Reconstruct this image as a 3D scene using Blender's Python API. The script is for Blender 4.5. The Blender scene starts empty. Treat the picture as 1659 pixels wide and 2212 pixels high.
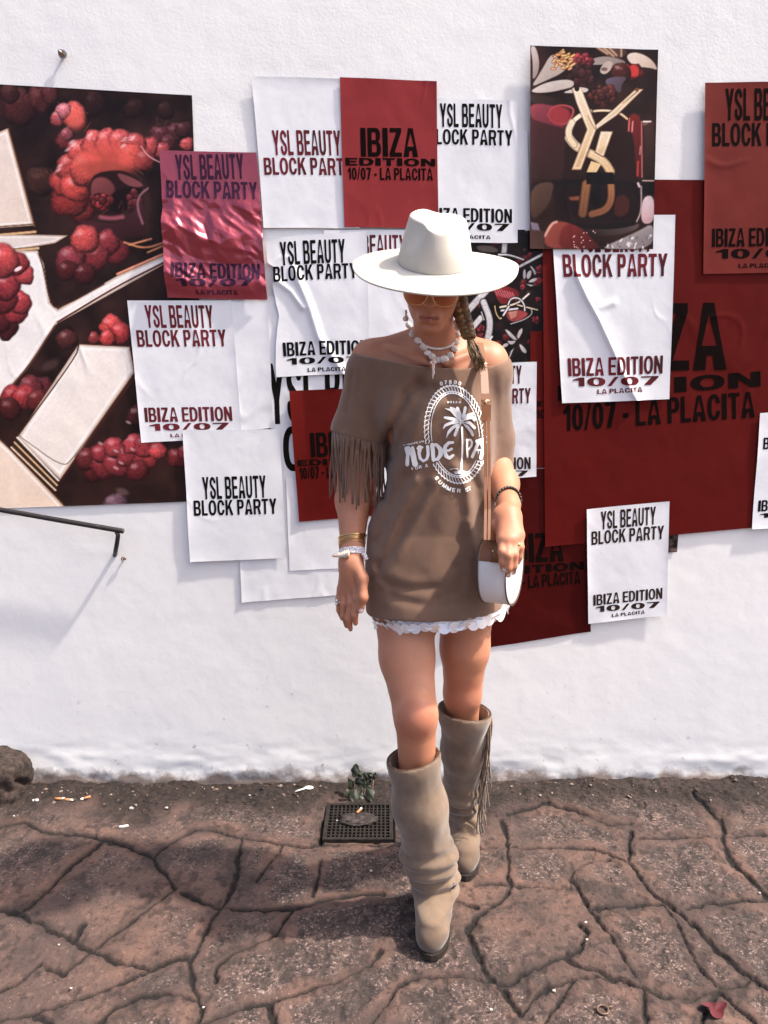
import bpy, math, random
import numpy as np
from mathutils import Vector, Matrix

random.seed(7)
rng = np.random.default_rng(11)
R = math.radians
scene = bpy.context.scene
COL = scene.collection

# ------------------------------------------------------------------ camera
CAM_H, CAM_Y, PITCH, F = 1.408, -2.5, R(10.0), 1660.0      # F in pixels of a 1659 x 2212 picture
cam_d = bpy.data.cameras.new("camera")
cam_d.sensor_fit = 'VERTICAL'
cam_d.sensor_height = 36.0
cam_d.lens = 36.0 * F / 2212.0
cam_d.clip_start, cam_d.clip_end = 0.05, 400.0
cam = bpy.data.objects.new("camera", cam_d)
cam.location = (0.0, CAM_Y, CAM_H)
cam.rotation_euler = (R(90) - PITCH, 0, 0)
COL.objects.link(cam)
scene.camera = cam

# ------------------------------------------------------------------ light
SUN_TO = Vector((0.545, -0.125, 0.83)).normalized()          # direction towards the sun
SUN_ELEV = math.asin(SUN_TO.z)
w = bpy.data.worlds.new("World")
scene.world = w
w.use_nodes = True
nt = w.node_tree
bg = nt.nodes["Background"]
sky = nt.nodes.new("ShaderNodeTexSky")
sky.sky_type = 'NISHITA'
sky.sun_disc = False
sky.sun_elevation = SUN_ELEV
sky.sun_rotation = math.atan2(SUN_TO.x, SUN_TO.y)
sky.air_density = 0.65
sky.dust_density = 4.5
sky.ozone_density = 0.55
nt.links.new(sky.outputs[0], bg.inputs[0])
bg.inputs[1].default_value = 0.15
sd = bpy.data.lights.new("sun", 'SUN')
sd.energy = 2.9
sd.angle = R(1.8)
sd.color = (1.0, 0.92, 0.82)
sun = bpy.data.objects.new("sun", sd)
sun.rotation_euler = SUN_TO.to_track_quat('Z', 'Y').to_euler()
sun.location = (3, -2, 6)
COL.objects.link(sun)
scene.view_settings.view_transform = 'Standard'
scene.view_settings.look = 'None'
scene.view_settings.exposure = 1.22
scene.view_settings.gamma = 1.0
scene.cycles.max_bounces = 6
scene.cycles.transparent_max_bounces = 12

# ------------------------------------------------------------------ picture <-> place
CP, SP = math.cos(PITCH), math.sin(PITCH)

def ray(px, py):
    a = (np.asarray(px, float) - 829.5) / F
    b = (1106.0 - np.asarray(py, float)) / F
    return a, CP + b * SP, -SP + b * CP

def at_y(px, py, y):
    """point of the ray through a picture point at world depth y"""
    dx, dy, dz = ray(px, py)
    t = (np.asarray(y, float) - CAM_Y) / dy
    return np.stack([t * dx, CAM_Y + t * dy, CAM_H + t * dz], -1)

def P(px, py, y):
    return Vector(at_y(px, py, y))

def at_ground(px, py, z=0.0):
    dx, dy, dz = ray(px, py)
    t = (z - CAM_H) / dz
    return np.stack([t * dx, CAM_Y + t * dy, CAM_H + t * dz], -1)

def to_px(p):
    p = np.asarray(p, float)
    rx, ry, rz = p[..., 0], p[..., 1] - CAM_Y, p[..., 2] - CAM_H
    f = ry * CP - rz * SP
    u = ry * SP + rz * CP
    return 829.5 + F * rx / f, 1106.0 - F * u / f

# ------------------------------------------------------------------ mesh helpers
def link(name, me, mat=None, parent=None, smooth=True):
    o = bpy.data.objects.new(name, me)
    COL.objects.link(o)
    if mat:
        me.materials.append(mat)
    if parent is not None:
        o.parent = parent
    if smooth and len(me.polygons):
        me.polygons.foreach_set("use_smooth", np.ones(len(me.polygons), bool))
    return o

def np_mesh(name, V, Fa, mat=None, parent=None, smooth=True, col=None, attrs=None):
    V = np.ascontiguousarray(V, np.float32).reshape(-1, 3)
    Fa = np.ascontiguousarray(Fa, np.int32)
    n, k = Fa.shape
    me = bpy.data.meshes.new(name)
    me.vertices.add(len(V)); me.vertices.foreach_set("co", V.ravel())
    me.loops.add(n * k); me.loops.foreach_set("vertex_index", Fa.ravel())
    me.polygons.add(n)
    me.polygons.foreach_set("loop_start", np.arange(0, n * k, k, dtype=np.int32))
    me.update(calc_edges=True)
    me.validate()
    if col is not None:
        at = me.attributes.new("print_colour", 'FLOAT_COLOR', 'POINT')
        c = np.ones((len(V), 4), np.float32); c[:, :3] = col
        at.data.foreach_set("color", c.ravel())
    for key, arr in (attrs or {}).items():
        at = me.attributes.new(key, 'FLOAT', 'POINT')
        at.data.foreach_set("value", np.ascontiguousarray(arr, np.float32))
    return link(name, me, mat, parent, smooth)

def py_mesh(name, V, Fa, mat=None, parent=None, smooth=True):
    me = bpy.data.meshes.new(name)
    me.from_pydata([tuple(map(float, v)) for v in V], [], [tuple(map(int, f)) for f in Fa])
    me.update()
    return link(name, me, mat, parent, smooth)

def grid_faces(nu, nv, wrap_u=False):
    """faces of a grid whose vertex index is i * nv + j"""
    iu = np.arange(nu if wrap_u else nu - 1)
    jv = np.arange(nv - 1)
    I, J = np.meshgrid(iu, jv, indexing='ij')
    I2 = (I + 1) % nu
    return np.stack([I * nv + J, I2 * nv + J, I2 * nv + J + 1, I * nv + J + 1], -1).reshape(-1, 4)

class Acc:
    """collects shapes into one mesh"""
    def __init__(self):
        self.V, self.F = [], []
    def add(self, V, Fa):
        b = len(self.V)
        self.V += [tuple(map(float, v)) for v in V]
        self.F += [tuple(int(i) + b for i in f) for f in Fa]
    def tube(self, pts, r, n=8, closed=False, cap=True, flat=None, up=None):
        pts = [Vector(p) for p in pts]
        m = len(pts)
        rs = r if hasattr(r, '__len__') else [r] * m
        V, Fa = [], []
        prev = None
        for i, p in enumerate(pts):
            if closed:
                t = pts[(i + 1) % m] - pts[i - 1]
            else:
                t = pts[min(i + 1, m - 1)] - pts[max(i - 1, 0)]
            t = t.normalized() if t.length > 1e-9 else Vector((0, 0, 1))
            ref = Vector(up) if up is not None else (prev if prev is not None else (Vector((0, 0, 1)) if abs(t.z) < .9 else Vector((1, 0, 0))))
            a = ref - t * ref.dot(t)
            if a.length < 1e-6:
                a = Vector((1, 0, 0)) - t * t.x
            a.normalize(); b = t.cross(a); prev = a
            for k in range(n):
                th = 2 * math.pi * k / n
                fl = flat if flat else 1.0
                V.append(p + a * (rs[i] * math.cos(th)) * fl + b * (rs[i] * math.sin(th)))
        for i in range(m if closed else m - 1):
            for k in range(n):
                k2 = (k + 1) % n; j = (i + 1) % m
                Fa.append((i * n + k, i * n + k2, j * n + k2, j * n + k))
        if not closed and cap:
            Fa.append(tuple(range(n - 1, -1, -1)))
            Fa.append(tuple((m - 1) * n + k for k in range(n)))
        self.add(V, Fa)
    def ball(self, c, r, nu=8, nv=6, rot=None, jitter=0.0):
        c = Vector(c)
        r = Vector(r) if hasattr(r, '__len__') else Vector((r, r, r))
        V, Fa = [], []
        for j in range(nv + 1):
            ph = math.pi * j / nv
            for i in range(nu):
                th = 2 * math.pi * i / nu
                v = Vector((math.sin(ph) * math.cos(th) * r.x, math.sin(ph) * math.sin(th) * r.y, math.cos(ph) * r.z))
                if jitter:
                    v *= 1 + random.uniform(-jitter, jitter)
                if rot is not None:
                    v = rot @ v
                V.append(c + v)
        for j in range(nv):
            for i in range(nu):
                i2 = (i + 1) % nu
                Fa.append((j * nu + i, (j + 1) * nu + i, (j + 1) * nu + i2, j * nu + i2))
        self.add(V, Fa)
    def box(self, c, s, rot=None):
        c = Vector(c); V = []
        for z in (-1, 1):
            for y in (-1, 1):
                for x in (-1, 1):
                    v = Vector((x * s[0] / 2, y * s[1] / 2, z * s[2] / 2))
                    V.append(c + (rot @ v if rot is not None else v))
        self.add(V, [(0, 2, 3, 1), (4, 5, 7, 6), (0, 1, 5, 4), (2, 6, 7, 3), (0, 4, 6, 2), (1, 3, 7, 5)])
    def build(self, name, mat, parent=None, smooth=True):
        return py_mesh(name, self.V, self.F, mat, parent, smooth)

def empty(name, loc):
    o = bpy.data.objects.new(name, None)
    o.empty_display_size = .05
    o.location = loc
    COL.objects.link(o)
    return o

def adopt(child, parent):
    """parent a mesh built in world coordinates under an empty that only has a location"""
    child.parent = parent
    child.matrix_parent_inverse = Matrix.Translation(-parent.location)

def tag(o, label=None, cat=None, group=None, kind=None):
    if label: o["label"] = label
    if cat: o["category"] = cat
    if group: o["group"] = group
    if kind: o["kind"] = kind
    return o

# ------------------------------------------------------------------ noise in numpy
def _hash(ix, iy, seed):
    h = (ix.astype(np.int64) * 374761393 + iy.astype(np.int64) * 668265263 + seed * 1442695041) & 0xffffffff
    h = ((h ^ (h >> 13)) * 1274126177) & 0xffffffff
    return ((h ^ (h >> 16)) & 0xffffff) / float(0xffffff)

def vnoise(x, y, seed=0):
    x = np.asarray(x, float); y = np.asarray(y, float)
    ix, iy = np.floor(x), np.floor(y)
    fx, fy = x - ix, y - iy
    fx = fx * fx * (3 - 2 * fx); fy = fy * fy * (3 - 2 * fy)
    a, b = _hash(ix, iy, seed), _hash(ix + 1, iy, seed)
    c, d = _hash(ix, iy + 1, seed), _hash(ix + 1, iy + 1, seed)
    return (a * (1 - fx) + b * fx) * (1 - fy) + (c * (1 - fx) + d * fx) * fy - 0.5

def fbm(x, y, seed=0, octaves=4):
    s, a = 0.0, 1.0
    for k in range(octaves):
        s = s + a * vnoise(x, y, seed + 17 * k)
        x = np.asarray(x) * 2.03 + 3.1; y = np.asarray(y) * 2.03 - 1.7; a *= .5
    return s

def smooth(e0, e1, x):
    t = np.clip((np.asarray(x, float) - e0) / (e1 - e0), 0, 1)
    return t * t * (3 - 2 * t)

def vtri(x, y, seed=0):
    """random heights joined by flat triangles, like crumpled foil"""
    x = np.asarray(x, float); y = np.asarray(y, float)
    ix, iy = np.floor(x), np.floor(y)
    fx, fy = x - ix, y - iy
    a, b = _hash(ix, iy, seed), _hash(ix + 1, iy, seed)
    c, d = _hash(ix, iy + 1, seed), _hash(ix + 1, iy + 1, seed)
    return np.where(fx + fy < 1, a + (b - a) * fx + (c - a) * fy, d + (c - d) * (1 - fx) + (b - d) * (1 - fy)) - .5

def poly_dist(x, y, pts):
    """distance to an open polyline"""
    d = np.full(np.shape(x), 1e9)
    for (ax, ay), (bx, by) in zip(pts[:-1], pts[1:]):
        vx, vy = bx - ax, by - ay
        t = np.clip(((x - ax) * vx + (y - ay) * vy) / (vx * vx + vy * vy + 1e-12), 0, 1)
        d = np.minimum(d, np.hypot(x - ax - t * vx, y - ay - t * vy))
    return d

def lin(c):
    c = np.asarray(c, float)
    return np.where(c <= .04045, c / 12.92, ((np.clip(c, 0, 1) + .055) / 1.055) ** 2.4)

# ------------------------------------------------------------------ material helpers
def mat(name, base=(.8, .8, .8), rough=.6, metal=0.0, **kw):
    m = bpy.data.materials.new(name)
    m.use_nodes = True
    b = m.node_tree.nodes["Principled BSDF"]
    b.inputs["Base Color"].default_value = (*base, 1)
    b.inputs["Roughness"].default_value = rough
    b.inputs["Metallic"].default_value = metal
    for k, v in kw.items():
        b.inputs[k.replace('_', ' ')].default_value = v
    return m

class N:
    def __init__(self, m):
        self.t = m.node_tree
        self.b = self.t.nodes["Principled BSDF"]
        self._co = None
    def new(self, kind, **kw):
        n = self.t.nodes.new(kind)
        for k, v in kw.items():
            setattr(n, k, v)
        return n
    def co(self):
        if self._co is None:
            self._co = self.new("ShaderNodeNewGeometry").outputs["Position"]
        return self._co
    def lk(self, a, b):
        self.t.links.new(a, b)
    def noise(self, scale, detail=4, rough=.55, vec=None, out="Fac"):
        n = self.new("ShaderNodeTexNoise")
        n.inputs["Scale"].default_value = scale
        n.inputs["Detail"].default_value = detail
        n.inputs["Roughness"].default_value = rough
        self.lk(vec or self.co(), n.inputs["Vector"])
        return n.outputs[out]
    def voronoi(self, scale, feature='F1', out="Distance", vec=None):
        n = self.new("ShaderNodeTexVoronoi")
        n.feature = feature
        n.inputs["Scale"].default_value = scale
        self.lk(vec or self.co(), n.inputs["Vector"])
        return n.outputs[out]
    def ramp(self, fac, stops):
        n = self.new("ShaderNodeValToRGB")
        e = n.color_ramp.elements
        while len(e) < len(stops):
            e.new(.5)
        for el, (p, c) in zip(e, stops):
            el.position = p
            el.color = (*c, 1) if len(c) == 3 else c
        self.lk(fac, n.inputs[0])
        return n.outputs[0]
    def grey(self, fac, p0, p1, v0=0.0, v1=1.0):
        n = self.new("ShaderNodeMapRange")
        n.inputs[1].default_value, n.inputs[2].default_value = p0, p1
        n.inputs[3].default_value, n.inputs[4].default_value = v0, v1
        self.lk(fac, n.inputs[0])
        return n.outputs[0]
    def mix(self, fac, a, b, mode='MIX'):
        n = self.new("ShaderNodeMix", data_type='RGBA', blend_type=mode)
        for i, v in ((0, fac), (6, a), (7, b)):
            if hasattr(v, 'is_output'):
                self.lk(v, n.inputs[i])
            elif i == 0:
                n.inputs[0].default_value = v
            else:
                n.inputs[i].default_value = (*v, 1)
        return n.outputs[2]
    def math(self, op, a, b=0.0):
        n = self.new("ShaderNodeMath", operation=op)
        for i, v in ((0, a), (1, b)):
            if hasattr(v, 'is_output'):
                self.lk(v, n.inputs[i])
            else:
                n.inputs[i].default_value = v
        return n.outputs[0]
    def attr(self, name, out="Fac"):
        return self.new("ShaderNodeAttribute", attribute_name=name).outputs[out]
    def colour(self, c):
        self.lk(c, self.b.inputs["Base Color"])
    def bump(self, h, strength=.3, dist=.01):
        n = self.new("ShaderNodeBump")
        n.inputs["Strength"].default_value = strength
        n.inputs["Distance"].default_value = dist
        self.lk(h, n.inputs["Height"])
        prev = self.b.inputs["Normal"].links
        if prev:
            self.lk(prev[0].from_socket, n.inputs["Normal"])
        self.lk(n.outputs[0], self.b.inputs["Normal"])
# ================================================================== the wall
m_wall = mat("wall_plaster", (.82, .81, .79), .85)
n = N(m_wall)
big = n.noise(1.6, 5); fine = n.noise(60, 4); mid = n.noise(9, 4)
c = n.mix(n.grey(big, .35, .7), (.84, .825, .80), (.79, .785, .78))
c = n.mix(n.grey(n.noise(22, 6, .7), .62, .78, 0, .35), c, (.66, .60, .55))
sep = n.new("ShaderNodeSeparateXYZ"); n.lk(n.co(), sep.inputs[0])
foot = n.math('ADD', sep.outputs[2], n.math('MULTIPLY', n.math('SUBTRACT', n.noise(14, 6, .65), .5), .16))
dirt = n.grey(foot, .012, .055, 1, 0)
c = n.mix(n.math('MULTIPLY', dirt, .9), c, n.mix(n.noise(40, 5), (.10, .062, .045), (.30, .21, .16)))
splash = n.math('MULTIPLY', n.grey(sep.outputs[2], .05, .55, 1, 0), n.grey(n.noise(26, 4, .65), .63, .70, 0, .75))
c = n.mix(splash, c, (.38, .30, .25))
n.colour(c)
rough_ = n.math('MULTIPLY', n.grey(sep.outputs[2], .9, 2.2, .25, 1), n.grey(n.noise(2.2, 3), .35, .65, .4, 1))
n.bump(n.math('MULTIPLY', n.noise(120, 4, .65), rough_), .22, .0035)
n.bump(n.noise(17, 5, .6), .12, .008)

def wall_y(x, z):
    """how far the uneven plaster stands out of the plane y = 0 (towards the camera, metres)"""
    return (.0024 * fbm(x * 1.7, z * 1.7, 3, 3) + .0007 * fbm(x * 14, z * 14, 9, 3)
            + .006 * smooth(.22, .0, z) * fbm(x * 9, z * 22, 5, 3))
xs = np.concatenate([np.linspace(-4.5, -1.55, 30)[:-1], np.arange(-1.55, 1.55, .008), np.linspace(1.55, 4.5, 30)])
zs = np.concatenate([np.arange(-.06, 2.6, .008), np.linspace(2.6, 4.2, 20)])
X, Z = np.meshgrid(xs, zs, indexing='ij')
V = np.stack([X, -wall_y(X, Z), Z], -1).reshape(-1, 3)
Fq = grid_faces(len(xs), len(zs))
# back, top and sides, so that the wall is a solid 0.3 m thick
nv = len(zs); b0 = len(V)
V = np.concatenate([V, [[xs[0], .3, zs[0]], [xs[0], .3, zs[-1]], [xs[-1], .3, zs[-1]], [xs[-1], .3, zs[0]],
                        [xs[0], 0, zs[-1]], [xs[-1], 0, zs[-1]], [xs[0], 0, zs[0]], [xs[-1], 0, zs[0]]]])
Fq = np.concatenate([Fq, [[b0, b0 + 1, b0 + 2, b0 + 3], [b0 + 4, b0 + 5, b0 + 2, b0 + 1],
                          [b0 + 6, b0 + 4, b0 + 1, b0], [b0 + 5, b0 + 7, b0 + 3, b0 + 2]]])
wall = np_mesh("plaster_wall", V, Fq, m_wall)
tag(wall, "white plastered street wall covered in pasted posters, dirty along its foot", "wall")

# ================================================================== the pavement
JL = [[(430,520),(330,600),(220,690),(110,795)], [(-60,800),(60,815),(150,850),(210,900),(290,940),(360,965),(430,990),(490,1020)],
      [(720,720),(640,780),(540,850),(450,910),(370,970),(260,1065),(160,1035)], [(170,490),(300,500),(430,520),(540,560),(620,590)],
      [(985,510),(965,600),(945,720),(900,800),(840,900),(800,980),(770,1000),(780,1080),(820,1200)],
      [(620,590),(700,530),(800,480),(880,480),(985,515),(1100,530),(1250,548),(1560,540)],
      [(945,795),(1080,805),(1200,800),(1300,775),(1450,745),(1560,735)], [(1310,600),(1300,680),(1280,750)],
      [(620,1045),(500,1105),(380,1150),(200,1210),(0,1255),(-80,1270)], [(570,1165),(480,1200),(390,1270)],
      [(1390,1085),(1220,1145),(1100,1180),(1010,1200),(900,1250),(790,1290)], [(1659,1095),(1600,1140),(1570,1190)],
      [(1310,440),(1305,545)], [(750,730),(820,780),(890,800)], [(880,1085),(890,1040),(940,1000),(1020,950)],
      [(150,1240),(220,1290)], [(-60,480),(100,450),(170,490)], [(1040,690),(1080,640),(1150,545)], [(330,870),(290,940)],
      [(110,795),(60,815)], [(490,1020),(560,1035),(620,1045)], [(820,1200),(800,1290)], [(1020,950),(1130,900),(1200,800)], [(890,800),(945,795)], [(160,1035),(70,1110),(-60,1165)],
      [(620,590),(660,650),(720,720)], [(1390,1085),(1490,1030),(1560,960)], [(770,1000),(700,1010),(620,1045)], [(570,1165),(680,1150),(810,1165)], [(1560,1190),(1500,1290)], [(1100,1180),(1120,1290)]]
JR = [[(570,440),(585,510),(600,600),(600,700),(570,760),(520,800),(470,830)], [(430,545),(560,550),(680,552)],
      [(430,880),(470,970),(510,1060),(540,1100),(590,1105)], [(590,1105),(680,1060),(760,1020),(840,995),(900,940),(930,900),(890,850)],
      [(90,1190),(150,1110),(250,1075),(400,1080),(520,1090)],
      [(840,555),(950,560),(1040,590),(1100,620),(1170,720),(1250,770),(1320,830),(1390,900),(1480,980),(1560,1060),(1700,1150)],
      [(1095,490),(1100,560),(1095,620)], [(1140,520),(1300,515),(1470,512),(1720,506)], [(1465,450),(1480,540),(1540,630),(1620,720),(1700,800)],
      [(1330,800),(1420,785),(1540,770),(1720,764)], [(1240,780),(1330,930),(1370,1020),(1420,1080),(1450,1130),(1530,1200),(1640,1290)],
      [(850,1020),(950,1060),(1050,1085),(1140,1115)], [(1450,1115),(1530,1108),(1610,1080)], [(610,700),(740,710),(850,715)],
      [(860,680),(900,750),(930,800)], [(720,1150),(780,1110),(860,1085),(990,1085)], [(930,430),(1000,470),(1090,465)],
      [(550,1120),(650,1230)], [(1150,1120),(1160,1290)], [(380,770),(430,785),(480,795)], [(600,420),(740,380),(930,430)],
      [(1350,350),(1420,420),(1465,455)], [(1000,880),(1080,1000),(1140,1100)],
      [(470,830),(430,880)], [(680,552),(770,548),(840,555)], [(850,715),(860,680)], [(930,800),(1000,880)], [(990,1085),(1050,1085)], [(1140,1115),(1240,1160),(1360,1170),(1450,1130)],
      [(850,1020),(840,995)], [(720,1150),(650,1230)], [(860,680),(900,620),(1040,590)], [(930,800),(1080,790),(1240,780)], [(750,1290),(800,1200),(860,1085)], [(600,700),(560,690),(480,700)], [(1380,1290),(1450,1130)]]
JOINTS = []
for L in JL:
    JOINTS.append(at_ground(np.array([.529 * a for a, b in L]), np.array([1536 + .529 * b for a, b in L]))[:, :2])
for L in JR:
    JOINTS.append(at_ground(np.array([781.1 + .529 * a for a, b in L]), np.array([1536 + .529 * b for a, b in L]))[:, :2])

def stretch(a, b, s, far, g=1.35):
    core = np.arange(a, b + s / 2, s)
    out, st = [], s
    x = core[-1]
    while x < far:
        st *= g; x += st; out.append(x)
    return core, np.array(out)
cx_, ox = stretch(-1.45, 1.45, .0038, 60)
gx = np.concatenate([-ox[::-1], cx_, ox])
cy_, oy = stretch(0, 1.15, .0038, 60)
gy = -np.concatenate([cy_, oy])
gy = np.concatenate([gy[::-1], [.05, .3]])
GX, GY = np.meshgrid(gx, gy, indexing='ij')
wx = GX + .014 * fbm(GX * 14, GY * 14, 41, 3) + .006 * fbm(GX * 55, GY * 55, 44, 3); wy = GY + .012 * fbm(GX * 16 + 40, GY * 16, 43, 3) + .006 * fbm(GX * 55 + 9, GY * 55, 45, 3)
dj = np.full(GX.shape, 1e9)
near = (np.abs(GX) < 1.7) & (GY > -1.4)
dn = np.full(near.sum(), 1e9)
for k, L in enumerate(JOINTS):
    dn = np.minimum(dn, poly_dist(wx[near], wy[near], L) + .0018 * (k % 3))
dj[near] = dn
gap = .0058 + .007 * np.clip(fbm(GX * 9, GY * 9, 77, 3), -.2, .6) + .005 * np.clip(fbm(GX * 45, GY * 45, 78, 2), -.2, .6)
joint = smooth(gap + .0030, gap - .0020, dj)
stain = smooth(.034, .006, dj + .020 * fbm(GX * 18, GY * 18, 88, 3)) * (.55 + .9 * np.clip(fbm(GX * 4, GY * 4, 89, 3), -.4, .4))
soil = smooth(-.30, -.09, GY + .16 * fbm(GX * 6, GY * 6, 21, 4)) * smooth(-.9, .5, .8 + fbm(GX * 3, GY * 5, 29, 3) - .55 * smooth(.2, .6, GX))
soil = np.where(GY > 0, 0, soil)
pit = smooth(.16, .42, fbm(GX * 42, GY * 42, 51, 3) + .35 * fbm(GX * 5, GY * 5, 52, 3))
dome = smooth(.0, .05, dj)
core_ = smooth(.026, .052, dj + .050 * fbm(GX * 9, GY * 9, 91, 4)) * smooth(-.32, .05, fbm(GX * 2.3, GY * 2.8, 95, 3) + .04)
def ground_base(x, y):
    return .022 * smooth(.1, 1.3, x) * smooth(-.5, .0, y)
GZ = (ground_base(GX, GY) + .004 * dome + .006 * fbm(GX * 5, GY * 5, 61, 4) + .0035 * fbm(GX * 30, GY * 30, 63, 3)
      - .009 * joint - .0035 * pit - core_ * (.003 + .005 * fbm(GX * 55, GY * 55, 97, 2)) + soil * (.006 + .014 * fbm(GX * 22, GY * 22, 65, 4)))
GZ = np.where((GY < -1.5) | (np.abs(GX) > 2), GZ * .5, GZ) - .006

GR = at_ground(np.array([706.6, 842, 850, 706.6]), np.array([1736.8, 1737, 1816, 1816]))     # the drain grate lies here
gr0, gr1 = GR.min(0), GR.max(0)
ing = (GX > gr0[0] - .004) & (GX < gr1[0] + .004) & (GY > gr0[1] - .004) & (GY < gr1[1] + .004)
GZ[ing] = -.028; soil[ing] = 1.0
def ground_z(x, y):
    i = int(np.clip(np.searchsorted(gx, x), 0, len(gx) - 1)); j = int(np.clip(np.searchsorted(gy, y), 0, len(gy) - 1))
    return float(GZ[i, j])

m_pave = mat("pavement_stone", (.2, .15, .12), .9)
n = N(m_pave)
big = n.noise(3.2, 5, .6); mid = n.noise(13, 6, .65); fine = n.noise(75, 5, .7)
core = n.attr("core")
# worn smooth margins of the slabs: pinkish brown
c = n.mix(n.grey(big, .40, .60), (.142, .078, .058), (.084, .051, .042))
c = n.mix(n.grey(mid, .50, .66, 0, .6), c, (.060, .040, .035))
c = n.mix(n.grey(n.noise(48, 5, .7), .53, .66, 0, .55), c, (.205, .127, .100))
# rough middles where the coarse stone shows: darker, pitted, with pale grains
k = n.mix(n.grey(n.noise(22, 6, .7), .40, .62), (.050, .033, .029), (.115, .074, .061))
k = n.mix(n.grey(n.noise(85, 4, .7), .50, .60, 0, .9), k, (.020, .013, .012))
k = n.mix(n.grey(n.noise(120, 4, .75), .555, .61, 0, .75), k, (.33, .235, .20))
c = n.mix(core, c, k)
c = n.mix(n.grey(n.noise(6, 6, .7), .51, .61, 0, .65), c, (.030, .021, .019))
c = n.mix(n.grey(fine, .56, .64, 0, .7), c, (.024, .016, .014))
c = n.mix(n.math('MULTIPLY', n.grey(n.noise(170, 2, .5), .69, .72, 0, .8), n.grey(n.noise(7, 3), .50, .62, 0, 1)), c, (.42, .35, .31))
c = n.mix(n.math('MULTIPLY', n.attr("pit"), .6), c, (.022, .015, .013))
c = n.mix(n.math('MULTIPLY', n.attr("stain"), .8), c, (.026, .017, .015))
c = n.mix(n.attr("soil"), c, n.mix(n.grey(fine, .40, .62), (.005, .003, .0025), (.032, .017, .012)))
c = n.mix(n.math('MULTIPLY', n.attr("joint"), .95), c, (.0045, .003, .0026))
n.colour(c)
n.bump(n.noise(28, 6, .7), .5, .012)
n.bump(fine, .8, .008)
pavement = np_mesh("pavement", np.stack([GX, GY, GZ], -1).reshape(-1, 3), grid_faces(len(gx), len(gy)), m_pave,
                   attrs={"stain": stain.ravel(), "core": core_.ravel(), "joint": joint.ravel(), "soil": soil.ravel(), "pit": pit.ravel()})
tag(pavement, kind="structure")
# ================================================================== lettering: outlines of a bold grotesque as fields
def _rect(x, y, x0, y0, x1, y1):
    return np.maximum(np.abs(x - (x0 + x1) / 2) - (x1 - x0) / 2, np.abs(y - (y0 + y1) / 2) - (y1 - y0) / 2)
def _sell(x, y, cx, cy, rx, ry, p=2.35):
    return ((np.abs((x - cx) / rx) ** p + np.abs((y - cy) / ry) ** p) ** (1 / p) - 1) * min(rx, ry)
def _poly(x, y, pts):
    d = np.full(x.shape, -1e9)
    area = sum(pts[i - 1][0] * pts[i][1] - pts[i][0] * pts[i - 1][1] for i in range(len(pts)))
    if area < 0:
        pts = pts[::-1]
    for i in range(len(pts)):
        ax, ay = pts[i - 1]; bx, by = pts[i]
        nx, ny = by - ay, ax - bx
        l = math.hypot(nx, ny) + 1e-9
        d = np.maximum(d, ((x - ax) * nx + (y - ay) * ny) / l)
    return d
def _bowl(x, y, x0, x1, y0, y1, xc):
    ym, hy = (y0 + y1) / 2, (y1 - y0) / 2
    r = np.where(x > xc, _sell(x, y, xc, ym, max(x1 - xc, .02), hy), np.abs(y - ym) - hy)
    return np.maximum(r, x0 - x)
def U(*a):
    return np.minimum.reduce(a)
def SUB(a, b):
    return np.maximum(a, -b)

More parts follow.
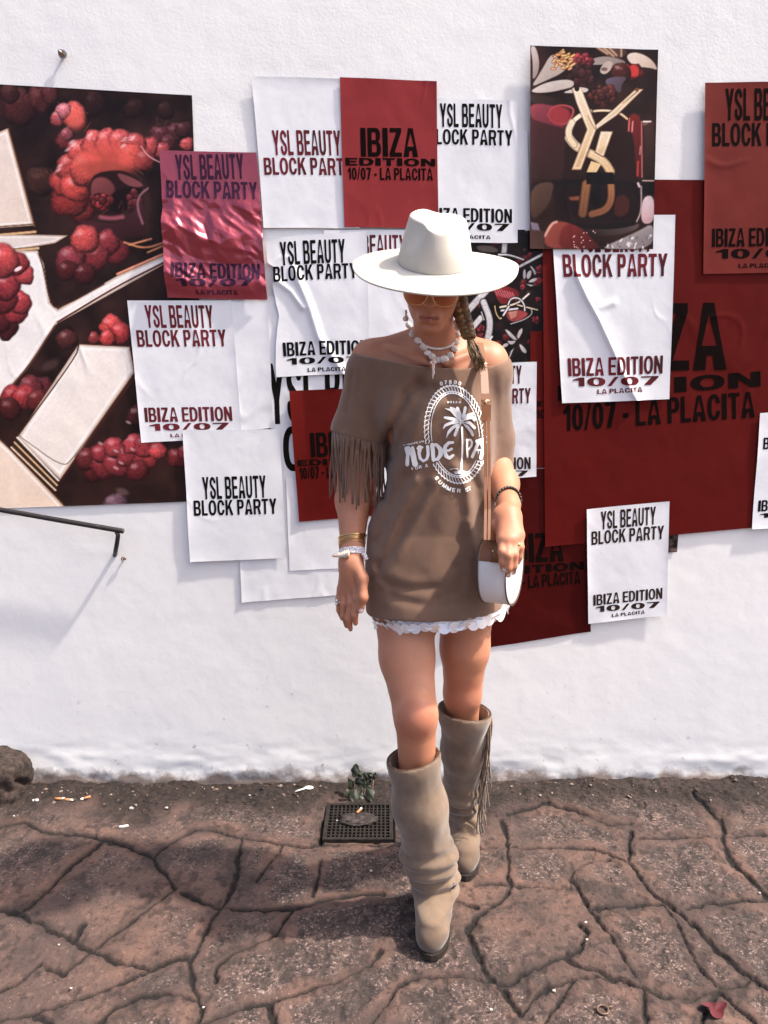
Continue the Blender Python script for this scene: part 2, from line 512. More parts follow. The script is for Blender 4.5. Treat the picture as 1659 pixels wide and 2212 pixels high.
GW = dict(I=.27, L=.56, E=.60, A=.74, U=.68, T=.62, Y=.72, S=.64, B=.68, O=.74, C=.70, K=.74, P=.64, R=.70, Z=.62, D=.70, N=.70,
          M=.84, F=.56)
GW.update({'1': .40, '0': .60, '7': .58, '/': .34, '-': .36, '8': .60, ' ': .20})
def glyph(ch, x, y, stem=.215, bar=.15):
    w_ = GW[ch]; s = min(stem / w_, .48); b = bar
    if ch == 'I': return _rect(x, y, 0, 0, 1, 1)
    if ch == 'L': return U(_rect(x, y, 0, 0, s, 1), _rect(x, y, 0, 0, 1, b))
    if ch in 'EF':
        d = U(_rect(x, y, 0, 0, s, 1), _rect(x, y, 0, 1 - b, 1, 1), _rect(x, y, 0, .5 - b * .42, .93, .5 + b * .5))
        return U(d, _rect(x, y, 0, 0, 1, b)) if ch == 'E' else d
    if ch == 'T': return U(_rect(x, y, .5 - s / 2, 0, .5 + s / 2, 1), _rect(x, y, 0, 1 - b, 1, 1))
    if ch == 'A':
        k = s * 1.06
        out = _poly(x, y, [(0, 0), (.5 - k * .53, 1), (.5 + k * .53, 1), (1, 0)])
        inn = U(_poly(x, y, [(.27, .36), (.5, .83), (.73, .36)]), _poly(x, y, [(k, -.3), (k + .10, .215), (1 - k - .10, .215), (1 - k, -.3)]))
        return SUB(out, inn)
    if ch == 'Y':
        return U(_rect(x, y, .5 - s / 2, 0, .5 + s / 2, .45), _poly(x, y, [(0, 1), (s * 1.12, 1), (.5 + s / 2, .38), (.5 - s / 2, .38)]),
                 _poly(x, y, [(1, 1), (1 - s * 1.12, 1), (.5 - s / 2, .38), (.5 + s / 2, .38)]))
    if ch == 'U':
        def ub(x0, x1, y0): return np.where(y < .36, _sell(x, y, .5, .36, (x1 - x0) / 2, .36 - y0), np.abs(x - .5) - (x1 - x0) / 2)
        return np.maximum(SUB(ub(0, 1, 0), ub(s, 1 - s, b)), y - 1)
    if ch in 'O0': return SUB(_sell(x, y, .5, .5, .5, .5), _sell(x, y, .5, .5, .5 - s, .5 - b))
    if ch == 'C': return np.maximum(SUB(_sell(x, y, .5, .5, .5, .5), _sell(x, y, .5, .5, .5 - s, .5 - b)), -_rect(x, y, .6, .36, 1.2, .645))
    if ch == 'D': return SUB(_bowl(x, y, 0, 1, 0, 1, .42), _bowl(x, y, s, 1 - s, b, 1 - b, .42))
    if ch in 'PR':
        d = U(SUB(_bowl(x, y, 0, 1, .40, 1, .6), _bowl(x, y, s, 1 - s, .40 + b, 1 - b, .6)), _rect(x, y, 0, 0, s, 1))
        return d if ch == 'P' else U(d, _poly(x, y, [(.52, .46), (.80, .46), (1.02, 0), (1.02 - s * 1.08, 0)]))
    if ch == 'B':
        return U(SUB(_bowl(x, y, 0, .95, .47, 1, .58), _bowl(x, y, s, .95 - s, .5 + b * .5, 1 - b, .58)),
                 SUB(_bowl(x, y, 0, 1, 0, .54, .6), _bowl(x, y, s, 1 - s, b, .5 - b * .45, .6)))
    if ch == 'N': return U(_rect(x, y, 0, 0, s, 1), _rect(x, y, 1 - s, 0, 1, 1), _poly(x, y, [(0, 1), (s * 1.05, 1), (1, 0), (1 - s * 1.05, 0)]))
    if ch == 'M':
        return U(_rect(x, y, 0, 0, s, 1), _rect(x, y, 1 - s, 0, 1, 1), _poly(x, y, [(0, 1), (s * 1.3, 1), (.5 + s * .4, 0), (.5 - s * .4, 0)]),
                 _poly(x, y, [(1, 1), (1 - s * 1.3, 1), (.5 - s * .4, 0), (.5 + s * .4, 0)]))
    if ch == 'K':
        return U(_rect(x, y, 0, 0, s, 1), _poly(x, y, [(s * .9, .30), (s * .9, .55), (.95 - s * 1.15, 1), (.97, 1)]),
                 _poly(x, y, [(.36, .55), (.58, .68), (1, 0), (1 - s * 1.15, 0)]))
    if ch == 'Z':
        return U(_rect(x, y, 0, 0, 1, b), _rect(x, y, .03, 1 - b, .98, 1), _poly(x, y, [(0, b * .9), (s * 1.15, b * .9), (.98, 1 - b * .9), (.98 - s * 1.15, 1 - b * .9)]))
    if ch == '1': return U(_rect(x, y, .98 - s, 0, .98, 1), _poly(x, y, [(0, .66), (0, .78), (.6, 1), (.9, 1), (.9, .66)]))
    if ch == '7': return U(_rect(x, y, 0, 1 - b, 1, 1), _poly(x, y, [(.16, 0), (.16 + s * 1.1, 0), (1, .86), (1, 1), (1 - s, .95)]))
    if ch == '/': return _poly(x, y, [(-.05, -.02), (.33, -.02), (1.05, 1.02), (.67, 1.02)])
    if ch == '-': return _rect(x, y, .06, .34, .94, .52)
    if ch == '8':
        return U(SUB(_sell(x, y, .5, .74, .45, .26), _sell(x, y, .5, .75, .45 - s, .26 - b * .8)), SUB(_sell(x, y, .5, .28, .5, .28), _sell(x, y, .5, .27, .5 - s, .28 - b * .85)))
    if ch == 'S':
        pts = []
        for k in range(15):
            a = R(12 + (250 - 12) * k / 14); pts.append((.5 + (.5 - s / 2) * math.cos(a), .735 + (.265 - b / 2) * math.sin(a)))
        for k in range(15):
            a = R(70 + (-192 - 70) * k / 14); pts.append((.5 + (.5 - s / 2) * math.cos(a), .265 + (.265 - b / 2) * math.sin(a)))
        return (poly_dist(x / s, y / b, [(px / s, py / b) for px, py in pts]) - .5) * min(s, b)
    return np.full(x.shape, 1.0)

def line_layout(text, gap=.05):
    xs_, x = [], 0.0
    for ch in text:
        xs_.append(x); x += GW[ch] + gap
    return xs_, x - gap

def line_field(text, nx, ny, stem=.215, bar=.15, gap=.05):
    """field over u in [0, 1] along the line and v in [0, 1] up it; padded by one cell each way"""
    xs_, W = line_layout(text, gap)
    u = np.linspace(-1.5 / nx, 1 + 1.5 / nx, nx + 3) * W
    v = np.linspace(-1.5 / ny, 1 + 1.5 / ny, ny + 3)
    Uu, Vv = np.meshgrid(u, v, indexing='ij')
    D = np.full(Uu.shape, 1.0)
    for ch, x0 in zip(text, xs_):
        if ch == ' ':
            continue
        w_ = GW[ch]
        sel = (u > x0 - .12) & (u < x0 + w_ + .12)
        if not sel.any():
            continue
        sub = np.ix_(sel, np.ones(len(v), bool))
        D[sub] = np.minimum(D[sub], glyph(ch, (Uu[sub] - x0) / w_, Vv[sub], stem, bar))
    return u / W, v, D

def field_polys(u, v, D):
    """marching squares: the region D < 0 as polygons; returns points (u, v) and faces"""
    D = np.where(np.abs(D) < 1e-6, 1e-6, D)
    ins = D < 0
    cnt = ins[:-1, :-1].astype(int) + ins[1:, :-1] + ins[:-1, 1:] + ins[1:, 1:]
    key, pts, faces = {}, [], []
    def corner(i, j):
        k = (0, i, j)
        if k not in key:
            key[k] = len(pts); pts.append((u[i], v[j]))
        return key[k]
    def edge(i, j, i2, j2):
        if (i2, j2) < (i, j):
            i, j, i2, j2 = i2, j2, i, j
        k = (1 if i2 > i else 2, i, j)
        if k not in key:
            a, b = D[i, j], D[i2, j2]
            t = min(max(a / (a - b), .02), .98)
            key[k] = len(pts); pts.append((u[i] + (u[i2] - u[i]) * t, v[j] + (v[j2] - v[j]) * t))
        return key[k]
    for i, j in zip(*np.nonzero(cnt)):
        cs = ((i, j), (i + 1, j), (i + 1, j + 1), (i, j + 1))
        f = []
        for a in range(4):
            p, q = cs[a], cs[(a + 1) % 4]
            if ins[p]:
                f.append(corner(*p))
            if ins[p] != ins[q]:
                f.append(edge(*p, *q))
        if len(f) > 2:
            faces.append(tuple(f))
    return np.array(pts), faces
# ================================================================== posters
def paper_mat(name, base, rough=.55, bumps=.10, coat=0.0, vary=.06, spec=.07):
    m = mat(name, base, rough)
    n = N(m)
    b2 = tuple(max(0, c * (1 - vary * 2.2)) for c in base)
    n.colour(n.mix(n.grey(n.noise(7, 5, .6), .40, .68), base, b2))
    n.bump(n.noise(24, 4, .6), bumps, .006)
    n.bump(n.noise(300, 2), .06, .001)
    m.node_tree.nodes["Principled BSDF"].inputs["Specular IOR Level"].default_value = spec
    if coat:
        m.node_tree.nodes["Principled BSDF"].inputs["Coat Weight"].default_value = coat
        m.node_tree.nodes["Principled BSDF"].inputs["Coat Roughness"].default_value = .22
    return m
def print_mat(name, rough=.4, coat=.06):
    m = mat(name, (.5, .5, .5), rough)
    n = N(m)
    n.colour(n.attr("print_colour", "Color"))
    n.bump(n.noise(20, 3), .05, .006)
    m.node_tree.nodes["Principled BSDF"].inputs["Coat Weight"].default_value = coat
    m.node_tree.nodes["Principled BSDF"].inputs["Coat Roughness"].default_value = .3
    m.node_tree.nodes["Principled BSDF"].inputs["Specular IOR Level"].default_value = .15
    return m

m_white = paper_mat("white_paper", (.80, .80, .815), .6, .12, vary=.03)
m_red = paper_mat("brick_red_paper", (.27, .034, .036), .55, .08)
m_deep = paper_mat("dark_red_paper", (.105, .0068, .0052), .55, .08)
m_wine = paper_mat("wine_red_paper", (.060, .0045, .0040), .42, .12)
m_foil = paper_mat("glossy_red_foil_paper", (.40, .060, .085), .22, .15, coat=.8)
m_foil.node_tree.nodes["Principled BSDF"].inputs["Metallic"].default_value = .6
m_photo = print_mat("glossy_photo_print")
m_black = mat("black_ink", (.010, .008, .007), .6)
m_ink_on_red = mat("dark_ink_on_red", (.007, .0035, .003), .65)
m_redink = mat("dark_red_ink", (.15, .022, .026), .45)
n = N(m_redink); n.colour(n.ramp(n.noise(6, 2), [(.35, (.19, .025, .035)), (.5, (.13, .022, .026)), (.65, (.055, .022, .020))]))
m_brownink = mat("dark_brown_ink", (.035, .022, .016), .45)
m_olive = mat("dark_plum_ink", (.045, .018, .040), .4)

for m_ in (m_black, m_ink_on_red, m_redink, m_brownink, m_olive):
    m_.node_tree.nodes["Principled BSDF"].inputs["Specular IOR Level"].default_value = .03

def tri_wave(x):
    return np.abs(x - np.floor(x + .5)) * 2
def crumple(x, z, seed, freq, n_=6):
    r = np.random.default_rng(seed); h = 0.0
    wx_ = x + .03 * fbm(x * 10, z * 10, seed, 3); wz_ = z + .03 * fbm(x * 10 + 9, z * 10, seed + 1, 3)
    for k in range(n_):
        a = r.uniform(0, math.pi); f_ = freq * r.uniform(.5, 1.8)
        h = h + tri_wave((wx_ * math.cos(a) + wz_ * math.sin(a)) * f_ + r.uniform(0, 1)) / (f_ / freq)
    return h / n_ - .5

class Poster:
    def __init__(self, name, label, corners, layer, material, step=.0038, wave=.0013, lift=.0025, seed=1, extra=None, art=None, cat="poster", tear=None):
        self.c = np.array(corners, float)                    # TL TR BR BL in picture pixels
        self.layer, self.wave, self.lift, self.seed, self.extra = layer, wave, lift, seed, extra
        self.W = at_y(self.c[:, 0], self.c[:, 1], 0.0)        # on the wall plane
        wid = np.linalg.norm(self.W[1] - self.W[0]); hei = np.linalg.norm(self.W[3] - self.W[0])
        self.wid, self.hei = wid, hei
        nu, nv_ = max(8, int(wid / step)) + 1, max(8, int(hei / step)) + 1
        u = np.linspace(0, 1, nu); v = np.linspace(0, 1, nv_)
        Uu, Vv = np.meshgrid(u, v, indexing='ij')
        Um = Uu
        if tear is not None:
            Um = tear(Uu, Vv)
        Vt = self.surf(Um, Vv)
        col = None
        if art is not None:
            px, py = to_px(np.stack([Vt[..., 0], 0 * Vt[..., 0], Vt[..., 2]], -1))
            col = lin(art(px, py)).reshape(-1, 3)
        Fq = grid_faces(nu, nv_)[:, ::-1]
        self.o = np_mesh(name, Vt.reshape(-1, 3), Fq, material, None, True, col)
        tag(self.o, label, cat)
    def base(self, u, v):
        u = np.asarray(u)[..., None]; v = np.asarray(v)[..., None]
        a = self.W[0] * (1 - u) + self.W[1] * u; b = self.W[3] * (1 - u) + self.W[2] * u
        return a * (1 - v) + b * v
    def surf(self, u, v, off=0.0):
        p = self.base(u, v).copy()
        x, z = p[..., 0], p[..., 2]
        s = self.seed
        p[..., 0] += .0022 * vnoise(v * 2.3 + s, u * 0 + s, s + 60); p[..., 2] += .0022 * vnoise(u * 2.3 + s * 2, v * 0 + s, s + 70)
        h = wall_y(x, z) * .7 + .0025 + .0021 * self.layer
        h = h + self.wave * (1.0 + fbm(x * 7, z * 7, 100 + s, 3) + .5 * fbm(x * 22, z * 14, 140 + s, 2))
        wr = fbm(x * 4 + s, z * 2.6 - s, 180 + s, 3)
        h = h + self.wave * .9 * np.exp(-(wr / .035) ** 2) * smooth(-.1, .25, vnoise(x * 5, z * 4, 190 + s))
        eu = np.minimum(u, 1 - u) * self.wid; ev = np.minimum(v, 1 - v) * self.hei
        side = np.exp(-eu / .016) * np.clip(.55 + 1.3 * vnoise(v * 3 + s, u * 1.5 + s * 3, s), 0, 1.3)
        endz = np.exp(-ev / .016) * np.clip(.25 + 1.6 * vnoise(u * 3 + s, v * 1.5 + s * 5, s + 5), 0, 1.2)
        h = h + .65 * self.lift * (side + endz)
        if self.extra is not None:
            h = h + self.extra(x, z, u, v)
        p[..., 1] = -(h + off)
        return p
    def inv(self, px, py):
        q = at_y(px, py, 0.0)
        u = np.full(np.shape(px), .5); v = np.full(np.shape(px), .5)
        for _ in range(8):
            e = q - self.base(u, v)
            du = (self.W[1] - self.W[0]) * (1 - v)[..., None] + (self.W[2] - self.W[3]) * v[..., None]
            dv = (self.W[3] - self.W[0]) * (1 - u)[..., None] + (self.W[2] - self.W[1]) * u[..., None]
            det = du[..., 0] * dv[..., 2] - du[..., 2] * dv[..., 0]
            u = u + (e[..., 0] * dv[..., 2] - e[..., 2] * dv[..., 0]) / det
            v = v + (du[..., 0] * e[..., 2] - du[..., 2] * e[..., 0]) / det
        return u, v
    def line(self, text, x0, y0, x1, y1, h, ink, off=.0006, cell=.95, gap=.085, bar=.155, stem=.215):
        L = math.hypot(x1 - x0, y1 - y0)
        u, v, D = line_field(text, max(20, int(L / cell)), max(10, int(h / cell)), stem, bar, gap)
        pts, faces = field_polys(u, v, D)
        px = x0 + (x1 - x0) * pts[:, 0]
        py = y0 + (y1 - y0) * pts[:, 0] - h * pts[:, 1]
        # the letters lean with the sheet
        tl, bl = self.c[0], self.c[3]; tr, br = self.c[1], self.c[2]
        lean_l = (bl[0] - tl[0]) / (bl[1] - tl[1]); lean_r = (br[0] - tr[0]) / (br[1] - tr[1])
        k = np.clip((px - bl[0]) / (br[0] - bl[0]), 0, 1)
        px = px - h * pts[:, 1] * (lean_l * (1 - k) + lean_r * k)
        uu, vv = self.inv(px, py)
        keep = (uu > -.002) & (uu < 1.002) & (vv > -.002) & (vv < 1.002)
        faces = [f for f in faces if all(keep[i] for i in f)]
        if not faces:
            return
        Vt = self.surf(np.clip(uu, 0, 1), np.clip(vv, 0, 1), off)
        used = sorted({i for f in faces for i in f}); mp = {i: k for k, i in enumerate(used)}
        o = py_mesh("lettering", Vt[used], [[mp[i] for i in f] for f in faces], ink, self.o, True)
        return o

def event_lines(p, ink, a, b, c=None, d=None, e=None, **kw):
    p.line("YSL BEAUTY", *a, ink, bar=.145, **kw)
    p.line("BLOCK PARTY", *b, ink, bar=.15, **kw)
    if c: p.line("IBIZA EDITION", *c, ink, bar=.15, **kw)
    if d: p.line("10/07", *d, ink, bar=.17, stem=.21, **kw)
    if e: p.line("LA PLACITA", *e, ink, cell=.5, bar=.18, **kw)
def place_lines(p, ink, a, b, c, **kw):
    p.line("IBIZA", *a, ink, bar=.15, **kw)
    p.line("EDITION", *b, ink, bar=.21, **kw)
    p.line("10/07 - LA PLACITA", *c, ink, bar=.15, **kw)

# ------------------------------------------------------------------ printed pictures (what the glossy posters show)
def cut_corners(pts, closed, n_=2):
    for _ in range(n_):
        out = [] if closed else [pts[0]]
        m_ = len(pts)
        for i in range(m_ if closed else m_ - 1):
            a, b = pts[i], pts[(i + 1) % m_]
            out += [(a[0] * .75 + b[0] * .25, a[1] * .75 + b[1] * .25), (a[0] * .25 + b[0] * .75, a[1] * .25 + b[1] * .75)]
        pts = out if closed else out + [pts[-1]]
    return pts

class Paint:
    def __init__(self, px, py, bg):
        self.x, self.y = px, py
        self.c = np.empty(px.shape + (3,)); self.c[:] = np.array(bg) / 255.
    def over(self, a, col, sel=None):
        col = np.asarray(col, float)
        if col.ndim == 1: col = col / 255.
        if sel is None:
            self.c = self.c * (1 - a[..., None]) + col * a[..., None]
        else:
            self.c[sel] = self.c[sel] * (1 - a[..., None]) + col * a[..., None]
    def win(self, x0, y0, x1, y1):
        return (self.x > x0) & (self.x < x1) & (self.y > y0) & (self.y < y1)
    def poly(self, pts, col, soft=1.2, col2=None, ang=0.0, bevel=0.0):
        if not bevel and len(pts) > 4:
            pts = cut_corners(pts, True)
        xs_ = [p[0] for p in pts]; ys_ = [p[1] for p in pts]
        s = self.win(min(xs_) - 3, min(ys_) - 3, max(xs_) + 3, max(ys_) + 3)
        if not s.any(): return
        x, y = self.x[s], self.y[s]
        ins = np.zeros(x.shape, bool)
        for i in range(len(pts)):
            (ax, ay), (bx, by) = pts[i - 1], pts[i]
            if ay != by:
                ins ^= ((ay > y) != (by > y)) & (x < (bx - ax) * (y - ay) / (by - ay) + ax)
        d = poly_dist(x, y, list(pts) + [pts[0]])
        d = np.where(ins, -d, d)
        a = np.clip(.5 - d / soft, 0, 1)
        if col2 is None:
            self.over(a, col, s)
        else:
            t = x * math.cos(ang) + y * math.sin(ang)
            t = (t - t.min()) / (np.ptp(t) + 1e-9)
            t = np.clip(t + .12 * fbm(x / 30, y / 30, 5, 3), 0, 1)[:, None]
            cc = (np.array(col) * (1 - t) + np.array(col2) * t) / 255.
            if bevel:
                e = smooth(bevel, 0, -d)[:, None] * .55
                cc = cc * (1 - e) + np.array([.62, .46, .34]) * e
                g = (np.exp(-((-d - bevel * 1.25) / (bevel * .3)) ** 2) * .8)[:, None]
                cc = cc * (1 - g) + np.array([1, .98, .95]) * g
            self.over(a, cc, s)
    def ell(self, cx, cy, rx, ry, col, soft=.25, rot=0.0, alpha=1.0):
        r = max(rx, ry) * (1 + soft) + 2
        s = self.win(cx - r, cy - r, cx + r, cy + r)
        if not s.any(): return
        x, y = self.x[s] - cx, self.y[s] - cy
        x, y = x * math.cos(rot) + y * math.sin(rot), -x * math.sin(rot) + y * math.cos(rot)
        d = np.hypot(x / rx, y / ry)
        self.over(alpha * smooth(1 + soft * .5, 1 - soft * .5, d), col, s)
    def stroke(self, pts, w_, col, col2=None, soft=1.2, dark=None):
        pad = w_ + 4
        if len(pts) > 2:
            pts = cut_corners(pts, False)
        s = self.win(min(p[0] for p in pts) - pad, min(p[1] for p in pts) - pad, max(p[0] for p in pts) + pad, max(p[1] for p in pts) + pad)
        if not s.any(): return
        x, y = self.x[s], self.y[s]
        d = poly_dist(x, y, pts)
        if dark is not None:
            self.over(np.clip(.5 - (d - w_ / 2 - 1.6) / soft, 0, 1), dark, s)
        cc = np.array(col, float)
        if col2 is not None:
            t = ((y - y.min()) / (np.ptp(y) + 1e-9))[:, None]
            cc = (cc * (1 - t) + np.array(col2) * t) / 255.
        if col2 is not None and w_ > 3:
            cc = cc * (.70 + .30 * smooth(w_ * .52, w_ * .25, d))[:, None] + .05 * np.exp(-((d - w_ * .2) / (w_ * .1)) ** 2)[:, None]
        self.over(np.clip(.5 - (d - w_ / 2) / soft, 0, 1), cc, s)
    def drupe(self, cx, cy, r, col, seed=0, shine=.8):
        """one bead of a raspberry as the photographer lit it"""
        s = self.win(cx - r - 2, cy - r - 2, cx + r + 2, cy + r + 2)
        if not s.any(): return
        x, y = (self.x[s] - cx) / r, (self.y[s] - cy) / r
        wob = 1 + .30 * fbm(np.arctan2(y, x) * 1.2 + seed, x * 0 + seed, seed, 2)
        d = np.hypot(x, y) / wob
        a = smooth(1.02, .84, d)
        nz = np.sqrt(np.clip(1 - d * d, 0, 1))
        lit = np.clip(.30 + .75 * nz - .28 * x - .42 * y + .22 * fbm(x * 2.5 + seed, y * 2.5, seed, 3), 0.05, 1.35)
        tex = .34 * fbm(self.x[s] / 3.2, self.y[s] / 3.2, 7, 3)
        lt = np.clip(lit * .92 - .10 + tex - .34 * smooth(.62, 1.0, d), 0, 1.15)[:, None]
        deep = np.array(col, float) / 255. * .22 + np.array([.05, .02, .02])
        cc = deep * (1 - lt) + np.array(col, float) / 255. * lt
        cc = cc + .10 * np.clip(-y - .2 + tex, 0, 1)[:, None] * np.array([1, .75, .8])
        hl = .8 * shine * smooth(.50, .06, np.hypot((x + .30) * 1.0, (y + .42) * 1.5) + .2 * fbm(x * 6 + seed, y * 6, seed + 3, 2))
        cc = cc * (1 - .6 * hl[:, None]) + np.array([1, .86, .86]) * .6 * hl[:, None]
        self.over(a, np.clip(cc, 0, 1), s)
    def berry(self, cx, cy, rx, ry, col, k=14, seed=0, bead=.34, shine=.7, rot=0.0):
        r = np.random.default_rng(seed)
        self.ell(cx, cy, rx * .95, ry * .95, tuple(c * .35 for c in col), .2, rot)
        pts = []
        for i in range(k):
            rr = math.sqrt((i + .5) / k) * .82; th = i * 2.39996 + seed
            pts.append((rr, th))
        for rr, th in sorted(pts, key=lambda q: -q[0]):
            ex, ey = rr * math.cos(th) * rx, rr * math.sin(th) * ry
            ex, ey = ex * math.cos(rot) - ey * math.sin(rot), ex * math.sin(rot) + ey * math.cos(rot)
            f_ = r.uniform(.55, 1.12)
            self.drupe(cx + ex, cy + ey, bead * min(rx, ry) * r.uniform(.9, 1.25), tuple(min(255, c * f_) for c in col), seed * 7 + int(th * 10), shine * r.uniform(.2, 1))
    def hairs(self, cx, cy, r_in, r_out, k, col, seed):
        r = np.random.default_rng(seed)
        for i in range(k):
            th = r.uniform(0, 6.28); a = r_in; b = r.uniform(r_in * 1.05, r_out)
            self.stroke([(cx + a * math.cos(th), cy + a * math.sin(th)), (cx + b * math.cos(th + .15), cy + b * math.sin(th + .15))], .9, col)
    def grain(self, amp, sc, seed):
        g = 1 + amp * fbm(self.x / sc, self.y / sc, seed, 4)
        self.c = np.clip(self.c * g[..., None], 0, 1)

def art_berries(px, py):
    p = Paint(px, py, (40, 23, 20))
    p.grain(.7, 60, 3)
    z1 = lambda pts: [(.3637 * a, .3637 * b) for a, b in pts]
    z4 = lambda pts: [(.3637 * a, 548.5 + .3637 * b) for a, b in pts]
    k = .3637
    # dim fruit far back in the picture
    for (a, b, r_, cc) in [(120, 640, 120, (78, 36, 34)), (250, 590, 90, (92, 44, 42)), (60, 560, 60, (70, 36, 34)), (300, 560, 60, (98, 48, 48)),
                           (240, 1080, 90, (66, 38, 30)), (560, 620, 80, (48, 26, 23)), (800, 650, 70, (46, 25, 22)), (980, 660, 60, (50, 28, 25))]:
        p.drupe(a * k, b * k, r_ * k, cc, a, .15)
    for (a, b, r_, cc) in [(960, 800, 62, (96, 46, 52)), (1040, 790, 60, (84, 42, 46)), (1090, 770, 55, (70, 36, 38)), (1000, 850, 50, (90, 42, 46)), (1110, 860, 46, (200, 84, 84))]:
        p.drupe(a * k, b * k, r_ * k, cc, a, .4)
    p.hairs(960 * k, 790 * k, 18, 34, 18, (110, 66, 66), 5)
    p.drupe(390 * k, 835 * k, 60 * k, (120, 48, 52), 4, .3); p.drupe(400 * k, 800 * k, 40 * k, (160, 80, 88), 6, .6)
    # big cut raspberry
    for (a, b, r_, cc) in [(960, 890, 55, (190, 80, 84)), (880, 880, 72, (205, 84, 84)), (480, 1225, 105, (150, 52, 50)), (420, 1180, 120, (168, 56, 54)),
                           (390, 1080, 95, (196, 72, 68)), (420, 990, 90, (208, 82, 78)), (480, 905, 86, (214, 86, 82)), (560, 855, 84, (222, 92, 88)),
                           (640, 842, 86, (226, 96, 92)), (720, 846, 84, (220, 92, 90)), (800, 860, 80, (214, 88, 86)), (450, 1120, 100, (214, 80, 72)),
                           (520, 1000, 110, (226, 92, 82)), (780, 930, 90, (214, 84, 78)), (860, 950, 70, (150, 58, 58))]:
        p.drupe(a * k, b * k, r_ * k, cc, a, .75)
    p.ell(640 * k, 945 * k, 190 * k, 95 * k, (226, 92, 80), .9, -.1, .8)
    p.ell(640 * k, 1010 * k, 150 * k, 50 * k, (150, 66, 54), .8, .1, .6)
    p.poly(z1([(540, 1060), (600, 1020), (760, 1010), (860, 1110), (820, 1180), (720, 1290), (560, 1280), (530, 1150)]), (40, 18, 18), 4)
    p.poly(z1([(545, 1060), (640, 1050), (700, 1130), (640, 1180), (650, 1240), (590, 1265), (540, 1180)]), (138, 72, 72), 5, (70, 32, 34), .9)
    p.poly(z1([(690, 1020), (800, 1060), (865, 1105), (800, 1120), (720, 1080)]), (120, 66, 68), 3)
    p.poly(z1([(640, 1180), (730, 1110), (870, 1120), (800, 1190), (760, 1250), (690, 1270), (640, 1230)]), (24, 9, 10), 6)
    p.stroke(z1([(600, 1290), (660, 1300), (730, 1290)]), 9, (150, 76, 88), soft=6)
    p.berry(600 * k, 1200 * k, 26, 20, (150, 50, 52), 9, 12, .4, .4)
    p.berry(800 * k, 1200 * k, 20, 26, (96, 36, 40), 8, 13, .4, .3)
    p.poly(z1([(430, 1300), (560, 1320), (720, 1330), (800, 1250), (850, 1180), (850, 1290), (890, 1400), (720, 1420), (560, 1370)]), (84, 40, 48), 5, (44, 20, 22), 1.2)
    p.stroke(z1([(880, 1120), (830, 1160), (815, 1230), (850, 1330)]), 4, (150, 104, 116), soft=4)
    p.stroke(z1([(840, 870), (880, 930), (960, 970)]), 2.2, (226, 160, 160))
    for a, b in [(440, 860), (405, 890), (360, 985), (740, 830), (790, 820), (350, 1010), (540, 800), (735, 868), (430, 845)]:
        p.ell(a * k, b * k, 7, 3, (250, 222, 222), 1.2, -.6, .6)
    p.hairs(560 * k, 1020 * k, 88, 108, 26, (120, 60, 56), 9)
    # small bright berry above it
    p.drupe(350 * k, 700 * k, 55 * k, (206, 92, 96), 3, .9); p.drupe(440 * k, 690 * k, 84 * k, (232, 98, 90), 1, .5)
    p.drupe(380 * k, 660 * k, 52 * k, (226, 130, 136), 2, 1.0); p.ell(450 * k, 710 * k, 20, 22, (240, 108, 94), .9, 0, .6)
    p.hairs(420 * k, 680 * k, 26, 42, 9, (130, 96, 96), 2)
    # berries below the cut one
    for (a, b, r_, cc) in [(690, 1500, 90, (120, 42, 46)), (640, 1440, 85, (150, 54, 60)), (580, 1530, 85, (128, 46, 50)), (420, 1540, 92, (150, 60, 68)), (500, 1425, 92, (224, 88, 84)),
                           (400, 1610, 70, (84, 30, 32)), (500, 1630, 70, (80, 28, 30))]:
        p.drupe(a * k, b * k, r_ * k, cc, a, .7)
    # orange-gold glints at the right
    for q in ([(770, 1455), (900, 1420)], [(740, 1440), (860, 1480), (980, 1440)], [(880, 1500), (985, 1455)]):
        p.stroke(z1(q), 4, (214, 140, 100), soft=3)
    # gold letter: light metal bands
    CR, CR2 = (238, 226, 216), (214, 196, 182)
    p.poly(z1([(-700, 700), (-10, 790), (52, 762), (205, 1340), (-10, 1355), (-700, 1360)]), CR, 1.5, (232, 212, 196), .6, 6)
    p.stroke(z1([(52, 765), (208, 1345)]), 3, (120, 78, 52))
    p.stroke(z1([(-40, 1350), (205, 1332)]), 2, (80, 50, 36)); p.stroke(z1([(-40, 1400), (212, 1378)]), 5, (218, 176, 128), dark=(70, 42, 30))
    p.poly(z1([(-700, 1405), (210, 1395), (405, 1400), (330, 1445), (60, 1490), (-700, 1520)]), (246, 238, 232), 1.5, (222, 206, 196), 0, 4)
    p.stroke(z1([(60, 1490), (230, 1475)]), 5, (214, 176, 132), dark=(60, 36, 26))
    body = z4([(-700, -10), (225, -20), (262, 60), (300, 290), (345, 330), (700, 130), (1000, 0), (1000, 50), (340, 415), (160, 690), (0, 860), (-700, 1100)])
    p.poly(body, (248, 244, 240), 1.5, (236, 226, 218), .8, 7)
    p.stroke(z4([(232, 0), (262, 90), (300, 295), (345, 330), (620, 180)]), 3, (74, 40, 28))
    p.stroke(z4([(345, 405), (700, 190), (1000, 40)]), 4, (90, 46, 34)); p.stroke(z4([(330, 425), (160, 690), (-10, 870)]), 4, (96, 60, 44))
    p.stroke(z4([(700, 120), (860, 50), (1000, -10)]), 5, (232, 150, 120))
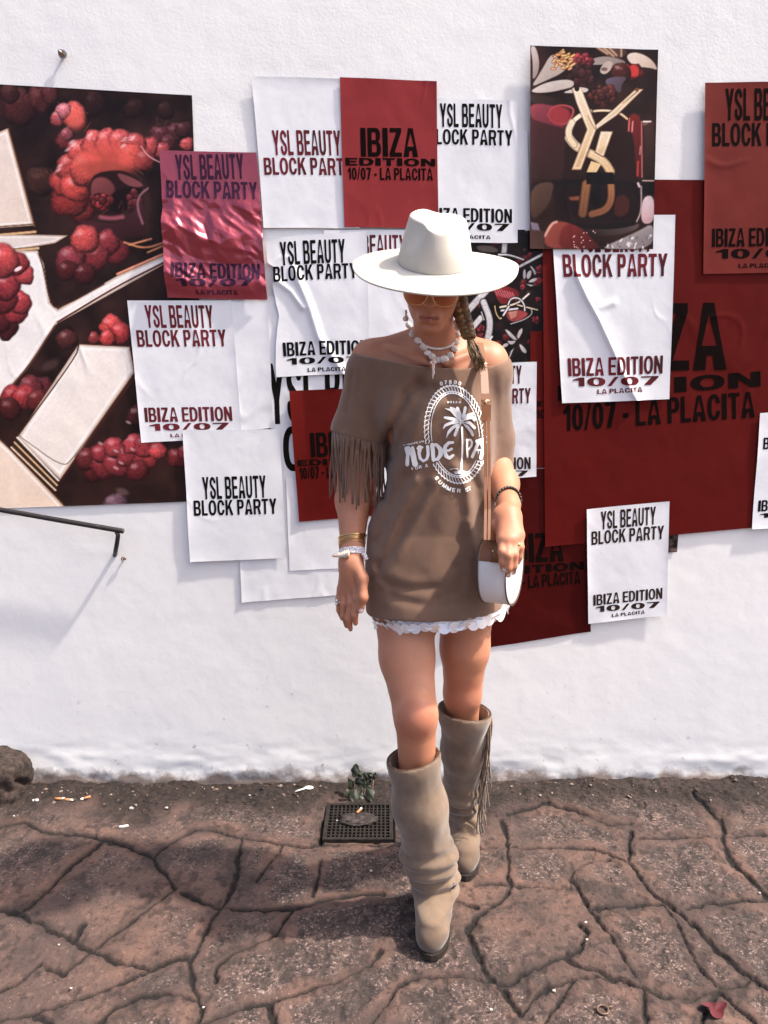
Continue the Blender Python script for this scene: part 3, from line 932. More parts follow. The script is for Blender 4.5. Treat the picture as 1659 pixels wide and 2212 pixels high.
    # berries over the gold at the left edge
    for (a, b, r_, cc) in [(40, 440, 75, (90, 34, 36)), (-10, 380, 95, (110, 40, 44)), (90, 350, 75, (170, 56, 62)), (120, 290, 75, (196, 70, 74)), (20, 260, 100, (150, 50, 56)), (45, 190, 90, (168, 58, 64)),
                           (150, 130, 66, (206, 80, 82)), (100, 60, 75, (190, 68, 72)), (20, 40, 110, (214, 82, 82))]:
        p.drupe(a * k, 548.5 + b * k, r_ * k, cc, a, .8)
    p.ell(110 * k, 548.5 + 90 * k, 9, 4, (252, 224, 226), .6, -.5)
    # lower berries
    for (a, b, r_, cc) in [(400, 510, 70, (90, 44, 42)), (560, 500, 40, (150, 60, 60)), (660, 430, 74, (230, 84, 80)), (720, 470, 70, (206, 70, 72)), (640, 500, 55, (216, 76, 74))]:
        p.drupe(a * k, 548.5 + b * k, r_ * k, cc, a, .7)
    p.stroke(z4([(640, 425), (670, 470), (700, 495)]), 1.4, (80, 20, 20)); p.stroke(z4([(665, 440), (690, 480)]), 1.2, (80, 20, 20))
    for (a, b, r_, cc) in [(250, 800, 85, (96, 40, 44)), (180, 790, 80, (120, 48, 54)), (80, 850, 75, (176, 60, 62)), (150, 860, 85, (168, 56, 58)), (220, 870, 70, (110, 42, 42)), (60, 920, 70, (80, 30, 28))]:
        p.drupe(a * k, 548.5 + b * k, r_ * k, cc, a, .6)
    p.ell(300 * k, 548.5 + 660 * k, 20, 10, (96, 70, 68), .9, -.5, .5)
    # second gold bar
    p.poly(z4([(470, 535), (770, 548), (800, 700), (360, 1340), (105, 1090)]), (248, 240, 232), 1.5, (238, 222, 208), .9, 8)
    p.stroke(z4([(470, 540), (455, 610), (105, 1085)]), 3, (70, 38, 28)); p.stroke(z4([(470, 535), (800, 552)]), 2.5, (80, 44, 34))
    p.stroke(z4([(800, 705), (430, 1230), (365, 1262), (110, 1075)]), 2, (120, 92, 74))
    p.stroke(z4([(815, 712), (362, 1345)]), 4, (70, 30, 24))
    for o_, cc in ((0, (252, 240, 226)), (14, (60, 34, 22)), (28, (224, 186, 140)), (44, (70, 42, 28)), (58, (238, 210, 176))):
        p.stroke(z4([(105 - o_ * .6, 1090 + o_), (350 - o_ * .3, 1345 + o_)]), 3.4, cc)
    p.poly(z4([(-700, 700), (0, 1100), (60, 1150), (390, 1502), (340, 1530), (-700, 1540)]), (248, 234, 220), 1.5, (238, 210, 186), 1.2, 7)
    p.stroke(z4([(0, 1098), (70, 1165), (395, 1502)]), 3.4, (76, 44, 32))
    for (a, b, r_, cc) in [(560, 1290, 70, (90, 32, 34)), (520, 1215, 70, (110, 42, 44)), (620, 1260, 85, (130, 46, 50)), (600, 1190, 65, (150, 52, 58)), (700, 1250, 90, (150, 54, 60)), (680, 1150, 70, (186, 70, 76)), (760, 1200, 80, (160, 58, 64)),
                           (800, 1130, 75, (196, 74, 80)), (870, 1210, 85, (176, 62, 64)), (860, 1140, 70, (200, 72, 76)), (940, 1170, 60, (214, 80, 82)), (820, 1290, 70, (110, 38, 40)),
                           (1060, 1210, 70, (120, 42, 44)), (1110, 1180, 60, (160, 56, 60)), (820, 960, 70, (74, 32, 32))]:
        p.drupe(a * k, 548.5 + b * k, r_ * k, cc, a, .8)
    for a, b in [(690, 1170), (720, 1240), (690, 1270), (765, 1000), (600, 1125), (790, 1160)]:
        p.ell(a * k, 548.5 + b * k, 6, 2.6, (246, 214, 216), 1.2, .5, .55)
    p.drupe(680 * k, 548.5 + 1490 * k, 80 * k, (110, 80, 92), 3, .5); p.ell(730 * k, 548.5 + 1410 * k, 14, 7, (110, 84, 84), .9, .3, .7)
    p.grain(.04, 5, 8)
    return np.clip(p.c, 0, 1)

def art_bottle(px, py):
    p = Paint(px, py, (40, 20, 15))
    p.grain(.8, 50, 13)
    k = .3307
    q = lambda pts: [(1110.3 + k * a, 54.86 + k * b) for a, b in pts]
    X = lambda a: 1110.3 + k * a
    Y = lambda b: 54.86 + k * b
    PET, PET2 = (214, 202, 190), (150, 132, 122)
    p.poly(q([(500, 150), (720, 160), (730, 210), (640, 240), (560, 190)]), (120, 84, 66), 4, (70, 44, 34), .5)
    for s_ in ([(520, 150), (600, 200)], [(610, 160), (660, 210)], [(690, 165), (690, 215)], [(560, 150), (640, 215)]):
        p.stroke(q(s_), 4, (196, 160, 130), soft=3)
    p.poly(q([(470, 245), (560, 215), (640, 222), (730, 250), (690, 285), (600, 268), (500, 275)]), (176, 160, 150), 2, (140, 124, 116), 0)
    p.poly(q([(720, 210), (770, 188), (840, 205), (900, 250), (930, 310), (880, 290), (800, 285), (745, 260)]), (238, 222, 204), 2, (206, 180, 158), .7)
    p.poly(q([(545, 315), (570, 265), (610, 242), (640, 262), (620, 310), (580, 338)]), (196, 176, 160), 2); p.ell(X(580), Y(300), 7, 4, (120, 96, 84), .5)
    p.poly(q([(97, 150), (135, 150), (160, 250), (150, 330), (112, 380), (118, 260)]), (206, 190, 182), 2, (150, 130, 124), 1.4)
    p.poly(q([(100, 420), (160, 330), (245, 180), (300, 260), (350, 280), (300, 330), (190, 380)]), (206, 192, 180), 2, (166, 148, 136), .6)
    p.berry(X(425), Y(255), 28, 22, (186, 62, 68), 16, 4, .34, .5); p.berry(X(430), Y(340), 34, 24, (74, 34, 30), 10, 5, .4, .1)
    r = np.random.default_rng(3)
    for i in range(34):
        a, b = r.uniform(240, 365), r.uniform(190, 300)
        p.stroke(q([(a, b), (a + r.uniform(10, 34), b - r.uniform(-14, 26))]), 3.2, (236, r.integers(170, 205), r.integers(110, 150)), dark=(150, 92, 60))
    p.poly(q([(98, 440), (200, 385), (330, 365), (385, 378), (380, 415), (320, 430), (230, 450), (130, 455)]), (228, 216, 206), 2, (188, 170, 158), 1.2)
    p.poly(q([(300, 455), (370, 430), (420, 415), (480, 425), (470, 450), (400, 455)]), (216, 200, 188), 2)
    p.berry(X(760), Y(320), 22, 19, (150, 38, 34), 10, 6, .45, .6); p.ell(X(770), Y(310), 12, 13, (206, 58, 52), .6)
    p.drupe(X(690), Y(320), 24, (80, 32, 26), 4, .9)
    p.poly(q([(575, 370), (650, 345), (735, 350), (690, 400), (690, 460), (620, 430)]), (110, 94, 108), 2, (66, 50, 56), .5)
    p.berry(X(570), Y(470), 34, 24, (112, 50, 40), 14, 8, .36, .35)
    p.poly(q([(97, 460), (200, 470), (320, 500), (300, 545), (97, 520)]), (60, 40, 36), 4, (40, 24, 20), 0)
    # bottle
    p.poly(q([(97, 520), (230, 530), (340, 560), (330, 700), (200, 700), (97, 620)]), (150, 62, 72), 3, (88, 36, 44), 1.3)
    p.poly(q([(97, 620), (330, 690), (330, 1010), (97, 1010)]), (70, 32, 32), 4, (46, 26, 22), 1.0)
    p.poly(q([(330, 570), (720, 570), (830, 640), (835, 1280), (760, 1320), (300, 1300), (230, 1200), (320, 1000)]), (44, 20, 15), 3, (30, 13, 10), 1.4)
    p.stroke(q([(215, 600), (240, 545), (320, 530), (395, 560), (340, 660), (250, 650), (220, 600)]), 4, (196, 84, 84), soft=3)
    p.ell(X(290), Y(600), 24, 20, (156, 52, 56), .6)
    p.poly(q([(735, 610), (775, 580), (825, 620), (830, 1010), (790, 1010), (770, 720), (735, 700)]), (120, 32, 30), 4, (70, 22, 20), 1.4)
    for s_, cc, w_ in (([(742, 620), (738, 700)], (226, 110, 104), 3), ([(765, 640), (760, 705)], (230, 150, 140), 3), ([(822, 640), (826, 1000)], (206, 120, 110), 2.5), ([(800, 900), (796, 990)], (190, 60, 54), 4),
                     ([(835, 640), (880, 640)], (246, 226, 216), 4), ([(838, 660), (860, 655)], (230, 200, 190), 3), ([(830, 1022), (900, 1024)], (220, 190, 180), 2.4), ([(815, 800), (812, 850)], (230, 170, 160), 2)):
        p.stroke(q(s_), w_, cc, soft=2.5)
    p.poly(q([(836, 660), (900, 640), (910, 1000), (840, 1000)]), (72, 44, 36), 4, (40, 24, 18), 1.2)
    p.poly(q([(97, 1040), (240, 1015), (830, 1020), (830, 1110), (97, 1110)]), (22, 10, 8), 3); p.poly(q([(825, 1036), (905, 1036), (905, 1112), (825, 1112)]), (14, 7, 6), 2)
    p.poly(q([(97, 1050), (260, 1020), (240, 1120), (210, 1200), (97, 1300)]), (92, 64, 50), 5, (60, 40, 32), 1)
    p.poly(q([(240, 1060), (830, 1050), (830, 1240), (760, 1290), (330, 1260), (260, 1180)]), (26, 9, 7), 4)
    p.poly(q([(650, 1130), (700, 1110), (745, 1140), (745, 1220), (700, 1260), (640, 1250)]), (66, 28, 22), 4); p.poly(q([(350, 1130), (430, 1120), (430, 1150), (360, 1150)]), (130, 70, 50), 4)
    p.poly(q([(830, 1125), (905, 1118), (905, 1290), (840, 1310), (815, 1260)]), (226, 206, 206), 3, (196, 150, 150), 1.1)
    p.stroke(q([(820, 1060), (822, 1220), (790, 1290)]), 3, (190, 170, 166), soft=3); p.stroke(q([(800, 1040), (808, 1060)]), 5, (220, 200, 196), soft=3)
    p.poly(q([(420, 1330), (620, 1340), (800, 1290), (810, 1330), (700, 1375), (480, 1385)]), (96, 80, 76), 4, (30, 18, 15), 2.2)
    p.poly(q([(300, 1290), (560, 1310), (780, 1280), (800, 1310), (640, 1340), (400, 1330)]), (20, 9, 8), 3)
    # metal monogram: three joined letters
    G1, G2, DK = (246, 228, 196), (214, 172, 118), (46, 24, 14)
    p.stroke(q([(465, 1045), (440, 1235)]), 20, (150, 96, 58), (96, 56, 34), dark=(16, 7, 5))
    p.stroke(q([(625, 1050), (628, 1150), (590, 1215), (500, 1240)]), 16, (164, 106, 66), (110, 64, 40), dark=(16, 7, 5))
    p.ell(X(530), Y(1120), 9, 28, (14, 5, 4), .3, .1)
    S_ = [(728, 622), (690, 590), (640, 572), (570, 566), (490, 574), (420, 600), (370, 645), (347, 695), (352, 745), (385, 790), (430, 820), (490, 848), (545, 875), (590, 910), (620, 962)]
    p.stroke(q(S_[:6]), 5, G1, G2, dark=DK); p.stroke(q(S_[4:9]), 10, G1, G1, dark=DK); p.stroke(q(S_[8:]), 19, G1, G2, dark=DK); p.stroke(q(S_[6:10]), 15, G1, (236, 206, 160))
    p.poly(q([(557, 702), (635, 704), (575, 872), (518, 845)]), G1, 1.4, G2, 1.4, 3); p.poly(q([(495, 895), (560, 915), (530, 968), (465, 968)]), (232, 196, 144), 1.4)
    p.stroke(q([(520, 838), (575, 868)]), 1.6, DK)
    p.poly(q([(366, 420), (428, 415), (525, 650), (640, 560), (795, 424), (835, 430), (650, 620), (535, 690), (432, 955), (366, 955), (470, 690), (395, 500)]), DK, 7)
    p.poly(q([(370, 422), (428, 418), (522, 655), (528, 690), (430, 952), (368, 952), (468, 690), (400, 520)]), G1, 1.4, G2, 1.5, 3)
    p.poly(q([(522, 664), (640, 560), (785, 426), (834, 430), (660, 600), (530, 690)]), G1, 1.4, (198, 160, 112), .2, 2.5)
    p.stroke(q([(470, 600), (520, 690)]), 1.5, (150, 104, 64)); p.stroke(q([(700, 520), (800, 440)]), 1.2, (120, 80, 50))
    p.ell(X(402), Y(428), 5.5, 5.5, (30, 16, 10), .3); p.ell(X(792), Y(432), 4.5, 4, (120, 70, 40), .4)
    p.poly(q([(366, 955), (435, 955), (432, 1005), (370, 1000)]), (36, 16, 10), 2); p.poly(q([(462, 968), (640, 968), (645, 1045), (465, 1045)]), (10, 4, 3), 2)
    # fruit and ice at the foot
    p.poly(q([(185, 1390), (230, 1290), (310, 1285), (390, 1310), (400, 1440), (300, 1468), (200, 1450)]), (156, 76, 62), 4, (110, 44, 36), .8)
    p.poly(q([(330, 1290), (440, 1330), (540, 1440), (560, 1468), (300, 1468), (280, 1400)]), (130, 44, 40), 4, (70, 22, 20), .9)
    p.stroke(q([(195, 1380), (240, 1300), (270, 1290)]), 5, (226, 170, 150), soft=4)
    p.poly(q([(580, 1450), (690, 1400), (800, 1350), (905, 1290), (900, 1468), (590, 1468)]), (196, 186, 184), 4, (120, 108, 106), 1.2)
    for i in range(26):
        a, b = r.uniform(600, 890), r.uniform(1380, 1460)
        p.ell(X(a), Y(b), r.uniform(2, 6), r.uniform(1, 3), (240, 236, 234) if i % 2 else (110, 98, 96), .8, r.uniform(0, 3), .8)
    p.poly(q([(100, 1290), (150, 1300), (165, 1350), (110, 1345)]), (120, 106, 118), 3); p.poly(q([(97, 1340), (190, 1350), (190, 1468), (97, 1468)]), (70, 46, 38), 5)
    for i in range(16):
        p.ell(X(r.uniform(380, 540)), Y(r.uniform(1330, 1460)), 1.4, 1.2, (236, 180, 170), .5)
    p.grain(.05, 4, 8)
    return np.clip(p.c, 0, 1)

def art_flowers(px, py):
    p = Paint(px, py, (26, 16, 14))
    p.grain(1.0, 22, 23)
    r = np.random.default_rng(5)
    # measured on an enlargement of this sheet
    q = lambda pts: [(976.4 + .1438 * a, 482.7 + .1438 * b) for a, b in pts]
    X = lambda a: 976.4 + .1438 * a
    Y = lambda b: 482.7 + .1438 * b
    for i in range(60):
        a, b = r.uniform(880, 1175), r.uniform(495, 785)
        cc = [(96, 30, 30), (60, 34, 30), (130, 44, 44), (70, 58, 54)][r.integers(0, 4)]
        p.drupe(a, b, r.uniform(4, 12), cc, i, .3)
    p.poly(q([(600, 950), (780, 930), (1000, 1000), (1010, 1120), (760, 1240), (680, 1150)]), (150, 44, 48), 3, (90, 28, 30), .5)
    for i in range(8):
        a = 620 + i * 40
        p.stroke(q([(a, 960 + i * 12), (a + 60, 1080 + i * 10)]), 2.2, (206, 110, 116), soft=2)
    p.poly(q([(800, 1310), (1000, 1290), (1180, 1360), (960, 1490), (830, 1450)]), (120, 40, 40), 3, (180, 80, 80), .5)
    p.poly(q([(840, 1330), (980, 1310), (960, 1400), (880, 1440)]), (190, 130, 112), 3)
    for (a, b, rx) in [(1320, 700, 10), (1290, 870, 10), (1170, 480, 6), (1060, 960, 6), (1290, 1140, 6), (1260, 1450, 8), (430, 1570, 9), (420, 1690, 7), (500, 1740, 6)]:
        p.berry(X(a), Y(b), rx, rx, (160, 52, 58), 9, int(a), .4, .3)
    LT, LT2 = (226, 222, 220), (186, 178, 174)
    for s_, w_ in (([(790, 310), (780, 430)], 12), ([(700, 470), (850, 470), (1070, 545)], 4), ([(1010, 650), (1350, 470)], 6)):
        p.stroke(q(s_), w_, LT, LT2, dark=(16, 8, 6))
    p.poly(q([(350, 330), (600, 330), (720, 420), (600, 440), (400, 420)]), (96, 84, 78), 3)
    # large letter
    p.stroke(q([(540, 980), (220, 1330)]), 15, LT, LT2, dark=(10, 6, 5)); p.stroke(q([(470, 1180), (560, 1400), (570, 1560), (535, 1720)]), 14, LT, LT2, dark=(10, 6, 5))
    p.stroke(q([(430, 1420), (310, 1560)]), 13, LT, LT2, dark=(10, 6, 5)); p.stroke(q([(440, 1330), (480, 1450)]), 2, LT, dark=(10, 6, 5)); p.stroke(q([(600, 1700), (540, 1790)]), 4, LT)
    # small letter on the glass
    p.stroke(q([(720, 1260), (980, 1210), (1150, 1060)]), 4.4, LT, (230, 206, 170), dark=(20, 8, 6)); p.stroke(q([(980, 1225), (1280, 1300)]), 2.6, (236, 216, 180), dark=(20, 8, 6))
    p.stroke(q([(840, 1230), (870, 1140), (960, 1110), (1040, 1150), (1090, 1240), (1090, 1310)]), 3, LT, dark=(20, 8, 6)); p.stroke(q([(740, 1310), (980, 1280)]), 4, LT, dark=(20, 8, 6)); p.stroke(q([(850, 1250), (770, 1380)]), 4, LT, dark=(20, 8, 6))
    p.stroke(q([(640, 1240), (660, 1360), (720, 1440), (740, 1420)]), 2, (236, 206, 150)); p.stroke(q([(880, 1510), (1080, 1450), (1210, 1360), (1180, 1270)]), 2, LT2)
    # flowers
    for pet in ([(1070, 840), (1060, 740), (1090, 670), (1110, 760), (1100, 830)], [(1110, 800), (1140, 720), (1190, 700), (1190, 780), (1140, 850)], [(1140, 880), (1200, 830), (1290, 820), (1240, 880), (1170, 890)],
                [(1110, 910), (1230, 930), (1180, 950)], [(1160, 630), (1210, 660), (1265, 740), (1240, 790), (1210, 710)],
                [(780, 1590), (840, 1600), (960, 1720), (980, 1760), (900, 1740)], [(980, 1740), (980, 1640), (1050, 1560), (1060, 1620), (1010, 1720)], [(740, 1850), (790, 1800), (850, 1800), (830, 1850), (760, 1870)],
                [(1000, 1800), (1060, 1840), (1120, 1910), (1110, 1960), (1040, 1920)], [(930, 1870), (870, 2010), (850, 2020), (880, 1920)], [(820, 1760), (880, 1770), (960, 1760), (940, 1800), (880, 1830)]):
        p.poly(q(pet), (214, 208, 204), 1.4, (160, 152, 148), .8)
    p.grain(.12, 4, 8)
    return np.clip(p.c, 0, 1)

# ------------------------------------------------------------------ the sheets on the wall
# left advertisement
Poster("photo_poster", "big glossy poster of raspberries and pale gold metal bars, left end of wall",
       [(-260, 168), (416, 207), (447, 1081), (-260, 1108)], 0, m_photo, .0024, .0012, .003, 1, art=art_berries)
# large white sheet with oversized black letters
p17 = Poster("paper_poster", "large white sheet with oversized black letters half hidden behind the person",
             [(494, 640), (1000, 640), (1000, 1262), (523, 1301)], 0, m_white, .0045, .0018, .003, 2)
p17.line("YSL BEAUTY", 583, 916.5, 926, 905, 131, m_black, bar=.145, cell=1.7)
p17.line("BLOCK PARTY", 533, 1021, 988, 1005, 97, m_black, cell=1.7)
Poster("photo_poster", "dark glossy poster of white flowers and metal letter strokes beside the braid",
       [(890, 495), (1171, 497), (1174, 781), (890, 786)], 0, m_photo, .0016, .0008, .002, 3, art=art_flowers)
Poster("paper_poster", "blank white sheet behind the left edge of the bottle poster",
       [(1010, 290), (1138, 285), (1145, 498), (1010, 496)], 0, m_white, .0038, .0012, .004, 4)
Poster("paper_poster", "blank white sheet low down behind the small brick red poster",
       [(618, 1032), (760, 1028), (770, 1225), (626, 1232)], 1, m_white, .006, .0014, .003, 41)
Poster("paper_poster", "small blank white scrap left of the largest wine red poster's edge",
       [(1100, 985), (1190, 982), (1190, 1030), (1100, 1036)], 0, m_white, .006, .0005, .001, 42)
p12b = Poster("paper_poster", "wine red sheet showing as a narrow strip beside the largest red poster",
              [(1145, 715), (1400, 715), (1400, 1010), (1145, 1010)], 1, m_deep, .008, .0006, .001, 5)
p12b.line("EDITION", 1160, 877, 1300, 870, 11, m_ink_on_red); p12b.line("10/07 - LA PLACITA", 1158.5, 903.6, 1335, 896, 19, m_ink_on_red)
def crink12(x, z, u, v):
    return .006 * np.clip(crumple(x, z, 8, 5, 5), -.3, .5) * smooth(.55, .9, v)
p12 = Poster("paper_poster", "dark wine red crinkled poster behind the white handbag",
             [(940, 1012), (1262, 1012), (1276, 1364), (960, 1412)], 0, m_wine, .004, .0012, .004, 6, crink12)
place_lines(p12, m_ink_on_red, (1097, 1215, 1218, 1211.8, 62), (1070, 1242, 1261.7, 1230, 17), (1073, 1275, 1253.8, 1260.6, 27), off=.0008)
Poster("photo_poster", "small dark photo scrap sticking out under the largest red poster",
       [(1400, 1120), (1468, 1115), (1462, 1192), (1400, 1196)], 0, m_photo, .003, .0005, .001, 7,
       art=lambda x, y: np.clip(.20 + .35 * fbm(x / 9, y / 9, 6, 4)[..., None] * np.array([1.1, 1, .98]) + np.array([.03, -.02, -.03]), 0.02, .7))
p3 = Poster("paper_poster", "white poster with dark red two-line heading in its middle, above left",
            [(545, 167), (760, 172), (776, 494), (569.5, 493)], 1, m_white, .0038, .0012, .004, 8)
p3.line("YSL BEAUTY", 590.5, 337, 737, 337, 54, m_redink, bar=.145); p3.line("BLOCK PARTY", 571.5, 378.7, 762, 379.5, 37, m_redink)
p16 = Poster("paper_poster", "white poster with one red word left of the hat crown",
             [(700, 498), (965, 498), (965, 775), (712, 790)], 1, m_white, .006, .0016, .002, 9)
p16.line("YSL BEAUTY", 732, 553, 878, 553, 44, m_redink, bar=.145)
def crink13(x, z, u, v):
    return .006 * crumple(x, z, 18, 7, 6) * smooth(.2, .5, v) + .002
p13 = Poster("paper_poster", "crumpled white poster with red line ends between the bare arm and red sheets",
             [(955, 790), (1158, 782), (1157, 1029), (960, 1047)], 2, m_white, .003, .001, .003, 10, crink13)
p13.line("YSL BEAUTY", 1011, 832, 1125.6, 829, 39, m_redink, .0008, bar=.145); p13.line("BLOCK PARTY", 1004, 875, 1145.5, 871.5, 33, m_redink, .0008)
p13.line("IBIZA EDITION", 995, 1016, 1144.7, 1013, 26, m_brownink, .0008); p13.line("10/07", 1000, 1031, 1138.7, 1028, 12, m_brownink, .0008)
def wave7(x, z, u, v):
    return .0014 * fbm(x * 3.2, z * 2.2, 71, 2)
p7 = Poster("paper_poster", "largest wine red poster on the right with oversized black lettering",
            [(1169, 388), (1760, 392), (1780, 1125), (1177, 1180)], 2, m_deep, .005, .0012, .0035, 11, wave7)
place_lines(p7, m_ink_on_red, (1283, 804, 1567, 799, 145), (1204, 866, 1640.6, 835, 33), (1216, 931, 1628.6, 901.6, 56), off=.0008, cell=1.6)
p5 = Poster("paper_poster", "white poster with black lettering at top and foot, behind the hat crown",
            [(931, 214), (1117.6, 219.6), (1117, 525), (935, 526)], 2, m_white, .0038, .0012, .003, 12)
event_lines(p5, m_black, (950.4, 277, 1084.6, 278.3, 51), (924, 314, 1106.4, 316, 33), (922, 480.7, 1105, 482, 30), (942, 499.4, 1098.5, 499.4, 15.5), (970, 517.2, 1058.8, 517.2, 7.5))
def crink15(x, z, u, v):
    a = at_y(640, 600, 0); b = at_y(715, 800, 0)
    d = poly_dist(x, z, [(at_y(*q_, 0)[0], at_y(*q_, 0)[2]) for q_ in ((636, 585), (668, 660), (690, 730), (745, 810))])
    d2 = poly_dist(x, z, [(at_y(*q_, 0)[0], at_y(*q_, 0)[2]) for q_ in ((590, 600), (630, 630), (655, 665))])
    return .004 * crumple(x, z, 28, 5, 5) * smooth(.2, .4, v) + .008 * np.exp(-(d / .012) ** 2) + .006 * np.exp(-(d2 / .010) ** 2) + .002
def tear15(u, v):
    t = (.055 + .05 * vnoise(v * 9, v * 0, 4)) * smooth(.16, .22, v) * smooth(1.0, .5, v)
    return t + u * (1 - t)
p15 = Poster("paper_poster", "creased white poster with black lettering and a torn left side, beside the bare shoulder",
             [(574.5, 516), (792, 500), (800, 806), (598, 814)], 2, m_white, .003, .0012, .004, 13, crink15, tear=tear15)
event_lines(p15, m_black, (607.6, 574.7, 746.5, 568, 51), (592.5, 609.7, 772, 601, 33), (613.7, 770, 796, 764, 30), (621, 788, 781, 783, 14), (665.7, 803.8, 748, 801, 8.5), off=.0008)
Poster("paper_poster", "blank white sheet between the two posters with red and black headings, left of centre",
       [(495, 652), (578, 650), (592, 924), (520, 930)], 1, m_white, .006, .0014, .004, 43)
p19 = Poster("paper_poster", "white poster with dark red lettering overlapping the raspberry picture",
             [(277, 649.7), (501, 649), (524, 944), (307.5, 956)], 2, m_white, .0038, .0012, .0035, 14)
event_lines(p19, m_redink, (318, 708.5, 463.7, 708.5, 49), (299, 749.6, 491, 747.8, 36), (315.7, 911.5, 503.7, 908.6, 31), (325.5, 930.4, 496.5, 927, 15), (370, 944, 462, 942, 7.5))
def crink2(x, z, u, v):
    k_ = smooth(.24, .42, v) * smooth(1.02, .86, v)
    a_ = x + .02 * fbm(x * 12, z * 12, 3, 2); b_ = z + .02 * fbm(x * 12 + 5, z * 12, 4, 2)
    f_ = vtri(a_ * 10 + b_ * 5, b_ * 11 - a_ * 4, 38) + .55 * vtri(a_ * 22 - b_ * 10, b_ * 20 + a_ * 8, 39) + .25 * vtri(a_ * 52 + b_ * 16, b_ * 46, 40)
    return (.030 * np.clip(f_, -.42, .9) + .0135) * k_ + .003 * (1 - k_) * vtri(a_ * 14, b_ * 14, 41) + .002
p2 = Poster("foil_poster", "crumpled shiny red poster with dark lettering over the raspberry picture's right edge",
            [(346, 327), (555, 331.5), (579, 648), (364, 644)], 3, m_foil, .0026, .001, .003, 15, crink2)
event_lines(p2, m_olive, (382, 391, 529, 388, 54), (362, 429, 558, 432, 37), (376, 601, 564, 603, 32), (386, 621, 551, 619, 17), (427, 637, 516, 637.5, 9.5), off=.0018)
p4 = Poster("paper_poster", "smooth brick red poster above the hat with black lettering in its middle",
            [(734, 170), (942, 179), (946.5, 494.5), (744, 492)], 3, m_red, .0038, .0012, .003, 16)
place_lines(p4, m_ink_on_red, (780, 341, 903, 341.5, 62), (746.5, 359.7, 939.7, 361.7, 16.5), (752, 390, 934.6, 392, 26))
def fold18(x, z, u, v):
    return .010 * np.clip(.16 - u, 0, 1) * smooth(.9, .0, v) * 6
p18 = Poster("paper_poster", "brick red poster partly behind the fringed sleeve with its left edge curling",
             [(626.5, 844), (800, 837), (816, 1112), (647, 1125.6)], 3, m_deep, .005, .0012, .004, 17, fold18)
place_lines(p18, m_ink_on_red, (673.7, 987.4, 777, 983, 52.7), (644.6, 1005.6, 807, 1000, 13), (649.4, 1033.6, 802.5, 1028, 25), off=.0008)
p21 = Poster("paper_poster", "white poster with black heading in its middle, lowest on the left",
             [(396, 928.7), (604.6, 926.7), (618.6, 1203.8), (413, 1212.5)], 3, m_white, .0038, .0012, .0045, 18)
p21.line("YSL BEAUTY", 440, 1077.7, 576.5, 1074, 48, m_black, bar=.145); p21.line("BLOCK PARTY", 421, 1113.3, 599.4, 1108.6, 33, m_black)
def fold9(x, z, u, v):
    L = [(at_y(*q_, 0)[0], at_y(*q_, 0)[2]) for q_ in ((1240, 590), (1262, 640), (1290, 690), (1322, 760), (1352, 830), (1374, 868))]
    d = poly_dist(x, z, L)
    L2 = [(at_y(*q_, 0)[0], at_y(*q_, 0)[2]) for q_ in ((1268, 625), (1292, 665), (1322, 655))]
    d2 = poly_dist(x, z, L2)
    wf = np.where(x > 0, 1, 1)
    return .007 * np.exp(-(d / .008) ** 2) + .003 * np.exp(-(d / .030) ** 2) + .003 * np.exp(-(d2 / .012) ** 2) + .004 * crumple(x, z, 48, 4, 4) * np.exp(-(d / .10) ** 2) + .001
p9 = Poster("paper_poster", "white poster with a long diagonal fold and dark red lettering, under the bottle picture",
            [(1188, 466), (1455, 466), (1443, 862), (1212.5, 871)], 4, m_white, .0028, .001, .003, 19, fold9)
event_lines(p9, m_redink, (1247.5, 546.6, 1404.6, 545, 60), (1214.9, 600, 1437, 598, 49), (1226, 813.5, 1428.3, 807, 39), (1236, 835, 1419.6, 831, 19), (1288.3, 850.8, 1385, 846, 10), off=.0009)
p8 = Poster("paper_poster", "brick red poster with dark lettering cut off by the top right frame edge",
            [(1520, 181.5), (1800, 178), (1803, 588), (1516, 593)], 4, m_deep, .0038, .0012, .004, 20)
m_p8 = paper_mat("warm_red_paper", (.165, .026, .020), .5, .08); p8.o.data.materials[0] = m_p8
event_lines(p8, m_ink_on_red, (1563.4, 263.2, 1740, 263, 69), (1535, 318.4, 1759, 317, 50), (1534.6, 535, 1721, 533, 39.7), (1543.5, 560, 1735, 558, 20.5), (1592, 579.7, 1683, 579, 9))
p10 = Poster("paper_poster", "white poster with black lettering curling at its left side, right frame edge",
             [(1638, 892), (1826, 880), (1808, 1132), (1621, 1142)], 4, m_white, .005, .001, .005, 21)
event_lines(p10, m_black, (1672, 935, 1788, 929, 35), (1643.7, 970, 1800, 962, 25), (1633.8, 1104, 1790, 1095, 24), (1637, 1117.8, 1780, 1110, 10))
p11 = Poster("paper_poster", "white poster with black lettering hanging lowest on the right, over dark red sheets",
             [(1265, 1098), (1443, 1081.5), (1438, 1327), (1269.7, 1345)], 4, m_white, .005, .001, .004, 22)
event_lines(p11, m_brownink, (1296, 1142.4, 1413.6, 1131.6, 39), (1276, 1175, 1431.5, 1162.6, 29), (1280.3, 1306, 1428.3, 1291, 23.5), (1285.5, 1320, 1422.4, 1310, 13), (1320, 1330.8, 1390.6, 1323.3, 7))
Poster("photo_poster", "glossy dark poster of a perfume bottle with gold monogram and raspberries, top right",
       [(1142.5, 104), (1417, 112), (1406, 540), (1142, 540)], 6, m_photo, .0018, .001, .004, 23, art=art_bottle)
# ================================================================== smooth bodies: signed fields turned into one continuous skin
def _A(v):
    return np.array(v, float)

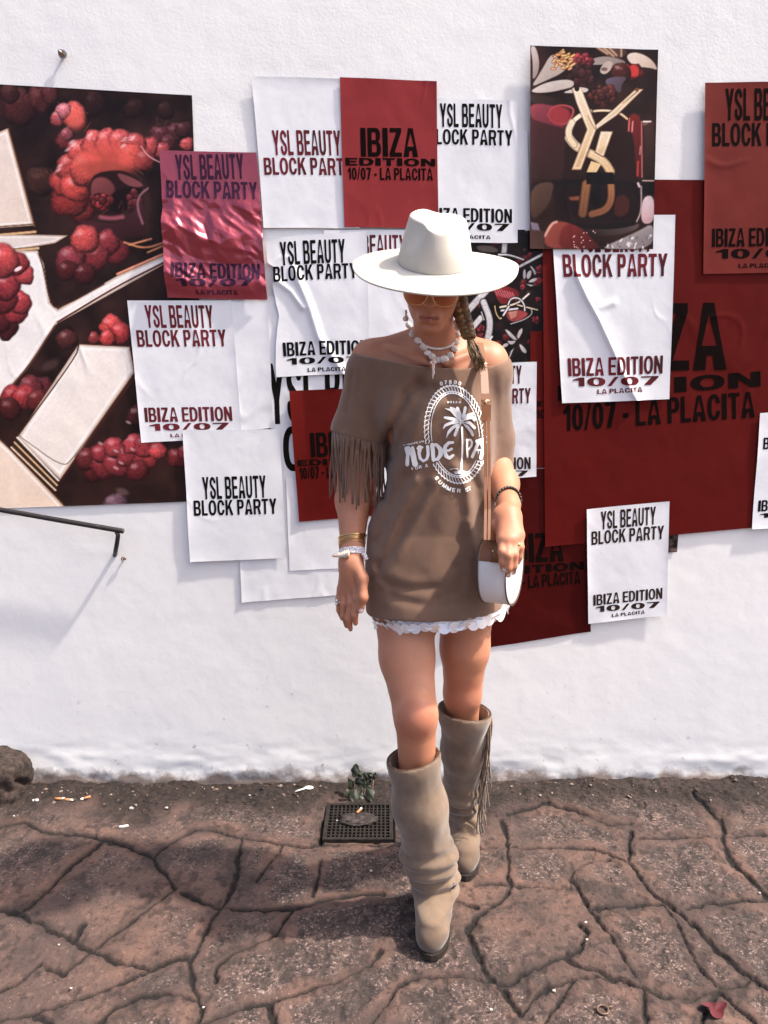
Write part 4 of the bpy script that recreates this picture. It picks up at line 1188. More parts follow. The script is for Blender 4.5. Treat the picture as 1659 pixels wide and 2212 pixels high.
class Field:
    """ordered list of shapes; each is (kind, data, blend, sign)"""
    def __init__(self):
        self.p = []
    def cone(self, a, b, ra, rb, k=.01, sign=1):
        self.p.append(('c', (_A(a), _A(b), ra, rb), k, sign))
        return self
    def chain(self, pts, rs, k=.008, k0=None):
        for i in range(len(pts) - 1):
            self.cone(pts[i], pts[i + 1], rs[i], rs[i + 1], k if (i or k0 is None) else k0)
        return self
    def ell(self, c, r, k=.01, rot=None, sign=1):
        M = np.array(rot.to_3x3()) if rot is not None else np.eye(3)
        self.p.append(('e', (_A(c), _A(r), M), k, sign))
        return self
    @staticmethod
    def one(q, s):
        kind, d = s[0], s[1]
        if kind == 'c':
            a, b, ra, rb = d
            ba = b - a
            t = np.clip(((q - a) @ ba) / (ba @ ba + 1e-12), 0, 1)
            e = q - a - t[:, None] * ba
            return np.sqrt((e * e).sum(1)) - (ra + (rb - ra) * t)
        c, r, M = d
        e = (q - c) @ M
        k0 = np.sqrt(((e / r) ** 2).sum(1)); k1 = np.sqrt(((e / (r * r)) ** 2).sum(1))
        return k0 * (k0 - 1) / (k1 + 1e-9)
    def value(self, q, shapes=None):
        d = np.full(len(q), 1.0)
        for s in (self.p if shapes is None else shapes):
            e = self.one(q, s); k = s[2]
            if s[3] > 0:
                h = np.clip(.5 + .5 * (d - e) / k, 0, 1)
                d = d * (1 - h) + e * h - k * h * (1 - h)
            else:
                h = np.clip(.5 - .5 * (d + e) / k, 0, 1)
                d = d * (1 - h) - e * h + k * h * (1 - h)
        return d

def skin(field, lo, hi, h, post=None, reach=.03, B=12):
    """surface nets over a sparse set of blocks"""
    lo = _A(lo); n = (np.ceil((_A(hi) - lo) / h / B).astype(int)) * B
    G = np.ones(n, np.float32)
    nb = n // B
    bi = np.stack(np.meshgrid(*[np.arange(k) for k in nb], indexing='ij'), -1).reshape(-1, 3)
    cen = lo + (bi + .5) * B * h
    Rb = B * h * .87
    each = [Field.one(cen, s) for s in field.p]
    pos = np.minimum.reduce([e for e, s in zip(each, field.p) if s[3] > 0])
    near = np.nonzero(pos < Rb + reach + .02)[0]
    off = np.stack(np.meshgrid(*[np.arange(B)] * 3, indexing='ij'), -1).reshape(-1, 3)
    for b in near:
        sh = [s for e, s in zip(each, field.p) if e[b] < Rb + s[2] + reach]
        if not sh:
            continue
        q = lo + (bi[b] * B + off) * h
        d = field.value(q, sh)
        if post is not None:
            d = post(q, d)
        i, j, k = bi[b] * B
        G[i:i + B, j:j + B, k:k + B] = d.reshape(B, B, B)
    G[0] = G[-1] = 1; G[:, 0] = G[:, -1] = 1; G[:, :, 0] = G[:, :, -1] = 1
    S = G < 0
    c = np.zeros(np.array(S.shape) - 1, np.int8)
    for a in (0, 1):
        for b in (0, 1):
            for d_ in (0, 1):
                c += S[a:S.shape[0] - 1 + a, b:S.shape[1] - 1 + b, d_:S.shape[2] - 1 + d_]
    act = (c > 0) & (c < 8)
    I = np.argwhere(act)
    idx = np.full(act.shape, -1, np.int32); idx[act] = np.arange(len(I))
    vals = np.stack([G[I[:, 0] + a, I[:, 1] + b, I[:, 2] + d_] for a in (0, 1) for b in (0, 1) for d_ in (0, 1)], 1)
    cor = np.array([(a, b, d_) for a in (0, 1) for b in (0, 1) for d_ in (0, 1)], float)
    acc = np.zeros((len(I), 3)); cnt = np.zeros(len(I))
    for a in range(8):
        for b in range(a + 1, 8):
            if np.abs(cor[a] - cor[b]).sum() == 1:
                m = (vals[:, a] < 0) != (vals[:, b] < 0)
                t = vals[m, a] / (vals[m, a] - vals[m, b])
                acc[m] += cor[a] + (cor[b] - cor[a]) * t[:, None]; cnt[m] += 1
    V = lo + (I + acc / cnt[:, None]) * h
    faces = []
    for ax in range(3):
        o1, o2 = (ax + 1) % 3, (ax + 2) % 3
        s0 = [slice(1, -1)] * 3; s0[ax] = slice(0, -1)
        s1 = [slice(1, -1)] * 3; s1[ax] = slice(1, None)
        a, b = S[tuple(s0)], S[tuple(s1)]
        for flip, m in ((False, a & ~b), (True, ~a & b)):
            e = np.argwhere(m)
            if not len(e):
                continue
            e = e + np.array([0 if q == ax else 1 for q in range(3)])
            d1 = np.zeros(3, int); d1[o1] = 1
            d2 = np.zeros(3, int); d2[o2] = 1
            f = np.stack([idx[tuple((e - d1 - d2).T)], idx[tuple((e - d2).T)], idx[tuple(e.T)], idx[tuple((e - d1).T)]], 1)
            faces.append(f[:, ::-1] if flip else f)
    return V, np.concatenate(faces)

def relax(V, Fq, n=2, w_=.5):
    """a little smoothing of the net"""
    for _ in range(n):
        acc = np.zeros_like(V); cnt = np.zeros(len(V))
        for a, b in ((0, 1), (1, 2), (2, 3), (3, 0)):
            np.add.at(acc, Fq[:, a], V[Fq[:, b]]); np.add.at(acc, Fq[:, b], V[Fq[:, a]])
            np.add.at(cnt, Fq[:, a], 1); np.add.at(cnt, Fq[:, b], 1)
        V = V * (1 - w_) + w_ * acc / np.maximum(cnt, 1)[:, None]
    return V
# ================================================================== the person
ROOT = empty("person", (.10, -.62, 0.0))
tag(ROOT, "person in wide white hat, brown fringed off-shoulder shirt dress and tall beige boots, walking", "person")
def mm(px, y, at=1200):
    """metres spanned by a length in pixels at world depth y"""
    _, ry, rz = ray(829.5, at)
    return px * (y - CAM_Y) / ry / F
def L_(*pts):
    return [P(*p) for p in pts]

# ---- body landmarks (picture x, picture y, distance in front of the wall)
SHL, SHR = P(801, 781, -.625), P(1054, 785, -.645)
ELL, WRL = P(768, 1005, -.60), P(760, 1192, -.69)
ELR, WRR = P(1064, 975, -.57), P(1098, 1092, -.775)
HIPF, KNF, ANF = P(874, 1290, -.64), P(898, 1545, -.775), P(938, 1915, -.675)
HIPB, KNB, ANB = P(1008, 1290, -.62), P(999, 1498, -.60), P(1002, 1763, -.37)

body = Field()
# trunk (under the shirt) and neck
body.ell(P(938, 880, -.635), (.125, .075, .17), .03)
body.ell(P(944, 1120, -.63), (.12, .075, .16), .04)
body.ell(P(945, 1265, -.63), (.135, .085, .11), .04)
body.cone(P(943, 772, -.632), P(936, 690, -.690), .053, .046, .03)
body.cone(P(925, 735, -.615), P(804, 772, -.625), .038, .038, .035)
body.cone(P(960, 735, -.615), P(1052, 777, -.64), .038, .038, .035)
body.cone(P(905, 800, -.655), P(818, 802, -.63), .055, .043, .03)
body.cone(P(975, 805, -.66), P(1042, 803, -.645), .055, .043, .03)
# collar bones
body.cone(P(925, 786, -.722), P(838, 752, -.668), .0055, .0045, .016)
body.cone(P(962, 786, -.722), P(1035, 756, -.680), .0055, .0045, .016)
# arms
body.cone(SHL, ELL, .0455, .040, .03); body.cone(P(766, 1000, -.60), P(764, 1080, -.625), .041, .0425, .02); body.cone(P(764, 1080, -.625), WRL, .0425, .0265, .02)
body.cone(SHR, ELR, .0445, .037, .03); body.cone(ELR, P(1088, 1045, -.68), .037, .034, .02); body.cone(P(1088, 1045, -.68), WRR, .034, .0255, .02)
# legs
body.cone(HIPF, P(879, 1420, -.70), .082, .0655, .03); body.cone(P(879, 1420, -.70), KNF, .0655, .0505, .02)
body.ell(P(902, 1538, -.800), (.032, .028, .040), .022); body.cone(KNF, P(902, 1700, -.735), .049, .043, .02); body.cone(P(902, 1700, -.735), ANF, .043, .030, .02)
body.cone(HIPB, P(1004, 1400, -.625), .072, .0605, .02); body.cone(P(1004, 1400, -.625), KNB, .0605, .0475, .02)
body.ell(P(1002, 1495, -.622), (.028, .026, .036), .02); body.cone(KNB, P(999, 1620, -.505), .046, .040, .02); body.cone(P(999, 1620, -.505), ANB, .040, .026, .02)
# left hand (hanging, back of the hand outwards)
body.cone(WRL, P(758, 1222, -.70), .0265, .027, .012)
for kx, ky, kd in ((741, 1272, -.692), (751, 1277, -.700), (762, 1275, -.708), (770, 1268, -.716)):
    body.cone(P(758, 1215, -.702), P(kx, ky, kd), .0225, .0145, .014)
body.chain(L_((770, 1262, -.718), (771, 1293, -.732), (766, 1328, -.735), (768, 1346, -.726)), (.0118, .0098, .0086, .0066), .004)
body.chain(L_((759, 1272, -.708), (758, 1302, -.722), (753, 1336, -.722), (757, 1359, -.712)), (.0118, .0098, .0086, .0062), .004)
body.chain(L_((747, 1275, -.698), (743, 1304, -.708), (743, 1330, -.706), (749, 1352, -.696)), (.0112, .0094, .0082, .0062), .004)
body.chain(L_((737, 1270, -.690), (732, 1295, -.694), (733, 1318, -.690), (739, 1336, -.682)), (.0102, .0084, .0074, .0056), .004)
body.chain(L_((770, 1220, -.712), (783, 1250, -.735), (784, 1290, -.748), (779, 1318, -.746)), (.0165, .0130, .0112, .0078), .010)
# right hand (laid over the bag)
body.cone(WRR, P(1096, 1118, -.825), .0260, .0265, .012)
for kx, ky, kd in ((1086, 1166, -.890), (1097, 1168, -.896), (1109, 1166, -.892), (1120, 1156, -.880)):
    body.cone(P(1096, 1118, -.828), P(kx, ky, kd), .0240, .0140, .016)
body.chain(L_((1086, 1166, -.890), (1085, 1192, -.914), (1086, 1214, -.916), (1087, 1229, -.910)), (.0116, .0095, .0082, .0064), .004)
body.chain(L_((1098, 1168, -.896), (1098, 1200, -.920), (1098, 1226, -.918), (1098, 1242, -.910)), (.0118, .0096, .0083, .0064), .004)
body.chain(L_((1110, 1166, -.892), (1111, 1198, -.914), (1110, 1222, -.912), (1109, 1236, -.905)), (.0112, .0093, .0081, .0062), .004)
body.chain(L_((1121, 1156, -.880), (1124, 1182, -.898), (1122, 1203, -.897), (1119, 1215, -.892)), (.0098, .0083, .0074, .0056), .004)
body.chain(L_((1080, 1116, -.832), (1069, 1136, -.838), (1066, 1158, -.826), (1066, 1174, -.812)), (.0175, .0130, .0110, .0080), .012)

# ---- head: built in its own axes (x to the right of the picture, y away from the camera, z up), bowed forward
HROT = Matrix.Rotation(R(4), 4, 'Y') @ Matrix.Rotation(R(-5), 4, 'Z') @ Matrix.Rotation(R(29), 4, 'X')
HS = .93
HC = P(927, 687, -.785) - HROT.to_3x3() @ Vector((0, -.1005 * HS, -.0668 * HS))        # the mouth is found first
def H(x, y, z):
    return HC + HROT @ Vector((x * HS, y * HS, z * HS))
def hell(c, r, k, sign=1, rot=None):
    body.ell(H(*c), [q * HS for q in r], k, HROT if rot is None else HROT @ rot, sign)
hell((0, .014, .026), (.069, .088, .080), .02)
hell((0, -.030, -.040), (.0505, .062, .066), .03)
hell((0, -.050, -.002), (.060, .046, .052), .02)
body.cone(H(-.040, -.008, -.050), H(-.013, -.070, -.090), .019 * HS, .017 * HS, .03)
body.cone(H(.040, -.008, -.050), H(.013, -.070, -.090), .019 * HS, .017 * HS, .03)
hell((0, -.082, -.095), (.019, .014, .014), .020)
hell((-.036, -.068, -.028), (.024, .022, .024), .022); hell((.036, -.068, -.028), (.024, .022, .024), .022)
hell((0, -.082, .034), (.052, .014, .012), .018)
for s in (-1, 1):
    hell((s * .032, -.101, .010), (.017, .012, .012), .010, -1)
    hell((s * .031, -.083, .009), (.0135, .0125, .0125), .003)
    hell((s * .031, -.0945, .0155), (.0155, .004, .0032), .003)
body.cone(H(0, -.094, .018), H(0, -.113, -.025), .0062 * HS, .0078 * HS, .009)
hell((0, -.1145, -.0285), (.0082, .0078, .0070), .007)
for s in (-1, 1):
    hell((s * .0108, -.103, -.0315), (.0056, .0080, .0052), .006)
    hell((s * .0060, -.1085, -.0385), (.0030, .0046, .0030), .002, -1)
# mouth
hell((0, -.091, -.068), (.024, .009, .016), .016)
for s in (-1, 1):
    body.cone(H(s * .004, -.1020, -.0605), H(s * .0235, -.0900, -.0660), .0042 * HS, .0022 * HS, .004)
    body.cone(H(0, -.1010, -.0735), H(s * .018, -.0925, -.0705), .0060 * HS, .0028 * HS, .004)
body.cone(H(-.021, -.1015, -.0668), H(.021, -.1015, -.0668), .0011, .0011, .0025, -1)
hell((0, -.0985, -.0865), (.015, .006, .003), .010, -1)
# ears
for s in (-1, 1):
    hell((s * .067, .010, -.002), (.008, .017, .029), .006, 1, Matrix.Rotation(R(s * 16), 4, 'Z'))
V, Fq = skin(body, (-.20, -1.0, .04), (.36, -.28, 1.86), .0026)
V = relax(V, Fq, 1, .35)

m_skin = mat("tanned_skin", (.40, .18, .105), .55)
n = N(m_skin)
c = n.mix(n.grey(n.noise(9, 4), .35, .7), (.50, .218, .125), (.41, .165, .090))
c = n.mix(n.grey(n.noise(280, 3, .6), .62, .72, 0, .35), c, (.22, .085, .050))
c = n.mix(n.attr("rosy"), c, (.36, .105, .065))
c = n.mix(n.math('MULTIPLY', n.attr("lips"), .75), c, (.34, .095, .075))
c = n.mix(n.attr("nail"), c, (.80, .70, .69))
c = n.mix(n.attr("brow_and_lip_shade"), c, (.06, .035, .02))
n.colour(c)
n.bump(n.noise(260, 3), .12, .002)
b_ = m_skin.node_tree.nodes["Principled BSDF"]
b_.inputs["Subsurface Weight"].default_value = .12
b_.inputs["Subsurface Radius"].default_value = (.012, .005, .003)
b_.inputs["Subsurface Scale"].default_value = .6
Minv = np.array(HROT.to_3x3())
hl = ((V - np.array(HC)) @ Minv) / HS
lips = np.zeros(len(V))
zl = hl[:, 2] + .0668; xl = hl[:, 0]
inl = (np.abs(xl) < .0265) & (hl[:, 1] < -.086)
shape_ = np.where(zl > 0, zl / (.0080 * np.sqrt(np.clip(1 - (xl / .025) ** 2, 0.001, 1))), -zl / (.0095 * np.sqrt(np.clip(1 - (xl / .023) ** 2, .001, 1))))
lips[inl] = smooth(1.1, .75, shape_[inl])
brow_and_lip_shade = smooth(.0045, .0025, np.abs(hl[:, 2] - .0305 + (np.abs(hl[:, 0]) - .030) ** 2 * 9)) * (np.abs(np.abs(hl[:, 0]) - .034) < .021) * (hl[:, 1] < -.06)
brow_and_lip_shade = np.maximum(brow_and_lip_shade, .8 * inl * smooth(.0016, .0007, np.abs(zl + .0006 - .0015 * np.cos(xl * 180))) * (np.abs(xl) < .0245))  # shade in the crease between the lips, painted as a dark line
def near(pts, r):
    d = np.full(len(V), 9.0)
    for q in pts:
        d = np.minimum(d, np.linalg.norm(V - np.array(q), axis=1))
    return smooth(r, r * .7, d)
nails = near([P(768, 1350, -.742), P(758, 1366, -.728), P(750, 1359, -.712), P(740, 1341, -.696), P(780, 1322, -.757),
              P(1087, 1235, -.922), P(1098, 1248, -.922), P(1109, 1242, -.918), P(1119, 1220, -.904)], .0085)
rosy = .40 * near([P(900, 1566, -.85)], .075) ** 1.6 + .35 * near([P(1000, 1512, -.66)], .07) ** 1.6
rosy += .25 * near([H(0, -.12, -.03)], .02)
skin_o = np_mesh("body", V, Fq, m_skin, None, True, None, {"lips": lips, "nail": nails, "rosy": rosy, "brow_and_lip_shade": brow_and_lip_shade})
adopt(skin_o, ROOT)

# ------------------------------------------------------------------ shirt dress
shirt = Field()
# levels: picture y, left x, right x, depth centre, half depth
LV = [(800, 800, 1055, -.640, .098), (870, 808, 1060, -.645, .112), (950, 828, 1066, -.645, .116), (1040, 826, 1062, -.643, .112),
      (1140, 795, 1064, -.640, .110), (1240, 788, 1078, -.640, .124), (1345, 790, 1098, -.645, .146), (1420, 792, 1110, -.645, .150)]
zl_, cl_, hw_, yc_, hd_ = [], [], [], [], []
for py, xa, xb, yc, hd in LV:
    a, b = P(xa, py, yc), P(xb, py, yc)
    zl_.append(a.z); cl_.append((a.x + b.x) / 2); hw_.append((b.x - a.x) / 2); yc_.append(yc); hd_.append(hd)
zl_, cl_, hw_, yc_, hd_ = [np.array(q)[::-1] for q in (zl_, cl_, hw_, yc_, hd_)]
def lv(z):
    return [np.interp(z, zl_, q) for q in (cl_, hw_, yc_, hd_)]
HEM = [(760, 1326), (790, 1333), (860, 1339), (942, 1341), (1000, 1338), (1060, 1325), (1099, 1306), (1130, 1290)]
NECK = [(735, 768), (752, 769), (805, 773), (880, 788), (950, 795), (1000, 796), (1060, 791), (1098, 779), (1125, 772)]
NECK_Y = [-.60, -.62, -.68, -.745, -.755, -.755, -.71, -.645, -.60]
nx_ = np.array([P(a, b, y).x for (a, b), y in zip(NECK, NECK_Y)]); nz_ = np.array([P(a, b, y).z for (a, b), y in zip(NECK, NECK_Y)])
HEM_Y = [-.66, -.70, -.755, -.768, -.76, -.735, -.68, -.62]
hx_ = np.array([P(a, b, y).x for (a, b), y in zip(HEM, HEM_Y)]); hz_ = np.array([P(a, b, y).z for (a, b), y in zip(HEM, HEM_Y)])
shirt.cone(P(803, 796, -.632), P(776, 935, -.618), .056, mm(57, -.62), .05)
shirt.cone(P(776, 935, -.618), P(773, 985, -.612), mm(57, -.62), mm(58, -.62), .02)
shirt.cone(P(1051, 800, -.645), P(1066, 950, -.60), .053, mm(42, -.60), .05)
shirt.cone(P(1066, 950, -.60), P(1070, 1060, -.605), mm(42, -.60), mm(40, -.6), .02)
shirt.cone(P(905, 806, -.655), P(800, 806, -.635), .062, .050, .03)
shirt.cone(P(975, 808, -.66), P(1055, 806, -.65), .062, .052, .03)
for s_ in (-1, 1):
    shirt.ell(P(938 + s_ * 52, 905, -.715), (.058, .045, .062), .05)
def W2(*q):
    """picture points on the front of the shirt -> world (x, z)"""
    return [tuple(np.array(P(a, b, -.745))[[0, 2]]) for a, b in q]
FOLDS = [  # (path, height, half width): ridges > 0, valleys < 0
    (W2((905, 832), (880, 855), (858, 905), (842, 960), (830, 1010), (824, 1080)), -.021, .016),
    (W2((935, 838), (905, 862), (884, 900), (866, 950), (850, 1000)), -.011, .012),
    (W2((893, 850), (872, 885), (856, 940), (846, 985)), .005, .011),
    (W2((955, 870), (915, 900), (893, 945), (880, 1000)), .006, .016),
    (W2((900, 1040), (862, 1110), (828, 1190), (806, 1235)), .008, .014),
    (W2((940, 1040), (905, 1110), (868, 1185), (838, 1230), (822, 1262)), .007, .014),
    (W2((920, 1050), (884, 1120), (848, 1185), (818, 1230)), -.0055, .012),
    (W2((880, 1030), (845, 1100), (815, 1180)), -.005, .012),
    (W2((815, 1222), (822, 1250), (842, 1264), (890, 1270), (940, 1266)), -.0042, .011),
    (W2((838, 1240), (870, 1252), (920, 1252), (985, 1230)), .0018, .016),
    (W2((985, 1225), (1000, 1245), (985, 1275), (940, 1290)), -.0045, .012),
    (W2((985, 1010), (1010, 1060), (1018, 1130), (1026, 1200)), .007, .013),
    (W2((1005, 1000), (1032, 1060), (1040, 1120)), -.008, .015),
    (W2((1012, 1130), (1020, 1190), (1012, 1250)), .006, .013),
    (W2((985, 900), (1010, 940), (1022, 1000)), -.004, .012),
    (W2((960, 1060), (952, 1140), (930, 1220)), .003, .022),
    (W2((850, 1290), (930, 1304), (1010, 1296)), -.004, .012),
    (W2((760, 800), (752, 870), (740, 930)), -.003, .006),
    (W2((1085, 800), (1090, 860), (1092, 930)), .0015, .010),
    (W2((790, 850), (782, 900), (792, 950)), .003, .014),
]
def folds(x, z):
    h = .0022 * fbm(x * 9, z * 5, 201, 3) + .0012 * fbm(x * 34, z * 22, 203, 3)
    for path, amp, w_ in FOLDS:
        h = h + 1.1 * amp * np.exp(-(poly_dist(x, z, path) / w_) ** 2)
    return h
def shirt_outer(q, d):
    cx, hw, yc, hd = lv(q[:, 2])
    e = np.stack([(q[:, 0] - cx) / hw, (q[:, 1] - yc) / hd], 1)
    p_ = 2.3
    k0 = (np.abs(e) ** p_).sum(1) ** (1 / p_)
    t = (k0 - 1) * np.minimum(hw, hd)
    k = .035
    h = np.clip(.5 + .5 * (d - t) / k, 0, 1)
    d = d * (1 - h) + t * h - k * h * (1 - h)
    front = smooth(-.58, -.66, q[:, 1])
    return d - folds(q[:, 0], q[:, 2]) * (front * .9 + .1)
def sleeve_cut(q):
    """> 0 below the sleeve ends"""
    a, b = P(718, 930, -.62), P(832, 962, -.66)
    zL = a.z + (b.z - a.z) * np.clip((q[:, 0] - a.x) / (b.x - a.x), -.3, 1.25)
    left = np.where(q[:, 0] < P(826, 990, -.64).x, zL - q[:, 2], -1)
    c, d = P(1060, 1030, -.62), P(1106, 1004, -.62)
    zR = c.z + (d.z - c.z) * np.clip((q[:, 0] - c.x) / (d.x - c.x), -.4, 1.4)
    right = np.where(q[:, 0] > P(1068, 1020, -.64).x, zR - q[:, 2], -1)
    right = np.where(q[:, 2] < P(1068, 1090, -.64).z, -1, right)
    left = np.where(q[:, 2] < P(830, 1062, -.64).z, -1, left)
    return np.maximum(left, right)
def shirt_post(q, d):
    o = shirt_outer(q, d)
    x, z = q[:, 0], q[:, 2]
    neck = z - np.interp(x, nx_, nz_) - .03 * smooth(-.70, -.56, q[:, 1])
    hem = np.interp(x, hx_, hz_) - z + .02 * smooth(-.70, -.5, q[:, 1]) * 0
    shell = np.maximum(o, -(o + .0115))
    return np.maximum(np.maximum(shell, neck), np.maximum(hem, sleeve_cut(q)))
for q_ in (P(945, 900, -.64), P(945, 1000, -.64), P(945, 1100, -.64), P(945, 1200, -.64), P(945, 1300, -.64)):
    shirt.ell(q_, (.10, .06, .06), .02)
Vs, Fs = skin(shirt, (-.16, -.86, .80), (.34, -.46, 1.50), .0036, shirt_post, reach=.12)
Vs = relax(Vs, Fs, 2, .45)
m_shirt = mat("taupe_cotton_jersey", (.225, .125, .078), .85)
n = N(m_shirt)
n.colour(n.mix(n.grey(n.noise(26, 4), .35, .68), (.195, .114, .076), (.165, .096, .064)))
n.bump(n.noise(500, 2, .6), .16, .001); n.bump(n.noise(14, 4), .06, .008)
m_shirt.node_tree.nodes["Principled BSDF"].inputs["Sheen Weight"].default_value = .25
m_shirt.node_tree.nodes["Principled BSDF"].inputs["Specular IOR Level"].default_value = .2
shirt_o = np_mesh("shirt_dress", Vs, Fs, m_shirt)
adopt(shirt_o, ROOT)
def child(o, par):
    """parent a mesh built in world coordinates under a part of the person"""
    o.parent = par
    o.matrix_parent_inverse = Matrix.Identity(4) if par is shirt_o else o.matrix_parent_inverse
    return o

def shirt_d(q):
    sh = shirt.value(q)
    return shirt_outer(q, sh)
def on_shirt(px, py, off=.0012):
    """march picture rays onto the front of the shirt"""
    dx, dy, dz = ray(px, py)
    dirs = np.stack([dx, np.broadcast_to(dy, dx.shape), np.broadcast_to(dz, dx.shape)], -1)
    dirs = dirs / np.linalg.norm(dirs, axis=-1, keepdims=True)
    o = np.array([0, CAM_Y, CAM_H]); t = np.full(len(dirs), 1.45)
    for _ in range(70):
        d = shirt_d(o + dirs * t[:, None])
        t = t + np.clip(d, -.01, .03) * .6
    return o + dirs * (t - off)[:, None]

# ---- printed motif on the front
gxp = np.arange(862, 1062, .75); gyp = np.arange(812, 1072, .75)
PX, PY = np.meshgrid(gxp, gyp, indexing='ij')
D = np.full(PX.shape, 9.0)
def zc(a, b):
    """enlargement of the motif -> picture pixels"""
    return (1560 + .2411 * a) / 1.823, (1470 + .2411 * b) / 1.823
ecx, ecy = 983.5, 938.5
def ering(a, b, lean=0.0):
    x = PX - ecx - lean * (PY - ecy); y = PY - ecy
    return (np.sqrt((x / a) ** 2 + (y / b) ** 2) - 1) * a, np.arctan2(y / b, x / a), x, y
LEAN = .075
rin, th, ex_, ey_ = ering(52, 89, LEAN)
D = np.minimum(D, np.abs(rin) - .75)
rm, th, _, _ = ering(62, 99, LEAN)
band = np.abs(rm) - 5.0
ph = th * 60 / (2 * math.pi) + rm * .10
link_ = np.abs(ph - np.round(ph)) * 6.6 - .85
edge_ = np.abs(np.abs(rm) - 4.2 - .7 * np.cos(ph * 2 * math.pi)) - .8
D = np.minimum(D, np.maximum(np.minimum(link_, edge_), band - .8))
def put(text, cx, cy, h, wch, rot, stem=.20, bar=.17, sp=1.0):
    """letters one by one along a line from (cx, cy)"""
    global D
    for i, ch in enumerate(text):
        if ch == ' ': continue
        x0, y0, rt = cx(i), cy(i), rot(i)
        X_ = (PX - x0) * math.cos(rt) + (PY - y0) * math.sin(rt)
        Y_ = -((-(PX - x0)) * math.sin(rt) + (PY - y0) * math.cos(rt))
        s = (np.abs(X_) < wch * 1.2) & (np.abs(Y_) < h * 1.2)
        w_ = wch * GW[ch] / .7
        g = glyph(ch, X_[s] / w_ + .5, Y_[s] / h + .5, stem, bar) * min(w_, h)
        D[s] = np.minimum(D[s], g)
pts07 = [zc(*q) for q in ((738, 168), (808, 148), (885, 142), (965, 148), (1040, 165))]
put("07800", lambda i: pts07[i][0], lambda i: pts07[i][1], 8.2, 7.2, lambda i: (-.28, -.14, 0, .12, .26)[i])
ptsI = [zc(*q) for q in ((848, 472), (893, 472), (940, 472), (985, 472), (1040, 472))]
put("IBIZA", lambda i: ptsI[i][0], lambda i: ptsI[i][1], 4.6, 5.2, lambda i: 0)
a_, b2_ = zc(135, 1178), zc(432, 1112)
put("EUROPEAN", lambda i: a_[0] + (b2_[0] - a_[0]) * i / 7, lambda i: a_[1] + (b2_[1] - a_[1]) * i / 7, 4.4, 4.6, lambda i: -.2)
ptsF = [zc(*q) for q in ((270, 1555), (332, 1546), (393, 1530), (0, 0), (495, 1506))]
put("FOR A", lambda i: ptsF[i][0], lambda i: ptsF[i][1], 6.6, 6.2, lambda i: -.2)
ptsS = [zc(*q) for q in ((665, 1712), (722, 1782), (790, 1838), (862, 1884), (940, 1908), (1025, 1918), (0, 0), (1152, 1902), (1198, 1880))]
put("SUMMER ST", lambda i: ptsS[i][0], lambda i: ptsS[i][1], 8.6, 8.0, lambda i: (.95, .78, .55, .38, .2, .04, 0, -.2, -.3)[i])
def blob(pts, w0, w1=None):
    """tapered stroke through enlargement points; widths in the enlargement too"""
    global D
    q = [zc(*p) for p in pts]; w1 = w0 if w1 is None else w1
    L = len(q) - 1
    for i in range(L):
        (ax, ay), (bx, by) = q[i], q[i + 1]
        vx, vy = bx - ax, by - ay
        t = np.clip(((PX - ax) * vx + (PY - ay) * vy) / (vx * vx + vy * vy + 1e-9), 0, 1)
        d = np.hypot(PX - ax - t * vx, PY - ay - t * vy)
        k = (i + t) / L
        D = np.minimum(D, d - (w0 + (w1 - w0) * k) * .1323 / 2)
def wedge(pts, ws):
    global D
    q = [zc(*p) for p in pts]
    for i in range(len(q) - 1):
        (ax, ay), (bx, by) = q[i], q[i + 1]
        vx, vy = bx - ax, by - ay
        t = np.clip(((PX - ax) * vx + (PY - ay) * vy) / (vx * vx + vy * vy + 1e-9), 0, 1)
        d = np.hypot(PX - ax - t * vx, PY - ay - t * vy)
        D = np.minimum(D, d - (ws[i] + (ws[i + 1] - ws[i]) * t) * .1323 / 2)
# letters of the big word: heavy rounded strokes; the rope stops short of them
for s_, w0 in (([(165, 1225), (185, 1330), (180, 1490), (330, 1470), (290, 1215)], 110), ([(385, 1215), (380, 1390), (445, 1435), (515, 1380), (515, 1200)], 100), ([(590, 1175), (610, 1415), (720, 1330), (690, 1190), (600, 1170)], 120), ([(930, 1130), (800, 1200), (800, 1330), (930, 1350)], 90), ([(1380, 1090), (1300, 1230), (1250, 1360), (1400, 1370), (1410, 1110)], 110)):
    q = [zc(*p) for p in s_]
    D = np.maximum(D, w0 * .1323 / 2 - poly_dist(PX, PY, q))
def clear(pts, w_):
    """keep a margin of cloth round the big letters where they cross the rope"""
    global D
    q = [zc(*p) for p in pts]
    d = poly_dist(PX, PY, q) - w_ * .1323 / 2
    D = np.maximum(D, -d)
for s_ in ([(175, 1260), (350, 1470)], [(330, 1240), (560, 1420)], [(560, 1200), (740, 1380)]):
    pass
wedge([(172, 1230), (190, 1330), (180, 1490)], (74, 54, 62)); wedge([(200, 1225), (270, 1340), (310, 1480)], (70, 74, 96)); wedge([(268, 1215), (290, 1330), (318, 1470)], (52, 66, 60))
wedge([(385, 1215), (375, 1310), (392, 1390), (445, 1435), (500, 1400), (522, 1320), (515, 1200)], (82, 52, 50, 40, 44, 52, 56))
wedge([(345, 1225), (425, 1210)], (30, 40))
wedge([(590, 1170), (600, 1280), (610, 1415)], (70, 66, 60)); wedge([(585, 1165), (660, 1170), (722, 1240), (728, 1330), (680, 1400), (600, 1420)], (40, 52, 72, 72, 52, 34))
wedge([(925, 1130), (860, 1135), (805, 1190), (790, 1260), (815, 1350), (870, 1385), (930, 1340)], (44, 52, 60, 62, 64, 52, 44)); wedge([(800, 1262), (860, 1262), (905, 1235)], (34, 40, 44))
wedge([(1160, 1085), (1158, 1200), (1165, 1370)], (36, 32, 28)); wedge([(1150, 1088), (1215, 1085), (1240, 1130), (1228, 1190), (1165, 1260)], (28, 34, 36, 34, 22))
